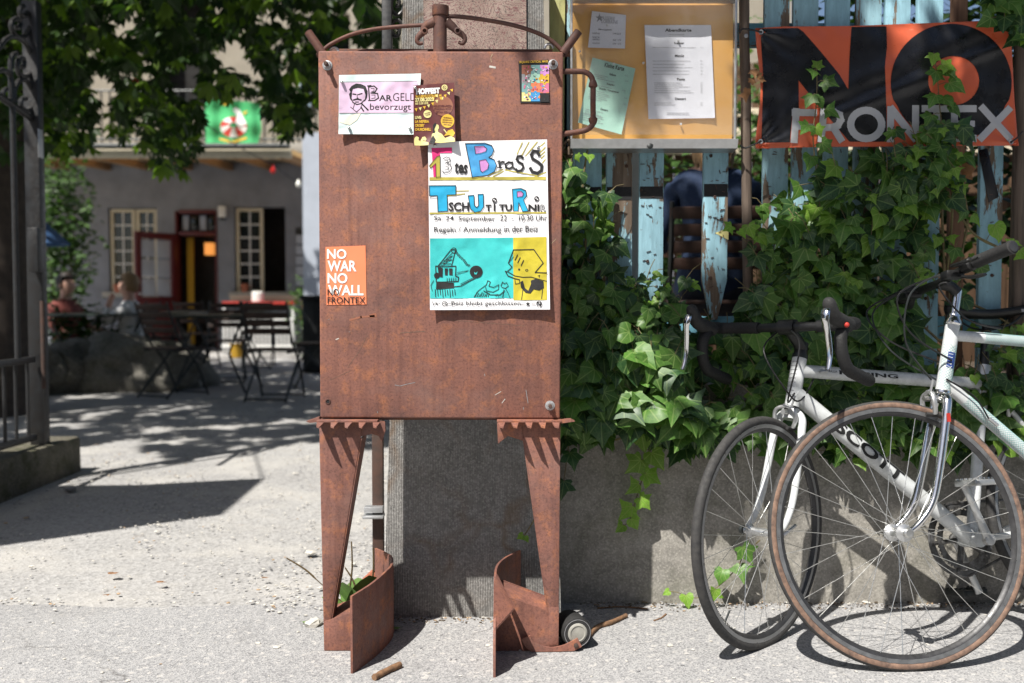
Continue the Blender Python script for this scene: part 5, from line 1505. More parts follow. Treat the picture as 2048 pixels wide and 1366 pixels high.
# ================================================================== BICYCLES
def wheel(root, R, tw, st, hub_c, mats, nsp=28, valve=1.0, hubr=.018, aero=False):
    """st(point)->steered local point; builds a wheel part with tyre, rim, hub, spokes around hub_c (bike local coordinates)"""
    w = empty('wheel', (0, 0, 0)); w.parent = root
    def ringm(prof, n=72):
        mb = MB(); k = len(prof)
        for i in range(n):
            a = 2 * pi * i / n
            for (r, y) in prof: mb.v.append(st(hub_c + Vector((cos(a) * r, y, sin(a) * r))))
        for i in range(n):
            for j in range(k):
                mb.f.append((i * k + j, i * k + (j + 1) % k, ((i + 1) % n) * k + (j + 1) % k, ((i + 1) % n) * k + j))
        mb.m = [0] * len(mb.f)
        return mb
    c = R - tw
    side = ringm([(c + tw * cos(a) * (1.0), tw * sin(a)) for a in [radians(x) for x in range(0, 360, 30)]])
    if mats['tyre'] == 'tyre_tan':
        k = 12
        for i in range(72):
            for j in range(k):
                side.m[i * k + j] = 1 if j in (0, 1, 10, 11) else 0
        side.build('tyre', ['tyre_tan', 'tyre_black'], w, local=True, angle=60)
    else:
        side.build('tyre', mats['tyre'], w, local=True, angle=60)
    r1 = c - tw * .55; d = .016
    ringm([(r1, .0095), (r1 - .006, .0098), (r1 - d, .007), (r1 - d - .006, .0), (r1 - d, -.007), (r1 - .006, -.0098), (r1, -.0095)]).build('rim', mats['rim'], w, local=True, angle=35)
    ringm([(r1 - .001, .0103), (r1 - .011, .0097), (r1 - .011, .0092), (r1 - .001, .0098)]).build('brake_track', 'rim_grey', w, local=True); ringm([(r1 - .001, -.0098), (r1 - .011, -.0092), (r1 - .011, -.0097), (r1 - .001, -.0103)]).build('brake_track', 'rim_grey', w, local=True)
    ax = (st(hub_c + Vector((0, 1, 0))) - st(hub_c)).normalized(); hc = st(hub_c)
    MB().lathe([(.005, -.052), (.009, -.05), (.009, -.040), (hubr, -.036), (hubr, -.032), (.010, -.026), (.0105, 0), (.010, .026), (hubr, .032), (hubr, .036), (.009, .040), (.009, .05), (.005, .052)], hc, ax, 20).build('hub', 'alu', w, local=True)
    for s_ in (-1, 1):
        MB().lathe([(.009, .050 * s_), (.0125, .053 * s_), (.0125, .061 * s_), (.009, .065 * s_)], hc, ax, 14).build('axle_nut', 'steel_bright' if s_ > 0 else 'dark_metal', w, local=True)
    for i in range(nsp):
        a = 2 * pi * (i + .3) / nsp
        s_ = 1 if i % 2 else -1
        cross = (.95 if (i // 2) % 2 else -.95)
        p0 = hub_c + Vector((cos(a + cross) * hubr * .9, .034 * s_, sin(a + cross) * hubr * .9)); p1 = hub_c + Vector((cos(a) * (r1 - d - .004), .002 * s_, sin(a) * (r1 - d - .004)))
        MB().tube([st(p0), st(p1)], .00095, 5, False).build('spoke', 'steel_bright', w, local=True)
        # nipple merged with spoke end would be invisible; kept as one thin piece
    a = valve
    MB().tube([st(hub_c + Vector((cos(a) * (r1 - d), 0, sin(a) * (r1 - d)))), st(hub_c + Vector((cos(a) * (r1 - d - .035), 0, sin(a) * (r1 - d - .035))))], .0026, 8).build('valve', 'dark_metal', w, local=True)
    return w
def text_on_tube(root, name, string, p0, p1, r, mat, ang, width, along, height, bold=.02, lift=.0006, flip=False, part=None):
    """lettering wrapped on a tube p0->p1 (bike local); starts at fraction along; ang = direction angle of the text centre"""
    vs, ts = text_tris(string, bold)
    x0, x1 = min(p[0] for p in vs), max(p[0] for p in vs); y0, y1 = min(p[1] for p in vs), max(p[1] for p in vs)
    p0 = Vector(p0); p1 = Vector(p1); T = (p1 - p0).normalized()
    side = Vector((0, 1, 0)); up = T.cross(side).normalized()
    if up.z < 0: up = -up
    mb = MB()
    def fn(sx, h, _):
        a = ang + h / r
        return p0 + T * (along + sx) + (side * cos(a) + up * sin(a)) * (r + lift)
    q = [((x - x0) / (x1 - x0) * width, ((y - y0) / (y1 - y0) - .5) * height) for x, y in vs]
    sh_ = Sheet(fn, .005)
    for t in ts: sh_.tri(q[t[0]], q[t[1]], q[t[2]], 'x', mat, 0)
    for tr_ in sh_.g['x']:
        o_ = len(mb.v); mb.v += [fn(*p, 0) for p in tr_[:3]]; mb.f.append((o_, o_ + 1, o_ + 2)); mb.m.append(0)
    return mb.build(name, mat, part or root, local=True, smooth=False)
def rotA(axis, a): return Matrix.Rotation(a, 3, axis)
def bike(par, R, tw, label, name):
    X, Y, yaw, lean, steer, fa, bbz, ha, _, ht0, ht1, rake = par
    root = thing(name, label, 'bicycle', (X, Y, 0), 'bicycles leaning at the fence')
    root.rotation_mode = 'XYZ'
    root.matrix_world = Matrix.Translation((X, Y, 0)) @ Matrix.Rotation(pi + yaw, 4, 'Z') @ Matrix.Rotation(lean, 4, 'X')
    ax = Vector((-cos(ha), 0, sin(ha))); perp = Vector((sin(ha), 0, cos(ha)))
    hub = Vector((fa, 0, R)); A = hub - perp * rake
    S = rotA(ax, steer)
    st = lambda q: S @ (Vector(q) - A) + A
    return root, ax, perp, hub, A, st
def tubes(mb, a, b, r, n=14, r2=None): mb.tube([a, b], [r, r2 or r], n)
def crankset(root, bb, ang, sgn_drive=-1, R=.17, arm='alu'):
    c = empty('crankset', (0, 0, 0)); c.parent = root
    for s_ in (1, -1):
        a = ang if s_ > 0 else ang + pi
        e = bb + Vector((cos(a) * R, .075 * s_, sin(a) * R)); b0 = bb + Vector((0, .068 * s_, 0))
        n_ = 6
        MB().tube([b0 + (e - b0) * i / n_ for i in range(n_ + 1)], [.0145, .013, .0115, .011, .0108, .011, .012], 12, flat=.75, up=(0, 1, 0)).build('crank_arm', arm, c, local=True)
        MB().lathe([(.016, -.008), (.016, .008), (.008, .0095)], b0, (0, s_, 0), 18).build('crank_bolt', 'alu', c, local=True)
        pc = e + Vector((0, .055 * s_, 0))
        mb = MB().tube([e, e + Vector((0, .1 * s_, 0))], .006, 8)
        for q in (-1, 1):
            mb.bbox(pc + Vector((q * .036, 0, 0)), (.010, .085, .018), .003); mb.bbox(pc + Vector((0, q * .04, 0)), (.07, .012, .016), .003)
            for k in range(5): mb.box(pc + Vector((q * .036, -.034 + k * .017, .010)), (.006, .006, .006))
        mb.build('pedal', 'alu' if s_ > 0 else 'dark_metal', c, local=True)
    yc = .045 * sgn_drive
    for rr, y in ((.105, yc), (.083, yc + .008 * -sgn_drive)):
        mb = MB(); n = 96
        prof_in = rr - .016
        for i in range(n):
            a = 2 * pi * i / n; ro = rr + (.004 if i % 2 else 0)
            for (r_, yy) in ((prof_in, y - .0015), (ro, y - .0015), (ro, y + .0015), (prof_in, y + .0015)): mb.v.append(bb + Vector((cos(a) * r_, yy, sin(a) * r_)))
        for i in range(n):
            for j in range(4): mb.f.append((i * 4 + j, i * 4 + (j + 1) % 4, ((i + 1) % n) * 4 + (j + 1) % 4, ((i + 1) % n) * 4 + j)); mb.m.append(0)
        for k in range(5):
            a = 2 * pi * k / 5 + ang
            mb.tube([bb + Vector((0, y, 0)), bb + Vector((cos(a) * (rr - .008), y, sin(a) * (rr - .008)))], .006, 8)
        mb.build('chainring', 'drive_metal', c, local=True)
    return c
def chain(root, bb, ra, y, r0=.105, r1=.04):
    mb = MB(); d = ra - bb; L = sqrt(d.x ** 2 + d.z ** 2)
    pts = []
    a0 = atan2(d.z, d.x)
    for i in range(21): a = a0 + pi / 2 + .05 + (pi - .1) * i / 20 * 1; pts.append(bb + Vector((cos(a) * r0, y, sin(a) * r0)))
    for i in range(13): a = a0 - pi / 2 + pi * i / 12; pts.append(ra + Vector((cos(a) * r1, y, sin(a) * r1)))
    mb.tube(pts, .0042, 6, closed=True)
    mb.build('chain', 'drive_metal', root, local=True)
def brake(root, p, st, fwd, mat='alu', w=.03):
    """side-pull rim brake: two arms, pads, spring bridge; p local unsteered point at fork crown front"""
    b = empty('brake', (0, 0, 0)); b.parent = root
    for s_ in (1, -1):
        pts = [p + Vector((.0, .006 * -s_, .018)), p + Vector((.004, .026 * s_, .008)), p + Vector((.004, .032 * s_, -.018)), p + Vector((.0, .022 * s_, -.042))]
        MB().tube([st(q) for q in smooth_path(pts, 4)], [.0068] * 13, 8, flat=.8).build('brake_arm', mat, b, local=True)
        MB().tube([st(p + Vector((-.022, .0165 * s_, -.046))), st(p + Vector((.022, .0165 * s_, -.042)))], .0052, 8).build('brake_pad', 'black_rubber', b, local=True)
    MB().tube([st(p + Vector((-.02, 0, 0))), st(p + Vector((.016, 0, 0)))], .0075, 12).build('pivot', 'steel_bright', b, local=True)
    MB().tube([st(p + Vector((.006, .02, .015))), st(p + Vector((.0, .028, .045)))], .0032, 8).build('barrel_adjuster', 'alu', b, local=True)
    return b

# ---- bicycle with drop bars (behind)
A_PAR = [1.32, 2.7512, .2704, .22, .5229, .6798, .2423, 1.28, 0, .3596, .4995, .051]
R1 = .306
K, ax, perp, hub, A, st = bike(A_PAR, R1, .0125, 'white road bicycle with black-taped drop handlebars, leaning on the ivy behind the other', 'road_bicycle')
wheel(K, R1, .0125, st, hub, dict(tyre='tyre_black', rim='rim_dark'), 28, -.9)
BB = Vector((0, 0, A_PAR[6]))
hb, htp = A + ax * A_PAR[9], A + ax * A_PAR[10]
tt0 = A + ax * (A_PAR[10] - .035); sa = radians(76)
stt = BB + Vector((-cos(sa), 0, sin(sa))) * .50
RA = Vector((-.372, 0, R1))
fr = empty('frame', (0, 0, 0)); fr.parent = K
mb = MB()
tubes(mb, hb, htp, .0205, 18); tubes(mb, hb + ax * .04, BB, .0235, 18, .022); ttb = BB + Vector((-cos(sa), 0, sin(sa))) * .455
tubes(mb, tt0, ttb, .0185, 18); tubes(mb, BB, stt, .0165, 16); mb.tube([BB - Vector((0, .036, 0)), BB + Vector((0, .036, 0))], .022, 18)
for s_ in (1, -1):
    mb.tube([BB + Vector((-.01, .022 * s_, 0)), BB + Vector((-.1, .035 * s_, .006)), RA + Vector((.01, .062 * s_, 0))], [.0105, .0095, .008], 10)
    mb.tube([stt - Vector((0, -.018 * s_, .05)), RA + Vector((.005, .062 * s_, .01))], [.008, .007], 10)
mb.build('frame_tubes', 'bike_white', fr, local=True)
text_on_tube(K, 'lettering', 'SCOTT', hb + ax * .04, BB, .0235, 'print_black', -.02, .25, .142, .035, .035, part=fr)
text_on_tube(K, 'lettering', 'RACING', tt0, ttb, .0185, 'print_black', .05, .19, .12, .012, .03, part=fr)
text_on_tube(K, 'lettering', 'KAILUA', tt0, ttb, .0185, 'print_black', .1, .034, .08, .006, .0, part=fr)
mb = MB()
for i in range(9): mb.tube(arc(hb + ax * (.03 + .012 * i) , .0211, -.9, 1.0, 6, perp, (0, 1, 0)), .0008, 5)
tag(mb.build('head_badge', 'print_grey', fr, local=True), 'grey printed badge on the head tube')
MB().tube([htp, htp + ax * .012], .0215, 18).build('headset', 'dark_metal', K, local=True); MB().tube([hb - ax * .012, hb], .0205, 18).build('headset', 'black_plastic', K, local=True)
cr = A + ax * (A_PAR[9] - .022)
F_ = empty('fork', (0, 0, 0)); F_.parent = K
MB().tube([st(cr + ax * .01), st(cr - ax * .014)], .021, 16).build('crown', 'bike_white', F_, local=True)
for s_ in (1, -1):
    pts = [cr + Vector((0, .012 * s_, .008)), cr + Vector((.002, .034 * s_, -.012)) , cr - ax * .06 + Vector((0, .042 * s_, 0)), A + ax * .12 + Vector((.0, .048 * s_, 0)), A + ax * .04 + perp * .02 + Vector((0, .05 * s_, 0)), hub + Vector((0, .051 * s_, 0))]
    pts = smooth_path([st(p) for p in pts], 4)
    MB().tube(pts, [.0135 - .0062 * i / (len(pts) - 1) for i in range(len(pts))], 12).build('blade', 'bike_white', F_, local=True)
    MB().lathe([(.009, -.004), (.011, 0), (.009, .004)], st(hub + Vector((0, .055 * s_, 0))), st(hub + Vector((0, 1, 0))) - st(hub), 14).build('dropout', 'alu', F_, local=True)
ql = [hub + Vector((0, .066, 0)), hub + Vector((-.01, .074, .01)), hub + Vector((-.045, .074, .022))]
MB().tube([st(p) for p in ql], .0045, 8).build('quick_release', 'alu', F_, local=True)
brake(K, cr + perp * .026 + Vector((0, 0, .0)), st, 1)
sp = A + ax * (A_PAR[10] + .012)
MB().tube([st(sp), st(sp + ax * .035)], .018, 16).build('steerer_spacer', 'black_plastic', K, local=True)
bc = sp + ax * .04 + perp * .085 + ax * .012
MB().tube([st(sp + ax * .018), st(sp + ax * .03 + perp * .02), st(bc)], [.019, .017, .017], 14).build('stem', 'black_plastic', K, local=True)
MB().tube([st(bc - Vector((0, .024, 0))), st(bc + Vector((0, .024, 0)))], .021, 16).build('stem_clamp', 'black_plastic', K, local=True)
H_ = empty('handlebar', (0, 0, 0)); H_.parent = K
W2 = .205
MB().tube([st(bc + Vector((0, y, 0))) for y in (-.11, -.04, 0, .04, .11)], [.0115, .0135, .0158, .0135, .0115], 14).build('bar', 'black_plastic', H_, local=True)
for s_ in (1, -1):
    fwd = perp * .985 + ax * .0
    top = bc + Vector((0, .09 * s_, 0))
    pth = [top, bc + Vector((0, .165 * s_, .002)), bc + Vector((.018, W2 * s_, .002)), bc + Vector((.06, (W2 + .002) * s_, .0)), bc + Vector((.098, (W2 + .004) * s_, -.03)), bc + Vector((.100, (W2 + .007) * s_, -.075)), bc + Vector((.075, (W2 + .010) * s_, -.115)), bc + Vector((.03, (W2 + .012) * s_, -.13)), bc + Vector((-.035, (W2 + .014) * s_, -.145))]
    pth = [st(p) for p in smooth_path(pth, 7)]
    MB().tube(pth, [.0158 + .0011 * (i % 2) for i in range(len(pth))], 14).build('bar_tape', 'black_tape', H_, local=True)
    MB().lathe([(.015, 0), (.0155, .003), (.010, .005)], pth[-1], pth[-1] - pth[-2], 14).build('bar_plug', 'black_plastic', H_, local=True)
    h0 = bc + Vector((.085, (W2 + .003) * s_, -.006))
    hd = smooth_path([h0 + Vector((-.03, 0, .002)), h0 + Vector((.012, 0, .010)), h0 + Vector((.050, 0, .022)), h0 + Vector((.072, 0, .052)), h0 + Vector((.078, 0, .066))], 4)
    MB().tube([st(p) for p in hd], [.019, .0195, .020, .020, .0205, .0205, .020, .0195, .019, .0185, .018, .0175, .017, .015, .013, .010, .006], 14).build('hood', 'black_rubber', H_, local=True)
    lv = smooth_path([h0 + Vector((.088, 0, .036)), h0 + Vector((.096, .002 * s_, .012)), h0 + Vector((.090, .006 * s_, -.030)), h0 + Vector((.088, .010 * s_, -.075)), h0 + Vector((.100, .012 * s_, -.115))], 5)
    nn = len(lv)
    br_ = MB().tube([st(p) for p in lv], [.0105, .012, .0125, .0125, .012, .011, .010, .0095, .0092, .009, .009, .009, .0088, .0085, .0085, .008, .0078, .0075, .0072, .007, .006][:nn], 12, flat=.6, up=st(h0 + Vector((1, 0, 0))) - st(h0)).build('brake_lever', 'chrome', H_, local=True)
    MB().box((0, 0, 0), (.003, .004, .010)).build('lever_slot', 'print_black', br_, local=True).location = st(h0 + Vector((.1058, .001 * s_, .018)))
    if s_ > 0: MB().ball(st(h0 + Vector((.02, .02 * s_, .0))), .007, 8, 6).build('reflector_dot', 'red_paint', H_, local=True)
# cables
for pts in ([bc + Vector((.02, .02, -.01)), bc + Vector((.11, .10, -.06)), bc + Vector((.10, .06, -.20)), cr + perp * .03 + Vector((0, .028, .05))], [bc + Vector((.0, -.03, -.01)), bc + Vector((.09, -.02, -.07)), bc + Vector((.05, .03, -.18)), bc + Vector((-.02, .03, -.20)), tt0 + Vector((-.06, .022, -.01))]):
    MB().tube(smooth_path([st(p) for p in pts], 6), .0025, 6).build('cable', 'black_plastic', K, local=True)
MB().tube([tt0 + Vector((-.055, .022, -.008)), tt0 + Vector((-.08, .019, -.006))], .004, 8).build('cable_stop', 'alu', K, local=True)
sd = Vector((-cos(sa), 0, sin(sa)))
MB().tube([stt - sd * .02, stt + sd * .012], .0205, 16).build('seat_clamp', 'alu', K, local=True)
MB().tube([stt, stt + sd * .135], .0135, 14).build('seat_post', 'black_plastic', K, local=True)
def saddle(root, c, mat='black_plastic', scale=1.0):
    s_ = empty('saddle', (0, 0, 0)); s_.parent = root
    mb = MB(); n = 16; k = 14
    for i in range(n + 1):
        t = i / n; x = .14 - .28 * t
        hw = .018 + .052 * (max(0, t - .35) / .65) ** 1.6 + .006 * sin(pi * min(1, t * 2))
        z0 = .012 + .014 * (2 * t - 1) ** 2
        if i in (0, n): hw *= .5
        for j in range(k):
            a = 2 * pi * j / k
            mb.v.append(c + Vector((x, cos(a) * hw, z0 + sin(a) * (.018 if sin(a) < 0 else .012))) * scale + c * (0 if scale == 1 else 0))
    for i in range(n):
        for j in range(k): mb.f.append((i * k + j, i * k + (j + 1) % k, (i + 1) * k + (j + 1) % k, (i + 1) * k + j)); mb.m.append(0)
    mb.f += [tuple(range(k - 1, -1, -1)), tuple(n * k + j for j in range(k))]; mb.m += [0, 0]
    mb.build('shell', mat, s_, local=True, angle=80)
    for q in (1, -1): MB().tube(smooth_path([c + Vector((.10, .012 * q, .0)), c + Vector((.03, .022 * q, -.03)), c + Vector((-.05, .022 * q, -.03)), c + Vector((-.11, .03 * q, .005))], 4), .0035, 6).build('rail', 'dark_metal', s_, local=True)
    mb = MB().box(c + Vector((-.09, .0615, .008)), (.035, .001, .009))
    mb.build('badge', 'print_grey', s_, local=True)
    return s_
saddle(K, stt + sd * .15 + Vector((0, 0, .012)))
crankset(K, BB, radians(68))
wheel(K, R1, .0125, lambda q: Vector(q), RA, dict(tyre='tyre_black', rim='rim_dark'), 28, 2.0)
MB().lathe([(.05, 0), (.05, .003), (.035, .010), (.03, .018)], RA + Vector((0, -.035, 0)), (0, -1, 0), 24).build('sprocket', 'drive_metal', K, local=True)
chain(K, BB, RA, -.045)
brake(K, stt - Vector((.045, 0, .10)), lambda q: Vector(q), -1)

# ---- bicycle with flat bars and tan tyre (in front)
B_PAR = [1.6147, 2.5233, .1596, .1974, -.0882, .6364, .3008, 1.3076, 0, .3843, .5678, .0589]
R2 = .336
K, ax, perp, hub, A, st = bike(B_PAR, R2, .0118, 'white bicycle with a chrome fork, flat bar and tan-walled tyre in front of the other', 'city_bicycle')
wheel(K, R2, .0118, st, hub, dict(tyre='tyre_tan', rim='rim_dark'), 32, 1.9, .022)
BB = Vector((0, 0, B_PAR[6])); hb, htp = A + ax * B_PAR[9], A + ax * B_PAR[10]
tt0 = A + ax * (B_PAR[10] - .03); sa = radians(73); sd = Vector((-cos(sa), 0, sin(sa))); stt = BB + sd * .54; ttb = BB + sd * .51; RA = Vector((-.42, 0, R2))
fr = empty('frame', (0, 0, 0)); fr.parent = K
mb = MB()
tubes(mb, hb, htp, .0185, 18); tubes(mb, hb + ax * .025, BB, .0165, 16); tubes(mb, tt0, ttb, .0145, 16); tubes(mb, BB, stt, .0145, 16); mb.tube([BB - Vector((0, .036, 0)), BB + Vector((0, .036, 0))], .021, 18)
for s_ in (1, -1):
    mb.tube([BB + Vector((-.01, .022 * s_, 0)), RA + Vector((.01, .062 * s_, 0))], [.0105, .008], 10); mb.tube([stt - Vector((0, -.018 * s_, .03)), RA + Vector((.005, .062 * s_, .01))], [.008, .007], 10)
mb.build('frame_tubes', 'bike_white', fr, local=True)
# net pattern: thin crossing lines wrapped on head tube and down tube, blue badge
def net(p0, p1, r, s0, s1):
    p0 = Vector(p0); p1 = Vector(p1); T = (p1 - p0).normalized(); side = Vector((0, 1, 0)); up = T.cross(side).normalized(); mb = MB()
    n = int((s1 - s0) / .0075)
    for d in (1, -1):
        for i in range(n):
            pts = []
            for k in range(7):
                a = -1.35 + 2.7 * k / 6; s_ = s0 + (s1 - s0) * i / n + d * (a) * .016
                if s_ < s0 - .004 or s_ > s1 + .004: continue
                pts.append(p0 + T * s_ + (side * cos(a) + up * sin(a)) * (r + .0003))
            if len(pts) > 2: mb.tube(pts, .00055, 4, False)
    return mb
tag(net(hb, htp, .0185, .004, .125).build('net_print', 'print_teal', fr, local=True), 'blue-grey net pattern printed on the head tube')
tag(net(hb + ax * .025, BB, .0165, .07, .40).build('net_print', 'print_teal', fr, local=True), 'blue-grey net pattern printed on the down tube')
tag(net(tt0, ttb, .0145, .09, .30).build('net_print', 'print_teal', fr, local=True), 'blue-grey net pattern printed on the top tube')
mb = MB(); T_ = (htp - hb).normalized(); sd_ = Vector((0, 1, 0)); up_ = T_.cross(sd_)
for i in range(2):
    for j in range(7):
        a = -.55 + 1.1 * j / 6; mb.v.append(hb + T_ * (.062 + i * .042) + (sd_ * cos(a) + up_ * sin(a)) * .0196)
mb.f = [(j, j + 1, 7 + j + 1, 7 + j) for j in range(6)]; mb.m = [0] * 6
mk('badge_blue', (.02, .05, .20), .1, 30, .35); tag(mb.build('badge', 'badge_blue', fr, local=True), 'dark blue badge with pale stripes on the head tube')
mb = MB()
for i in range(5): mb.tube([hb + T_ * (.066 + i * .008) + (sd_ * cos(-.45) + up_ * sin(-.45)) * .0199, hb + T_ * (.062 + i * .009) + (sd_ * cos(0) + up_ * 0) * .0199, hb + T_ * (.066 + i * .008) + (sd_ * cos(.1) + up_ * sin(.1)) * .0199], .0008, 4)
mb.build('badge_stripes', 'print_white', fr, local=True)
MB().lathe([(.019, -.006), (.024, -.002), (.024, .004), (.0185, .007)], hb - ax * .004, ax, 20).build('headset', 'chrome', K, local=True); MB().lathe([(.019, -.004), (.023, .0), (.021, .010), (.016, .018), (.0155, .026)], htp, ax, 20).build('headset', 'chrome', K, local=True)
F_ = empty('fork', (0, 0, 0)); F_.parent = K
cr = A + ax * (B_PAR[9] - .03)
MB().tube([st(cr + ax * .022), st(cr + ax * .004)], [.018, .022], 16).build('crown', 'chrome', F_, local=True)
for s_ in (1, -1):
    pts = [cr + Vector((0, .006 * s_, .012)), cr + Vector((0, .032 * s_, .006)), cr - ax * .05 + Vector((0, .040 * s_, 0)), A + ax * .17 + Vector((0, .046 * s_, 0)), A + ax * .09 + perp * .006 + Vector((0, .049 * s_, 0)), A + ax * .035 + perp * .03 + Vector((0, .051 * s_, 0)), hub + Vector((0, .053 * s_, 0))]
    pts = smooth_path([st(p) for p in pts], 5)
    MB().tube(pts, [.0128 - .0058 * (i / (len(pts) - 1)) ** 1.3 for i in range(len(pts))], 14).build('blade', 'chrome', F_, local=True)
    MB().lathe([(.009, -.004), (.0115, 0), (.009, .004)], st(hub + Vector((0, .055 * s_, 0))), st(hub + Vector((0, 1, 0))) - st(hub), 14).build('dropout', 'chrome', F_, local=True)
mb = MB().box((0, 0, 0), (.010, .0012, .022)); o = mb.build('fork_badge', 'red_paint', F_, local=True); o.location = st(cr - ax * .045 + Vector((.0, .0538, 0)))
brake(K, cr + perp * .03 + Vector((0, 0, .004)), st, 1)
q0 = htp + ax * .01
MB().tube([st(q0), st(q0 + ax * .085)], .0112, 14).build('quill', 'chrome', K, local=True)
bc = q0 + ax * .09 + perp * .055
MB().tube([st(q0 + ax * .078), st(q0 + ax * .09 + perp * .02), st(bc)], [.0145, .0145, .0145], 14).build('stem', 'black_plastic', K, local=True)
H_ = empty('handlebar', (0, 0, 0)); H_.parent = K
ends = {}
for s_ in (1, -1):
    pts = smooth_path([st(bc), st(bc + Vector((.0, .10 * s_, .004))), st(bc + Vector((-.012, .20 * s_, .012))), st(bc + Vector((-.03, .30 * s_, .016)))], 5)
    MB().tube(pts, .0111, 12).build('bar', 'black_plastic', H_, local=True)
    d = (pts[-1] - pts[-4]).normalized(); e = pts[-1]; ends[s_] = (e, d)
    MB().lathe([(.0125, -.125), (.0165, -.121), (.0158, -.11), (.0162, -.06), (.0158, -.01), (.0172, -.004), (.0165, .002), (.012, .004)], e, d, 18).build('grip', 'black_rubber', H_, local=True)
    MB().lathe([(.0125, .0035), (.0125, .005), (.009, .0055)], e, d, 16).build('grip_cap', 'rim_dark', H_, local=True)
    g0 = e - d * .150
    MB().lathe([(.013, -.02), (.0175, -.016), (.0175, .012), (.013, .016)], g0, d, 14).build('lever_clamp', 'black_plastic', H_, local=True)
    f_ = (st(perp) - st(Vector((0, 0, 0)))).normalized(); u_ = (st(ax) - st(Vector((0, 0, 0)))).normalized()
    lev = smooth_path([g0 + f_ * .012, g0 + f_ * .040 - u_ * .012, g0 + f_ * .052 + d * .045 - u_ * .022, g0 + f_ * .050 + d * .10 - u_ * .028, g0 + f_ * .058 + d * .125 - u_ * .03], 4)
    MB().tube(lev, [.008 - .0002 * i for i in range(len(lev))], 8, flat=.6).build('brake_lever', 'black_plastic', H_, local=True)
    MB().bbox(g0 - d * .04 - u_ * .018 + f_ * .012, (.05, .034, .022), .006).build('shifter', 'black_plastic', H_, local=True)
    sv = smooth_path([g0 - d * .03 - u_ * .02, g0 - u_ * .034 + d * .01 - f_ * .004, g0 - u_ * .036 + d * .05 - f_ * .012], 4)
    MB().tube(sv, [.006, .007, .008, .009, .010, .0105, .011, .010, .007], 8, flat=.5).build('shift_paddle', 'black_plastic', H_, local=True)
    for j in range(2):
        g1 = g0 - d * (.045 + .015 * j) - u_ * .01
        tgt = (cr + perp * .03 + Vector((0, .02, .05))) if j == 0 and s_ > 0 else (hb + ax * (.03 + .05 * j) + Vector((0, .024 * s_, 0)))
        mid = g1 + f_ * (.11 + .02 * j) - u_ * .09
        tg = st(tgt)
        MB().tube(smooth_path([g1, g1 + f_ * .045 - u_ * .015 - d * .02, mid, (mid + tg) / 2 + f_ * .035 - u_ * .02, tg], 6), .0025, 6).build('cable', 'black_plastic' if j else 'dark_metal', K, local=True)
cb = smooth_path([hb + Vector((0, .022, .03)), hb + (BB - hb) * .12 + Vector((-.01, .03, .03)), hb + (BB - hb) * .22 + Vector((0, .026, .012))], 6)
MB().tube(cb, .0024, 6).build('cable', 'black_plastic', K, local=True)
MB().tube([cb[-1], cb[-1] + (BB - hb).normalized() * .03], .0052, 8).build('cable_stop', 'alu', K, local=True)
cb = smooth_path([st(bc + Vector((0, .06, -.01))), st(bc + Vector((.02, .04, -.02))), htp + Vector((-.02, .03, .01)), tt0 + Vector((-.13, .022, .012))], 6)
MB().tube(cb, .0024, 6).build('cable', 'black_plastic', K, local=True)
MB().tube([stt - sd * .02, stt + sd * .010], .0185, 16).build('seat_clamp', 'alu', K, local=True); MB().tube([stt, stt + sd * .12], .0130, 14).build('seat_post', 'alu', K, local=True)
saddle(K, stt + sd * .13 + Vector((0, 0, .012)))
crankset(K, BB, radians(20)); wheel(K, R2, .0135, lambda q: Vector(q), RA, dict(tyre='tyre_tan', rim='rim_dark'), 32, 2.4, .022)
MB().lathe([(.055, 0), (.055, .003), (.035, .012), (.03, .02)], RA + Vector((0, -.035, 0)), (0, -1, 0), 24).build('sprocket', 'drive_metal', K, local=True); chain(K, BB, RA, -.045)

# ================================================================== LEFT GATE, KERB
XG = -2.40
root = thing('kerb_stone', 'mossy low stone kerb under the open iron gate at the left', 'kerb', (XG, 4.6, 0))
mb = MB().bbox((XG - .06, 4.05, .075), (.26, 2.62, .21), .02)
for i, p in enumerate(mb.v): mb.v[i] = p + Vector((1, .3, .5)) * .012 * noise.noise(p * 6)
mb.build('kerb_body', 'kerb_stone', root)
GT = thing('iron_gate', 'open wrought iron gate leaf with scrolls at the left edge', 'gate', (XG, 5.0, .17))
def gp(u, v, dx=0): p = PX(u, v, XG); return p + Vector((dx, 0, 0))
yp = gp(73, 600).y
MB().bbox((XG, yp + .01, 1.28), (.075, .06, 2.24), .004).build('post', 'gate_iron', GT)
for pts in ([(47, 12), (40, 17), (40, 28), (48, 32), (57, 26), (62, 42), (57, 62), (46, 74), (33, 72), (23, 58), (23, 44), (33, 37), (41, 44), (38, 55), (31, 55)],
            [(-10, 108), (0, 92), (12, 78), (27, 73), (46, 82), (60, 104), (66, 130), (60, 148), (48, 153), (37, 146), (34, 128), (40, 116), (48, 120), (47, 133), (41, 134)],
            [(22, 205), (21, 160), (21, 125), (25, 111), (33, 107)], [(-8, 146), (6, 140), (18, 148), (25, 168), (25, 192), (17, 202), (8, 196), (6, 184), (13, 178)],
            [(29, 205), (29, 180), (40, 160), (55, 164), (66, 188), (65, 212), (53, 221), (42, 213), (43, 199), (52, 197)]):
    pth = smooth_path([gp(u, v) for u, v in pts], 5)
    MB().tube(pth, .0125, 8, flat=1.0).build('scroll', 'gate_iron', GT)
MB().tube([gp(-60, 165), gp(-5, 190), gp(64, 238)], .016, 8).build('rail', 'gate_iron', GT)
for u in (25,):
    a, b = gp(u, 212), gp(u, 722); MB().tube([a, Vector((XG, a.y, b.z))], .014, 10).build('bar', 'gate_iron', GT)
for u in (7, 30, 54):
    a = gp(u, 722); MB().tube([a, Vector((XG, a.y, .235))], .009, 8).build('bar', 'gate_iron', GT)
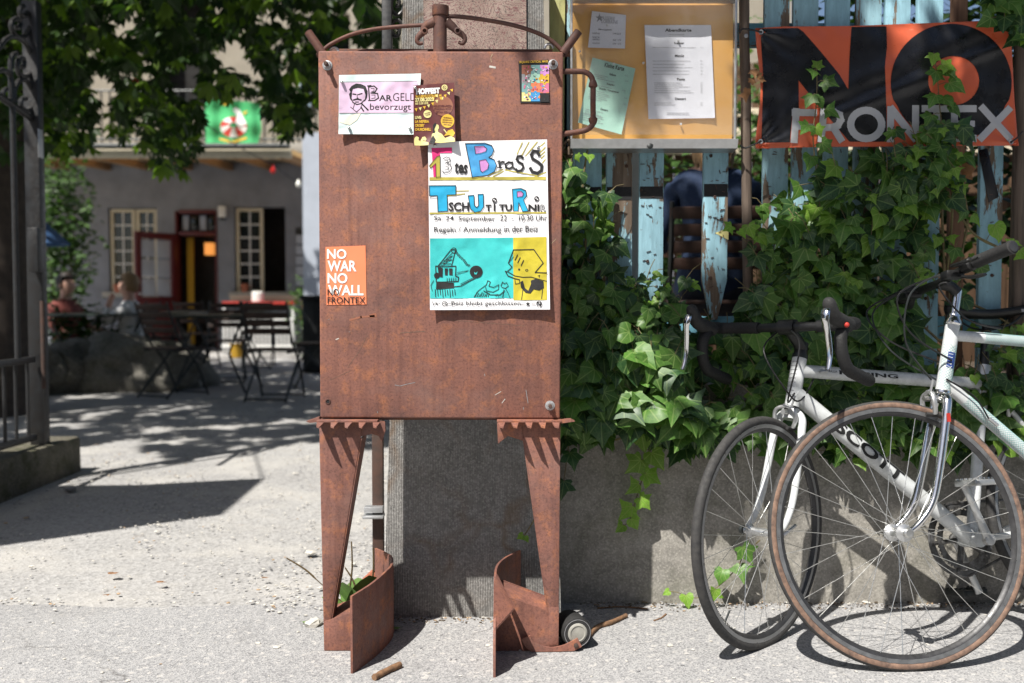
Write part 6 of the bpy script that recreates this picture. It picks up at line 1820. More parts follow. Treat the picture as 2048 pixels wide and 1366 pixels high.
for v, z in ((722, None), (912, .225)):
    a = gp(72, v); z = z or gp(40, v).z
    MB().bbox((XG, yp - .75, z), (.03, 1.4, .03), .003).build('rail', 'gate_iron', GT)
a = gp(56, 500); MB().bbox((XG + .03, a.y + .02, a.z), (.05, .07, .22), .004).build('lock_box', 'gate_iron', GT)
a = gp(62, 690); MB().tube([Vector((XG + .05, a.y + .02, a.z - .22)), Vector((XG + .05, a.y + .02, a.z + .22))], .011, 8).build('drop_bolt', 'iron_rusty', GT)
a = PX(80, 287, XG + .0435); MB().bbox((XG + .044, a.y + .005, a.z), (.003, .05, .14), .001).build('plate', 'galvanised', GT)
# invented cloth sail out of view at the left, shaped to cast the ground shadow
SL = thing('added_shade_sail', 'added cloth sail, unseen left of the frame, that casts the ground shadow', 'added shade sail', (-3.6, 2.4, 0))
mb = MB(); pts = [(-5.2, .7, 3.3), (-3.95, 1.55, 3.1), (-3.14, 2.03, 3.0), (-2.47, 2.56, 3.0), (-2.5, 3.43, 3.0), (-3.1, 3.22, 3.05), (-3.9, 3.15, 3.1), (-5.2, 2.7, 3.3)]
mb.plate(pts[::-1], (0, 0, .006)); mb.build('cloth', 'canopy_sheet', SL, smooth=False)
for x, y, z in ((-2.48, 2.58, 3.05), (-5.2, 1.2, 3.4)): MB().tube([(x, y, 0), (x, y, z)], .03, 10).build('pole', 'gate_iron', SL) if x < -3 else None
MB().tube([(-2.5, 3.4, 3.0), (-4.3, 7.0, 4.2)], .006, 6).build('guy_rope', 'twig', SL)

# ================================================================== CHESTNUT TREE over the courtyard
CT = thing('chestnut_tree', 'large dark chestnut tree spreading over the courtyard at the left', 'tree', (-4.25, 8.0, 0))
mb = MB()
pth = smooth_path([(-4.28, 8.0, -.05), (-4.22, 8.0, .6), (-4.2, 8.0, 2.0), (-4.1, 8.1, 3.4), (-3.9, 8.3, 5.0), (-3.7, 8.5, 6.8)], 5)
mb.tube(pth, [.44, .40, .37, .36, .35, .345, .34, .335, .33, .33, .325, .32, .31, .30, .29, .27, .25, .23, .21, .19, .17, .15, .13, .11, .09, .07][:len(pth)], 18)
for pts in ([(-4.1, 8.1, 3.2), (-3.2, 7.0, 3.7), (-2.4, 5.9, 3.9), (-1.8, 5.0, 3.9)], [(-4.1, 8.1, 3.4), (-3.0, 8.6, 3.9), (-2.0, 9.4, 4.1)], [(-4.2, 8.0, 2.9), (-5.2, 7.2, 3.6), (-6.2, 6.8, 4.3)], [(-4.0, 8.2, 4.0), (-3.6, 9.8, 4.6), (-3.2, 11.4, 4.8)], [(-4.1, 8.0, 3.6), (-3.9, 6.6, 4.4), (-3.8, 5.2, 4.6)], [(-2.4, 5.9, 3.9), (-1.7, 6.2, 3.4), (-1.2, 6.4, 3.0)]):
    pp = smooth_path(pts, 6); mb.tube(pp, [.11 * (1 - .85 * i / len(pp)) for i in range(len(pp))], 8)
for i, p in enumerate(mb.v): mb.v[i] = p + Vector((1, 1, .2)) * .02 * noise.noise(p * 5)
mb.build('trunk', 'bark', CT)
rg = random.Random(77)
mb = MB()
def palm_leaf(mb, p, down, s_, m):
    n = Vector((rg.gauss(0, .55), rg.gauss(0, .55), 1)).normalized()
    ax_ = Vector((rg.uniform(-1, 1), rg.uniform(-1, 1), -.2)); ax_ = (ax_ - n * ax_.dot(n)).normalized(); bx = n.cross(ax_)
    k = rg.choice((5, 6, 7))
    for i in range(k):
        a = (i - (k - 1) / 2) * (.62 if k == 7 else .72)
        L = s_ * (1 - .28 * abs(i - (k - 1) / 2) / (k / 2))
        t = (ax_ * cos(a) + bx * sin(a)); t = (t - n * (.35 + down)).normalized(); x = t.cross(n).normalized()
        w = L * .19
        mb.add([p, p + t * L * .45 + x * w * .7, p + t * L * .72 + x * w, p + t * L - Vector((0, 0, L * .12)), p + t * L * .72 - x * w, p + t * L * .45 - x * w * .7], [(0, 1, 2, 3, 4, 5)], m)
vb_pts = [(-60, 300), (60, 290), (110, 300), (160, 300), (220, 262), (270, 270), (300, 320), (345, 345), (388, 320), (410, 195), (470, 178), (520, 188), (555, 250), (590, 300), (620, 250), (650, 160), (700, 60)]
def vb(u):
    for (a, b), (c, d) in zip(vb_pts[:-1], vb_pts[1:]):
        if a <= u <= c: return b + (d - b) * (u - a) / (c - a)
    return 300 if u < 0 else -500
def projpx(p):
    c, s_ = cos(PITCH), sin(PITCH); z = p.z - CAM_H; d = p.y * c - z * s_; up = p.y * s_ + z * c
    return 1024 + FPX * p.x / d, 683 - FPX * up / d
n_in = n_out = 0
while n_in < 2700:
    Y = rg.uniform(6.2, 11.5); u = rg.uniform(-80, 690); v = rg.uniform(-60, 400)
    p = P(u, v, Y)
    lim = vb(u) + 34 * noise.noise(Vector((u * .02, Y * 2, 1)))
    if v > lim: continue
    if noise.noise(Vector((u * .012, v * .012, 5))) > .30 and u > 180: continue
    if v > lim - 60 and rg.random() < .25: continue
    palm_leaf(mb, p, rg.uniform(.1, .9), rg.uniform(.08, .15), 1 if rg.random() < .3 else 0); n_in += 1
while n_out < 4800:
    p = Vector((rg.uniform(-9, .6), rg.uniform(2.4, 13), rg.uniform(2.6, 7.2)))
    if ((p.x + 4) / 5.2) ** 2 + ((p.y - 8) / 6) ** 2 + ((p.z - 4.4) / 3.2) ** 2 > 1: continue
    u, v = projpx(p)
    if v > -20 and u < 720: continue
    if v > -20 and u > 1000: continue
    gx, gy = p.x + .404 * p.z, p.y + .562 * p.z
    nz = noise.noise(Vector((gx * 1.3, gy * 1.3, 2)))
    if gy < 6.2 + .7 * nz: continue
    if noise.noise(Vector((gx * 2.6, gy * 2.6, 9))) > .34: continue
    palm_leaf(mb, p, .3, rg.uniform(.17, .26), 0); n_out += 1
mb.build('crown', ['tree_leaf', 'tree_leaf_backlit'], CT, smooth=False)

# ================================================================== HOUSE behind the courtyard
YH = 18.0
HS = thing('tavern_house', 'grey tavern building with a red door, tall cream windows and a balcony roof', 'building', (-6, YH, 0))
def hp(u, v, d=0): return P(u, v, YH - d)
def slab(u0, v0, u1, v1, d0, d1, mat, name, par=HS, b=.006):
    """box between pixel rectangle at the facade plane, from depth d0 to d1 in front of it"""
    a, c = hp(u0, v0), hp(u1, v1)
    return MB().bbox(((a.x + c.x) / 2, YH - (d0 + d1) / 2, (a.z + c.z) / 2), (abs(c.x - a.x), abs(d1 - d0), abs(a.z - c.z)), min(b, abs(d1 - d0) * .3)).build(name, mat, par)
Z3 = 3.35
def wall_with_holes(x0, x1, z0, z1, holes, y, mat, name, par, th=.25):
    xs_ = sorted({x0, x1} | {h[0] for h in holes} | {h[1] for h in holes}); zs_ = sorted({z0, z1} | {h[2] for h in holes} | {h[3] for h in holes})
    mb = MB()
    for i in range(len(xs_) - 1):
        for j in range(len(zs_) - 1):
            cx, cz = (xs_[i] + xs_[i + 1]) / 2, (zs_[j] + zs_[j + 1]) / 2
            if any(h[0] < cx < h[1] and h[2] < cz < h[3] for h in holes): continue
            mb.box((cx, y + th / 2, cz), (xs_[i + 1] - xs_[i], th, zs_[j + 1] - zs_[j]))
    return mb.build(name, mat, par, smooth=False)
def hole(u0, v0, u1, v1): a, b = hp(u0, v0), hp(u1, v1); return (a.x, b.x, max(b.z, .02), a.z)
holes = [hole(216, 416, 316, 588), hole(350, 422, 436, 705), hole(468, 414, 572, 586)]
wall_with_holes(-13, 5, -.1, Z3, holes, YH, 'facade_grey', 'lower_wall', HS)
wall_with_holes(-13, hp(528, 0).x, Z3, 9.5, [(-8.6, -7.6, 4.4, 6.3), (-6.4, -5.4, 4.4, 6.3)], YH + .02, 'facade_beige', 'upper_wall', HS)
MB().box((-2, YH - .9, 6.4), (8.9, 2.2, 6.1)).build('upper_wing', 'facade_beige', HS, smooth=False) if False else None
wall_with_holes(hp(528, 0).x, 5, Z3, 9.5, [(-3.6, -2.9, 4.3, 6.0)], YH + .02, 'facade_beige', 'upper_wall', HS)
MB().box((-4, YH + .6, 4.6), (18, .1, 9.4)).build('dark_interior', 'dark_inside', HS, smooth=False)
rf = MB().plate([(-13.5, YH - .8, 9.3), (-13.5, YH - .8, 9.5), (-13.5, YH + 5, 12.2), (-13.5, YH + 5, 9.3)], (19, 0, 0)).build('roof', 'terracotta', HS, smooth=False)
def window(u0, v0, u1, v1, cols, rows, d=-.08, mat='frame_cream'):
    a, b = hp(u0, v0), hp(u1, v1); w = b.x - a.x; h = a.z - b.z; y = YH - d
    W_ = empty('window', ((a.x + b.x) / 2, y, b.z)); W_.parent = HS; W_.location = Vector(((a.x + b.x) / 2, y, b.z)) - wloc(HS)
    fw = .055
    mb = MB()
    for x in (a.x + fw / 2, b.x - fw / 2): mb.box((x, y, (a.z + b.z) / 2), (fw, .06, h))
    for z in (a.z - fw / 2, b.z + fw / 2): mb.box(((a.x + b.x) / 2, y - .002, z), (w, .06, fw))
    mb.build('frame', mat, W_, smooth=False)
    for i in range(cols):
        for j in range(rows):
            pw, ph = (w - 2 * fw) / cols, (h - 2 * fw) / rows
            MB().box((a.x + fw + pw * (i + .5), y + .015, b.z + fw + ph * (j + .5)), (pw - .022, .006, ph - .022)).build('pane', 'window_glass', W_, smooth=False)
    mb = MB()
    for i in range(1, cols): mb.box((a.x + fw + (w - 2 * fw) * i / cols, y + .003, (a.z + b.z) / 2), (.024, .03, h - .1))
    for j in range(1, rows): mb.box(((a.x + b.x) / 2, y + .001, b.z + fw + (h - 2 * fw) * j / rows), (w - .1, .03, .024))
    mb.build('glazing_bars', 'frame_white', W_, smooth=False)
    return W_
window(218, 418, 270, 585, 2, 6); window(270, 418, 314, 585, 2, 6); window(470, 416, 526, 586, 2, 6)
slab(208, 584, 322, 594, -.02, .10, 'plinth', 'sill'); slab(460, 584, 580, 594, -.02, .10, 'plinth', 'sill')
# door with transom, open red leaf, yellow curtain, lantern
D_ = empty('door', (0, 0, 0)); D_.parent = HS; a = hp(392, 700); D_.location = Vector((a.x, YH, .0)) - wloc(HS)
slab(350, 422, 358, 705, -.2, .03, 'door_red', 'frame', D_); slab(430, 422, 437, 705, -.2, .03, 'door_red', 'frame', D_); slab(358, 463, 430, 471, -.2, .03, 'door_red', 'frame', D_); slab(358, 420, 430, 427, -.2, .03, 'door_red', 'frame', D_)
for i in range(4): slab(361 + i * 17.5, 430, 374 + i * 17.5, 460, -.12, -.10, 'window_glass' if i % 2 else 'facade_light', 'pane', D_)
slab(366, 474, 382, 690, -.25, -.2, 'curtain_yellow', 'curtain', D_)
hx = hp(352, 470); L_ = .92; da = radians(62)
R3 = Matrix.Rotation(da, 3, 'Z')
def leafbox(x, z, w, h, t, mat, name, par, y=0):
    c = Vector((hx.x, YH - .02, 0)) + R3 @ Vector((-x, y, 0)); c.z = z
    MB().bbox(c, (w, t, h), .004, R=R3).build(name, mat, par)
LD = empty('door_leaf', (0, 0, 0)); LD.parent = HS; LD.location = Vector((hx.x, YH, 0)) - wloc(HS)
z0, z1 = .05, hp(352, 468).z
leafbox(L_ / 2, z0 + .45, L_, .9, .05, 'door_red', 'panel', LD); leafbox(.06, (z0 + .9 + z1) / 2, .12, z1 - z0 - .9, .05, 'door_red', 'stile', LD); leafbox(L_ - .06, (z0 + .9 + z1) / 2, .12, z1 - z0 - .9, .05, 'door_red', 'stile', LD); leafbox(L_ / 2, z1 - .06, L_ - .24, .12, .05, 'door_red', 'rail', LD)
for i in range(2):
    for j in range(3): leafbox(.12 + (L_ - .24) * (i + .5) / 2, z0 + .9 + (z1 - .12 - z0 - .9) * (j + .5) / 3, (L_ - .24) / 2 - .04, (z1 - .12 - z0 - .9) / 3 - .04, .01, 'facade_light', 'pane', LD)  # pale opaque panes: reflected light put into their colour
leafbox(L_ - .06, 1.0, .04, .04, .12, 'steel_bright', 'handle', LD)
a = hp(420, 498, -.25); LN = thing('hanging_lantern', 'glowing amber lantern hanging inside the tavern doorway', 'lantern', a)
MB().bbox(a, (.16, .16, .22), .01).build('glass', 'lantern_glow', LN); MB().tube([a + Vector((0, 0, .11)), a + Vector((0, 0, .5))], .008, 6).build('cord', 'dark_metal', LN)
a = hp(445, 424, .12); WL = thing('wall_lamp', 'white box lamp on the wall right of the red door', 'lamp', a)
MB().bbox(a, (.13, .14, .20), .015).build('shade', 'white_plastic', WL); MB().bbox(a - Vector((0, 0, .12)), (.10, .10, .05), .01).build('socket', 'dark_metal', WL)
# black notice board with white sheets
NB = thing('chalk_board', 'black menu board with white sheets on the wall beside the tavern window', 'board', hp(618, 590, .03))
slab(592, 456, 650, 590, .01, .04, 'bin_black', 'panel', NB)
for i in range(5): slab(593, 470 + i * 21, 640, 488 + i * 21, .042, .046, 'facade_light', 'sheet', NB)
# balcony roof of pale sheet on rafters, balcony slab and railing
CN = thing('balcony_roof', 'pale sheet canopy on wooden rafters over the tavern terrace', 'canopy', hp(320, 340, 1.2))
xa, xb = P(-200, 300, 15.7).x, P(585, 300, 15.7).x
zN = P(300, 300, 15.7).z
n_ = 60
mb = MB()
for i in range(n_ + 1):
    x = xa + (xb - xa) * i / n_
    for y, z in ((15.6, zN), (YH - .02, zN + .12)): mb.v.append(Vector((x, y, z + .018 * (i % 2))))
mb.f = [(2 * i, 2 * i + 1, 2 * i + 3, 2 * i + 2) for i in range(n_)]; mb.m = [0] * n_
tl = M['canopy_sheet'].node_tree
o = mb.build('sheet', 'canopy_translucent', CN, smooth=False); md = o.modifiers.new('t', 'SOLIDIFY'); md.thickness = .004
for i in range(9):
    x = xa + .15 + (xb - xa - .3) * i / 8
    MB().bbox((x, 16.8, zN - .03), (.09, 2.4, .12), .006, R=Matrix.Rotation(.05, 3, 'X')).build('rafter', 'beam_wood', CN)
MB().bbox(((xa + xb) / 2, 15.62, zN - .06), (xb - xa, .08, .16), .006).build('edge_beam', 'frame_cream', CN)
MB().tube([(xa, 15.5, zN + .03), (xb + .0, 15.5, zN + .03)], .045, 10).build('gutter', 'dark_metal', CN)
MB().bbox(((xa + xb) / 2, YH - .25, zN + .28), (xb - xa + 1.2, .9, .18), .01).build('balcony_slab', 'plinth', CN)
for x in (xa + .1,): MB().bbox((x, 15.7, zN / 2 - .05), (.09, .09, zN - .05), .006).build('post', 'beam_wood', CN)
RL = thing('balcony_railing', 'black iron railing along the tavern balcony', 'railing', (-5.5, 16.6, zN + .3))
for i in range(46):
    x = xa + (xb + .5 - xa) * i / 45
    MB().tube([(x, 17.3, zN + .37), (x, 17.3, zN + 1.25)], .016, 6).build('baluster', 'dark_metal', RL)
for z in (zN + .42, zN + 1.25): MB().tube([(xa, 17.3, z), (xb + .5, 17.3, z)], .018, 8).build('rail', 'dark_metal', RL)
# green flag with a striped life ring
FLY = 17.2
ffn = lambda u, v, layer: P(u, v, FLY + .03 * sin(u * .16) + .02 * sin(v * .12) - layer * .012)
sh = Sheet(ffn, 6.0)
sh.poly([(410, 205), (430, 198), (520, 206), (523, 262), (514, 292), (412, 294)], 'flag_green', 0, 'flag')
for i in range(10):
    a0, a1 = 2 * pi * i / 10, 2 * pi * (i + 1) / 10
    q = [(467 + 27 * cos(a), 254 + 21 * sin(a)) for a in (a0, (a0 + a1) / 2, a1)] + [(467 + 8 * cos(a), 250 + 5 * sin(a)) for a in (a1, (a0 + a1) / 2, a0)]
    sh.poly(q, 'flag_red' if i % 2 else 'flag_white', 1)
sh.poly([(470, 246), (474, 232), (466, 220), (470, 214), (480, 220), (486, 234), (494, 248), (480, 252)], 'flag_white', 2); sh.stroke([(440, 278), (466, 284), (492, 276)], 4, 'print_gold', 1)
sh.poly([(486, 224), (496, 222), (488, 230)], 'print_gold', 2); sh.poly([(440, 206), (456, 200), (450, 212)], 'print_gold', 1)
FL = sh.build('flag', None); tag(FL, 'green flag with a red and white life ring hanging from the balcony', 'flag'); sh.build('print', FL)
# window shutter on the upper wing, white planter boxes
tag(slab(600, 150, 622, 222, .0, .05, 'shutter_blue', 'window_shutter', None), 'pale blue shutter on the beige upper wall of the tavern', 'shutter')
# wing wall at the right in sunlight
MB().box((-1.6, YH - 1.4, 1.7), (3.2, 2.6, 3.5)).build('annex_wall', 'facade_light', HS, smooth=False)
# counter with white railing, red top, jars; flower pots; bush; bin
CT2 = thing('serving_counter', 'counter with red top and white picket front beside the tavern door', 'counter', P(515, 700, 16.6))
def q16(u0, v0, u1, v1, y0, y1, mat, name, par):
    a, b = P(u0, v0, 16.6), P(u1, v1, 16.6); zz = max(b.z, .0)
    return MB().bbox(((a.x + b.x) / 2, 16.6 + (y0 + y1) / 2, (a.z + zz) / 2), (b.x - a.x, y1 - y0, a.z - zz), .004).build(name, mat, par)
q16(446, 603, 588, 609, -.05, .45, 'red_paint', 'top', CT2); q16(446, 591, 588, 602, .40, .45, 'frame_cream', 'back_rail', CT2)
for i in range(19): q16(446 + i * 7.6, 640, 450 + i * 7.6, 706, -.02, .01, 'frame_white', 'picket', CT2)
q16(444, 636, 590, 641, -.03, .02, 'frame_white', 'rail', CT2); q16(444, 690, 590, 695, -.03, .02, 'frame_white', 'rail', CT2)
for u in (448, 586): q16(u - 3, 609, u + 3, 715, 0, .06, 'frame_white', 'post', CT2)
c = P(516, 603, 16.75); JR = MB().lathe([(.10, 0), (.105, .05), (.105, .15), (.09, .165), (.075, .17)], c, (0, 0, 1), 20).build('white_tub', 'white_plastic'); tag(JR, 'white round tub standing on the red counter', 'tub')
for (u, v, lab) in ((490, 585, 'terracotta flower pot on the right window sill'), (236, 586, 'terracotta flower pot on the left window sill')):
    c = hp(u, v, .05); FP = thing('flower_pot', lab, 'flower pot', c, 'terracotta pots on the sills')
    MB().lathe([(.055, 0), (.075, .13), (.082, .13), (.082, .155), (.07, .155), (.065, .13)], c, (0, 0, 1), 16).build('pot', 'terracotta', FP)
def scatter_plant(name, label, cat, c, rad, n, size, mat, seed, group=None, stem=True, power=1.0, zmin=-9):
    rg = random.Random(seed); root = thing(name, label, cat, (c[0], c[1], 0 if group != 'h' else c[2] - rad[2]), group)
    mb = MB(); k = 0
    while k < n:
        d = Vector((rg.gauss(0, 1), rg.gauss(0, 1), rg.gauss(0, 1))).normalized() * rg.random() ** .45
        bl = 1 + .45 * noise.noise(d * 2.5 + Vector((seed, 0, 0)))
        p = Vector(c) + Vector((d.x * rad[0], d.y * rad[1], d.z * rad[2])) * bl
        if p.z < .02: continue
        simple_leaf_r(mb, p, rg, size); k += 1
    mb.build('foliage', mat, root, smooth=False)
    if stem:
        st_ = MB()
        for i in range(5):
            e = Vector(c) + Vector((rg.uniform(-.6, .6) * rad[0], rg.uniform(-.6, .6) * rad[1], rg.uniform(-.2, .5) * rad[2]))
            st_.tube([(c[0] + rg.uniform(-.05, .05), c[1], 0), (Vector((c[0], c[1], 0)) + e) / 2, e], [.02, .012, .005], 5)
        st_.build('stem', 'twig', root)
    return root
def simple_leaf_r(mb, p, rg, size):
    L = size * rg.uniform(.7, 1.3)
    simple_leaf(mb, p, Vector((rg.gauss(0, .6), rg.gauss(-.3, .6), 1)), Vector((rg.uniform(-1, 1), rg.uniform(-1, 1), rg.uniform(-.6, .3))), L, L * .5)
scatter_plant('shrub', 'bright green bush beside the counter under the black menu board', 'shrub', (P(618, 640, 15.8).x, 15.8, .75), (.34, .3, .6), 420, .10, 'shrub_leaf', 3)
scatter_plant('climbing_shrub', 'tall climbing shrub at the left corner of the tavern behind the gate', 'shrub', (P(120, 470, 14.5).x, 14.5, 1.75), (.5, .5, 1.5), 1900, .13, 'shrub_leaf', 4)
scatter_plant('shrub', 'dark low shrub behind the boulders at the left', 'shrub', (P(130, 650, 10.8).x, 10.8, .45), (.75, .5, .42), 700, .10, 'tree_leaf', 5)
scatter_plant('shrub', 'small dark fern-like plant between the boulders and the chairs', 'shrub', (P(230, 660, 10.9).x, 10.9, .5), (.4, .3, .4), 320, .10, 'shrub_leaf', 6)
BN2 = thing('waste_bin', 'black waste bin behind the left edge of the notice board', 'bin', P(632, 700, 12.5))
a, b = P(616, 598, 12.5), P(648, 672, 12.5)
MB().bbox(((a.x + b.x) / 2, 12.5, (a.z) / 2), (b.x - a.x + .08, .35, a.z), .02).build('body', 'bin_black', BN2); MB().bbox(((a.x + b.x) / 2, 12.48, a.z + .02), (b.x - a.x + .12, .40, .05), .015).build('lid', 'dark_metal', BN2)
YB2 = thing('yellow_bucket', 'small yellow bucket on the ground under the counter', 'bucket', G(473, 712))
c = G(473, 715); MB().lathe([(.08, 0), (.10, .2), (.108, .2), (.108, .215), (.095, .215), (.07, .03)], c, (0, 0, 1), 18).build('body', 'curtain_yellow', YB2)
MB().tube(arc(c + Vector((0, 0, .2)), .10, 0, pi, 10), .004, 6).build('handle', 'dark_metal', YB2)
# string lights
SLG = thing('string_lights', 'dark cable with coloured bulbs strung between tree and tavern', 'string lights', P(270, 165, 12))
cab = smooth_path([P(150, 60, 9), P(270, 150, 11), P(400, 240, 13), P(480, 295, 14.5), P(545, 330, 15.3), P(597, 365, 16), P(640, 372, 16.5)], 6)
MB().tube(cab, .008, 6).build('cable', 'dark_metal', SLG)
for u, v, Y, m in ((270, 165, 11, 'bulb_red'), (316, 127, 11, 'bulb_yellow'), (546, 340, 15.3, 'bulb_red'), (597, 368, 15.4, 'bulb_white'), (612, 361, 15.6, 'bulb_yellow')):
    c = P(u, v, Y); bo = MB().lathe([(.002, -.06), (.03, -.045), (.042, -.015), (.036, .02), (.018, .04), (.016, .07)], c, (0, 0, 1), 12).build('bulb', m, SLG)
# ================================================================== boulders, parasol, tables, chairs, people
def boulder(u, v, r, sc, lab, seed, Y=None):
    c = G(u, v); bm = bmesh.new(); bmesh.ops.create_icosphere(bm, subdivisions=4, radius=1)
    for p in bm.verts:
        d = p.co.copy()
        k = 1 + .45 * noise.noise(d * 1.3 + Vector((seed * 9, 0, 0))) + .16 * noise.noise(d * 3.5 + Vector((seed, 3, 0)))
        q = d * k
        q = Vector((q.x, q.y, max(-.6, q.z)))
        p.co = Vector((q.x * r * sc[0], q.y * r * sc[1], q.z * r * sc[2]))
    mb = MB(); mb.bm(bm, (c.x, c.y + r * .6, r * sc[2] * .5))
    return tag(mb.build('boulder', 'boulder'), lab, 'boulder', 'boulders edging the planting')
boulder(240, 782, .52, (1.35, .8, .72), 'long pale boulder in the middle of the row, right of the gate', 1); boulder(108, 785, .42, (.9, .8, .75), 'boulder just right of the gate post', 2); boulder(30, 790, .4, (1, .8, .8), 'boulder seen through the gate bars', 3); boulder(330, 775, .42, (1.0, .8, .7), 'boulder behind the left folding chair', 5)
PR = thing('parasol', 'blue parasol behind the iron gate at the left', 'parasol', G(20, 740))
c = P(36, 420, 9.4); mb = MB(); n_ = 8
mb.v = [c + Vector((0, 0, .12))] + [c + Vector((cos(2 * pi * (i + .3) / n_) * .45, sin(2 * pi * (i + .3) / n_) * .45, -.32)) for i in range(n_)]
mb.v = [Vector((c.x, c.y, c.z + .12))] + [Vector((c.x + cos(2 * pi * (i + .3) / n_) * 1.0 * (.46), c.y + sin(2 * pi * (i + .3) / n_) * .46, c.z - .32)) for i in range(n_)]
mb.f = [(0, 1 + i, 1 + (i + 1) % n_) for i in range(n_)]; mb.m = [0] * n_
o = mb.build('cloth', 'parasol_blue', PR, smooth=False); md = o.modifiers.new('t', 'SOLIDIFY'); md.thickness = .004
MB().tube([(c.x, c.y, 0), (c.x, c.y, c.z + .2)], .02, 10).build('pole', 'dark_metal', PR)
def make_chair(label, x, y, rot, z0=0, group='folding garden chairs in the courtyard'):
    root = thing('folding_chair', label, 'chair', (x, y, z0), group); root.rotation_euler = (0, 0, rot)
    for s_ in (-1, 1):
        yy = .205 * s_
        MB().tube(smooth_path([(.24, yy, .0), (.10, yy, .30), (-.10, yy, .52), (-.19, yy, .70), (-.26, yy, .89)], 4), .011, 8).build('leg', 'dark_metal', root, local=True)
        MB().tube([(-.26, yy * .92, .0), (.18, yy * .92, .44)], .011, 8).build('leg', 'dark_metal', root, local=True)
        MB().tube([(-.18, yy * .9, .435), (.22, yy * .9, .445)], .010, 8).build('seat_rail', 'dark_metal', root, local=True)
    MB().tube([(-.255, -.19, .02), (-.255, .19, .02)], .009, 8).build('crossbar', 'dark_metal', root, local=True); MB().tube([(.235, -.205, .02), (.235, .205, .02)], .009, 8).build('crossbar', 'dark_metal', root, local=True)
    for i in range(6): MB().bbox((.19 - .068 * i, 0, .455), (.052, .43, .016), .003).build('seat_slat', 'slat_wood', root, local=True)
    for i in range(4): MB().bbox((-.155 - .03 * i, 0, .625 + .072 * i), (.016, .43, .054), .003, R=Matrix.Rotation(-.36, 3, 'Y')).build('back_slat', 'slat_wood', root, local=True)
    return root
def gx(u, Y): return (u - 1024) / FPX * Y
make_chair('folding wooden chair turned half away, leftmost in the front of the courtyard', gx(345, 9.4), 9.4, radians(62)); make_chair('folding wooden chair seen from behind, nearest the notice board', gx(548, 9.1), 9.1, radians(84))
make_chair('folding chair facing the camera behind the dark table', gx(452, 11.0), 11.0, radians(-80)); make_chair('folding chair the white-shirted person sits on', gx(262, 11.0), 11.0, radians(178)); make_chair('folding chair tucked behind the right front chair, partly behind the notice board', gx(630, 10.4), 10.4, radians(200))
make_chair('folding chair standing at the far table in front of the open red door', gx(395, 13.2), 13.2, radians(80)); make_chair('folding chair at the far table below the serving counter', gx(515, 13.4), 13.4, radians(100)); make_chair('folding chair between the white-shirted person and the red door', gx(318, 12.2), 12.2, radians(20))
def table(label, x, y, w=.8, mat='table_dark'):
    t_ = thing('garden_table', label, 'table', (x, y, 0), 'garden tables in the courtyard')
    MB().bbox((0, 0, .745), (w, .75, .028), .006).build('top', mat, t_, local=True)
    for sx in (-1, 1):
        for sy in (-1, 1): MB().tube([(sx * w * .38, sy * .3, .73), (-sx * w * .38 * .2 + sx * w * .3, sy * .3, .38), (sx * w * .42, sy * .33, 0)], .012, 8).build('leg', 'dark_metal', t_, local=True)
    return t_
table('dark green garden table between the folding chairs', gx(436, 10.0), 10.0, .85); table('dark garden table far back before the tavern door', gx(455, 13.0), 12.7, 1.3); table('dark garden table behind the leftmost folding chair', gx(320, 11.6), 11.6, .9); table('dark garden table in front of the seated people', gx(190, 10.75), 10.75, .9); 
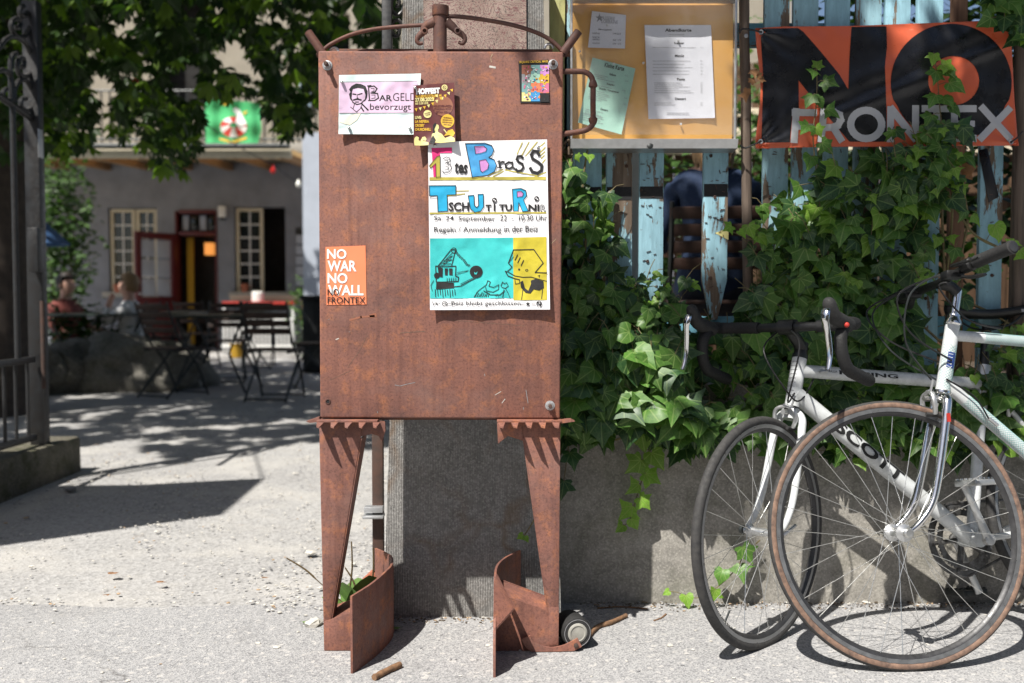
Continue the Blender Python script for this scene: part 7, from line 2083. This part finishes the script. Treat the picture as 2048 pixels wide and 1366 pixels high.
def person(label, x, y, z0, rot, mats, hair, arm='rest', headturn=0.0, name='person'):
    root = thing(name, label, 'person', (x, y, z0)); root.rotation_euler = (0, 0, rot)
    J = {'pel': ((0, 0, .50), .15), 'ab': ((.0, 0, .66), .135), 'ch': ((.02, 0, .86), .15), 'up': ((.02, 0, .99), .11), 'nk': ((.03, 0, 1.07), .055), 'hd0': ((.05, 0, 1.14), .07), 'hd1': ((.055, 0, 1.21), .095), 'hd2': ((.045, 0, 1.29), .085)}
    E_ = [('pel', 'ab'), ('ab', 'ch'), ('ch', 'up'), ('up', 'nk'), ('nk', 'hd0'), ('hd0', 'hd1'), ('hd1', 'hd2')]
    J['nose'] = ((.155, 0, 1.19), .014); E_.append(('hd1', 'nose'))
    for s_, n in ((1, 'l'), (-1, 'r')):
        J[n + 'sh'] = ((.02, .17 * s_, .985), .062); J[n + 'hip'] = ((.08, .095 * s_, .49), .095); J[n + 'kn'] = ((.46, .11 * s_, .50), .066); J[n + 'an'] = ((.44, .11 * s_, .09), .042); J[n + 'toe'] = ((.60, .12 * s_, .04), .035)
        if arm == 'drink' and s_ > 0: J[n + 'el'] = ((.24, .20, .80), .045); J[n + 'wr'] = ((.22, .07, 1.06), .032); J[n + 'hn'] = ((.20, .03, 1.13), .032)
        else: J[n + 'el'] = ((.08, .25 * s_, .74), .045); J[n + 'wr'] = ((.30, .20 * s_, .70), .032); J[n + 'hn'] = ((.40, .17 * s_, .70), .03)
        E_ += [('up', n + 'sh'), (n + 'sh', n + 'el'), (n + 'el', n + 'wr'), (n + 'wr', n + 'hn'), ('pel', n + 'hip'), (n + 'hip', n + 'kn'), (n + 'kn', n + 'an'), (n + 'an', n + 'toe')]
    names = list(J); me = bpy.data.meshes.new('b'); me.from_pydata([J[k][0] for k in names], [(names.index(a), names.index(b)) for a, b in E_], [])
    ob = bpy.data.objects.new('b', me); COL.objects.link(ob)
    ob.modifiers.new('s', 'SKIN'); sv = me.skin_vertices[0].data
    for i, k in enumerate(names): sv[i].radius = (J[k][1], J[k][1]); sv[i].use_root = (k == 'pel')
    ob.modifiers.new('u', 'SUBSURF').levels = 2
    m2 = bpy.data.meshes.new_from_object(ob.evaluated_get(bpy.context.evaluated_depsgraph_get()))
    bpy.data.objects.remove(ob)
    for q in mats: m2.materials.append(M[q])
    hands = [Vector(J[k][0]) for k in ('lwr', 'rwr', 'lhn', 'rhn')]
    for p in m2.polygons:
        c = Vector(p.center); p.use_smooth = True
        if c.z > 1.055: p.material_index = 0
        elif any((c - h).length < .10 for h in hands): p.material_index = 0
        elif c.z < .60 and (c.x > .08 or c.z < .50): p.material_index = 2
        else: p.material_index = 1
    b = bpy.data.objects.new('body', m2); COL.objects.link(b); b.parent = root
    mb = MB().ball((.03, 0, 1.25), .108, 18, 12, 0, (1.02, .92, 1.08))
    for i, p in enumerate(mb.v):
        if p.x > .075 and p.z < 1.30: mb.v[i] = Vector((.06, p.y * .9, max(p.z, 1.2)))
        mb.v[i] = mb.v[i] + Vector((1, 1, 1)) * .012 * noise.noise(mb.v[i] * 30)
    mb.build('hair', hair, root, local=True)
    for s_ in (1, -1): MB().ball((.045, .093 * s_, 1.205), .022, 8, 6, 0, (.7, .4, 1.2)).build('ear', 'skin', root, local=True)
    return root
person('seated person in a white shirt drinking at the table by the boulders', gx(266, 10.9), 10.9, -.16, pi, ('skin', 'shirt_white', 'trousers_dark'), 'hair_blond', 'drink')
person('seated dark-haired person in shade at the left table behind the gate', gx(128, 11.3), 11.3, -.14, radians(-20), ('skin', 'shirt_red', 'trousers_dark'), 'hair_dark')
W = person('seated person in a navy blue top seen from behind through the fence gap', gx(1425, 4.55), 4.55, .45, pi / 2 - .1, ('skin', 'shirt_navy', 'trousers_dark'), 'hair_blond')
mb = MB()
for i in range(60):
    r_ = random.Random(i); a = pi / 2 + r_.uniform(-1.7, 1.7) + pi / 2
    x0, y0 = cos(a) * .085 + .02, sin(a) * .085
    mb.tube([(x0 * .6, y0 * .6, 1.32), (x0, y0, 1.22), (x0 * 1.05 - .01, y0 * 1.05, 1.13), (x0 * .9 - .02, y0 * .9, 1.07 + r_.uniform(-.02, .02))], [.012, .014, .011, .004], 5)
tag(mb.build('hair_strands', 'hair_blond', W, local=True), 'blond hair falling to the neck')
wc = make_chair('dark slatted chair under the person behind the fence', gx(1425, 4.58), 4.56, pi / 2 - .1, .45)
# plank shed, pale beams and greenery behind the terrace
SD = thing('plank_shed', 'dark plank wall behind the terrace seen through the fence', 'shed', (2.2, 7.4, .45))
for i in range(26): MB().bbox((.15 + .19 * i, 7.4, 1.55), (.18, .03, 2.2), .004).build('plank', 'plank_dark', SD)
for z in (1.98, 2.12, 2.28): MB().bbox((2.5, 7.2 + (z - 2) * .6, z), (5.2, .05, .06), .004).build('beam', 'canopy_sheet', SD)
scatter_plant('shrub', 'green bush behind the seated person on the terrace', 'shrub', (1.6, 6.3, 1.75), (1.1, .45, 1.0), 1900, .09, 'shrub_leaf', 8, stem=True)
scatter_plant('shrub', 'leafy bush behind the gap left of the menu case', 'shrub', (.65, 5.6, 1.2), (.45, .4, .75), 420, .09, 'tree_leaf', 9)
scatter_plant('hedge_bush', 'dark hedge bush behind the banner end of the fence', 'shrub', (2.1, 4.3, 1.75), (1.0, .45, 1.15), 2600, .09, 'tree_leaf', 10)
# house across the street (behind the camera; seen only mirrored in chrome and acrylic)
HO = thing('house_opposite', 'plain rendered house across the street behind the photographer', 'building', (0, -15, 0))
MB().box((0, -16, 5), (34, 2, 10)).build('wall', 'facade_beige', HO, smooth=False)
for i in range(9):
    for j in range(3): MB().box((-14 + i * 3.5, -14.98, 1.9 + j * 3), (1.2, .06, 1.7)).build('window', 'window_glass', HO, smooth=False)
# ================================================================== small things on the ground
def stick(pts, r, lab, Yz=None):
    pts = [G(u, v) + Vector((0, 0, r * 1.05)) for u, v in pts]; pts = smooth_path(pts, 5); k = len(pts)
    mb = MB().tube(pts, [r * (1 + .25 * noise.noise(Vector((i * .7, r * 99, 0)))) for i in range(k)], 9)
    return tag(mb.build('stick', 'twig'), lab, 'stick', 'sticks on the pavement')
stick([(748, 1362), (770, 1350), (800, 1336)], .008, 'short thick broken stick in front of the left curved plate'); stick([(1178, 1276), (1196, 1258), (1222, 1250), (1252, 1236)], .0068, 'crooked bark-covered stick right of the roller'); stick([(1195, 1218), (1240, 1215), (1295, 1219)], .0022, 'thin twig at the foot of the wall'); stick([(1308, 1243), (1322, 1238), (1332, 1230)], .0025, 'tiny dark twig left of the black-tyred wheel')
PW = thing('plantain_weed', 'broad-leaved weed with brown flower spikes behind the left foot plate', 'weed', (-.42, 2.74, 0))
bp = Vector((-.42, 2.74, 0)); rg = random.Random(2)
for (tx, ty, tz, L) in ((-.05, -.05, .22, .20), (.03, -.03, .24, .21), (-.02, .06, .20, .18), (.09, .02, .16, .17), (-.12, .0, .14, .17), (.02, -.09, .15, .16)):
    t = Vector((tx, ty, tz)).normalized(); sidev = t.cross(Vector((0, 0, 1))).normalized(); mb = MB(); n_ = 8
    for i in range(n_ + 1):
        s_ = i / n_; w_ = L * .30 * sin(pi * min(1, .08 + s_ * .92)) ** .8
        c = bp + t * L * s_ - Vector((0, 0, .035 * s_ * s_ * L / .15)); c.z = max(c.z, .004)
        mb.v += [c - sidev * w_ + Vector((0, 0, .12 * w_)), c, c + sidev * w_ + Vector((0, 0, .12 * w_))]
    for i in range(n_):
        for j in range(2): q = i * 3 + j; mb.f.append((q, q + 1, q + 4, q + 3)); mb.m.append(0)
    mb.build('leaf', 'weed_green', PW)
for (u0, v0, u1, v1, Y) in ((700, 1195, 703, 1083, 2.74), (742, 1180, 746, 1095, 2.78), (715, 1190, 690, 1135, 2.74), (645, 1170, 573, 1116, 2.72)):
    a, b = P(u0, v0, Y), P(u1, v1, Y); pts = smooth_path([bp + Vector((0, 0, .03)), a, (a + b) / 2 + Vector((.004, 0, .004)), b], 4); k = len(pts)
    MB().tube(pts, [.0013 if i < k * .42 else .0034 * (1.1 - .6 * i / k) for i in range(k)], 7).build('flower_spike', 'weed_spike', PW)
for i, (u, v, lab, m, s_) in enumerate(((615, 1252, 'small green leaf beside the largest white stone', 'weed_green', .03), (790, 1265, 'small green leaf right of the left curved plate', 'weed_green', .025), (225, 1155, 'curled brown leaf on the gravel far left of the board', 'dry_leaf', .035), (320, 1172, 'brown leaf on the gravel left of the board', 'dry_leaf', .03), (530, 1162, 'tan leaf scrap on the gravel nearest the rusty leg', 'dry_leaf', .02), (212, 1196, 'dark brown leaf near the asphalt crack', 'dry_leaf', .02))):
    c = G(u, v) + Vector((0, 0, .006)); mb = MB()
    vs, fs = LV[i % 5]
    mb.add([c + Vector((p[0] * s_, p[1] * s_ * .9, (p[2] + .25) * s_ * .8)) for p in vs], fs)
    tag(mb.build('fallen_leaf', m), lab, 'leaf', 'fallen leaves')
DL = thing('dry_ivy_cluster', 'withered brown ivy leaves hanging by the pole left of the banner', 'dead leaves', P(1500, 160, 2.95))
for i in range(12):
    rg = random.Random(i + 90); u, v = [(1502, 165), (1515, 152), (1495, 178), (1490, 185), (1520, 160), (1508, 140), (1880, 365), (1895, 350), (1915, 360), (1905, 380), (1886, 342), (1925, 345)][i]
    vs, fs = LV[i % 5]; s_ = rg.uniform(.018, .03) * (1 if i < 6 else 1.8); Rm = Matrix.Rotation(rg.uniform(0, 6), 3, 'Y') @ Matrix.Rotation(radians(80) + rg.uniform(-.7, .7), 3, 'X')
    MB().add([P(u, v, 2.95) + Rm @ Vector(p) * s_ for p in vs], fs).build('leaf', 'dry_leaf', DL)
# roots and dry stalks squeezed between board and wall
RW = thing('dry_root_tangle', 'tangle of dry brown roots between the notice board and the fence', 'roots', P(1132, 380, 2.96)); mb = MB(); rg = random.Random(8)
for i in range(30):
    u, v = 1128 + rg.uniform(-4, 10), rg.uniform(290, 430)
    pts = [P(u + rg.uniform(-10, 12), v + rg.uniform(-25, 25), 2.97 + rg.uniform(-.02, .02)) for _ in range(4)]
    mb.tube(smooth_path(pts, 4), rg.uniform(.0015, .004), 5)
tag(mb.build('roots', 'root_wood', RW), 'dry roots', kind='stuff')
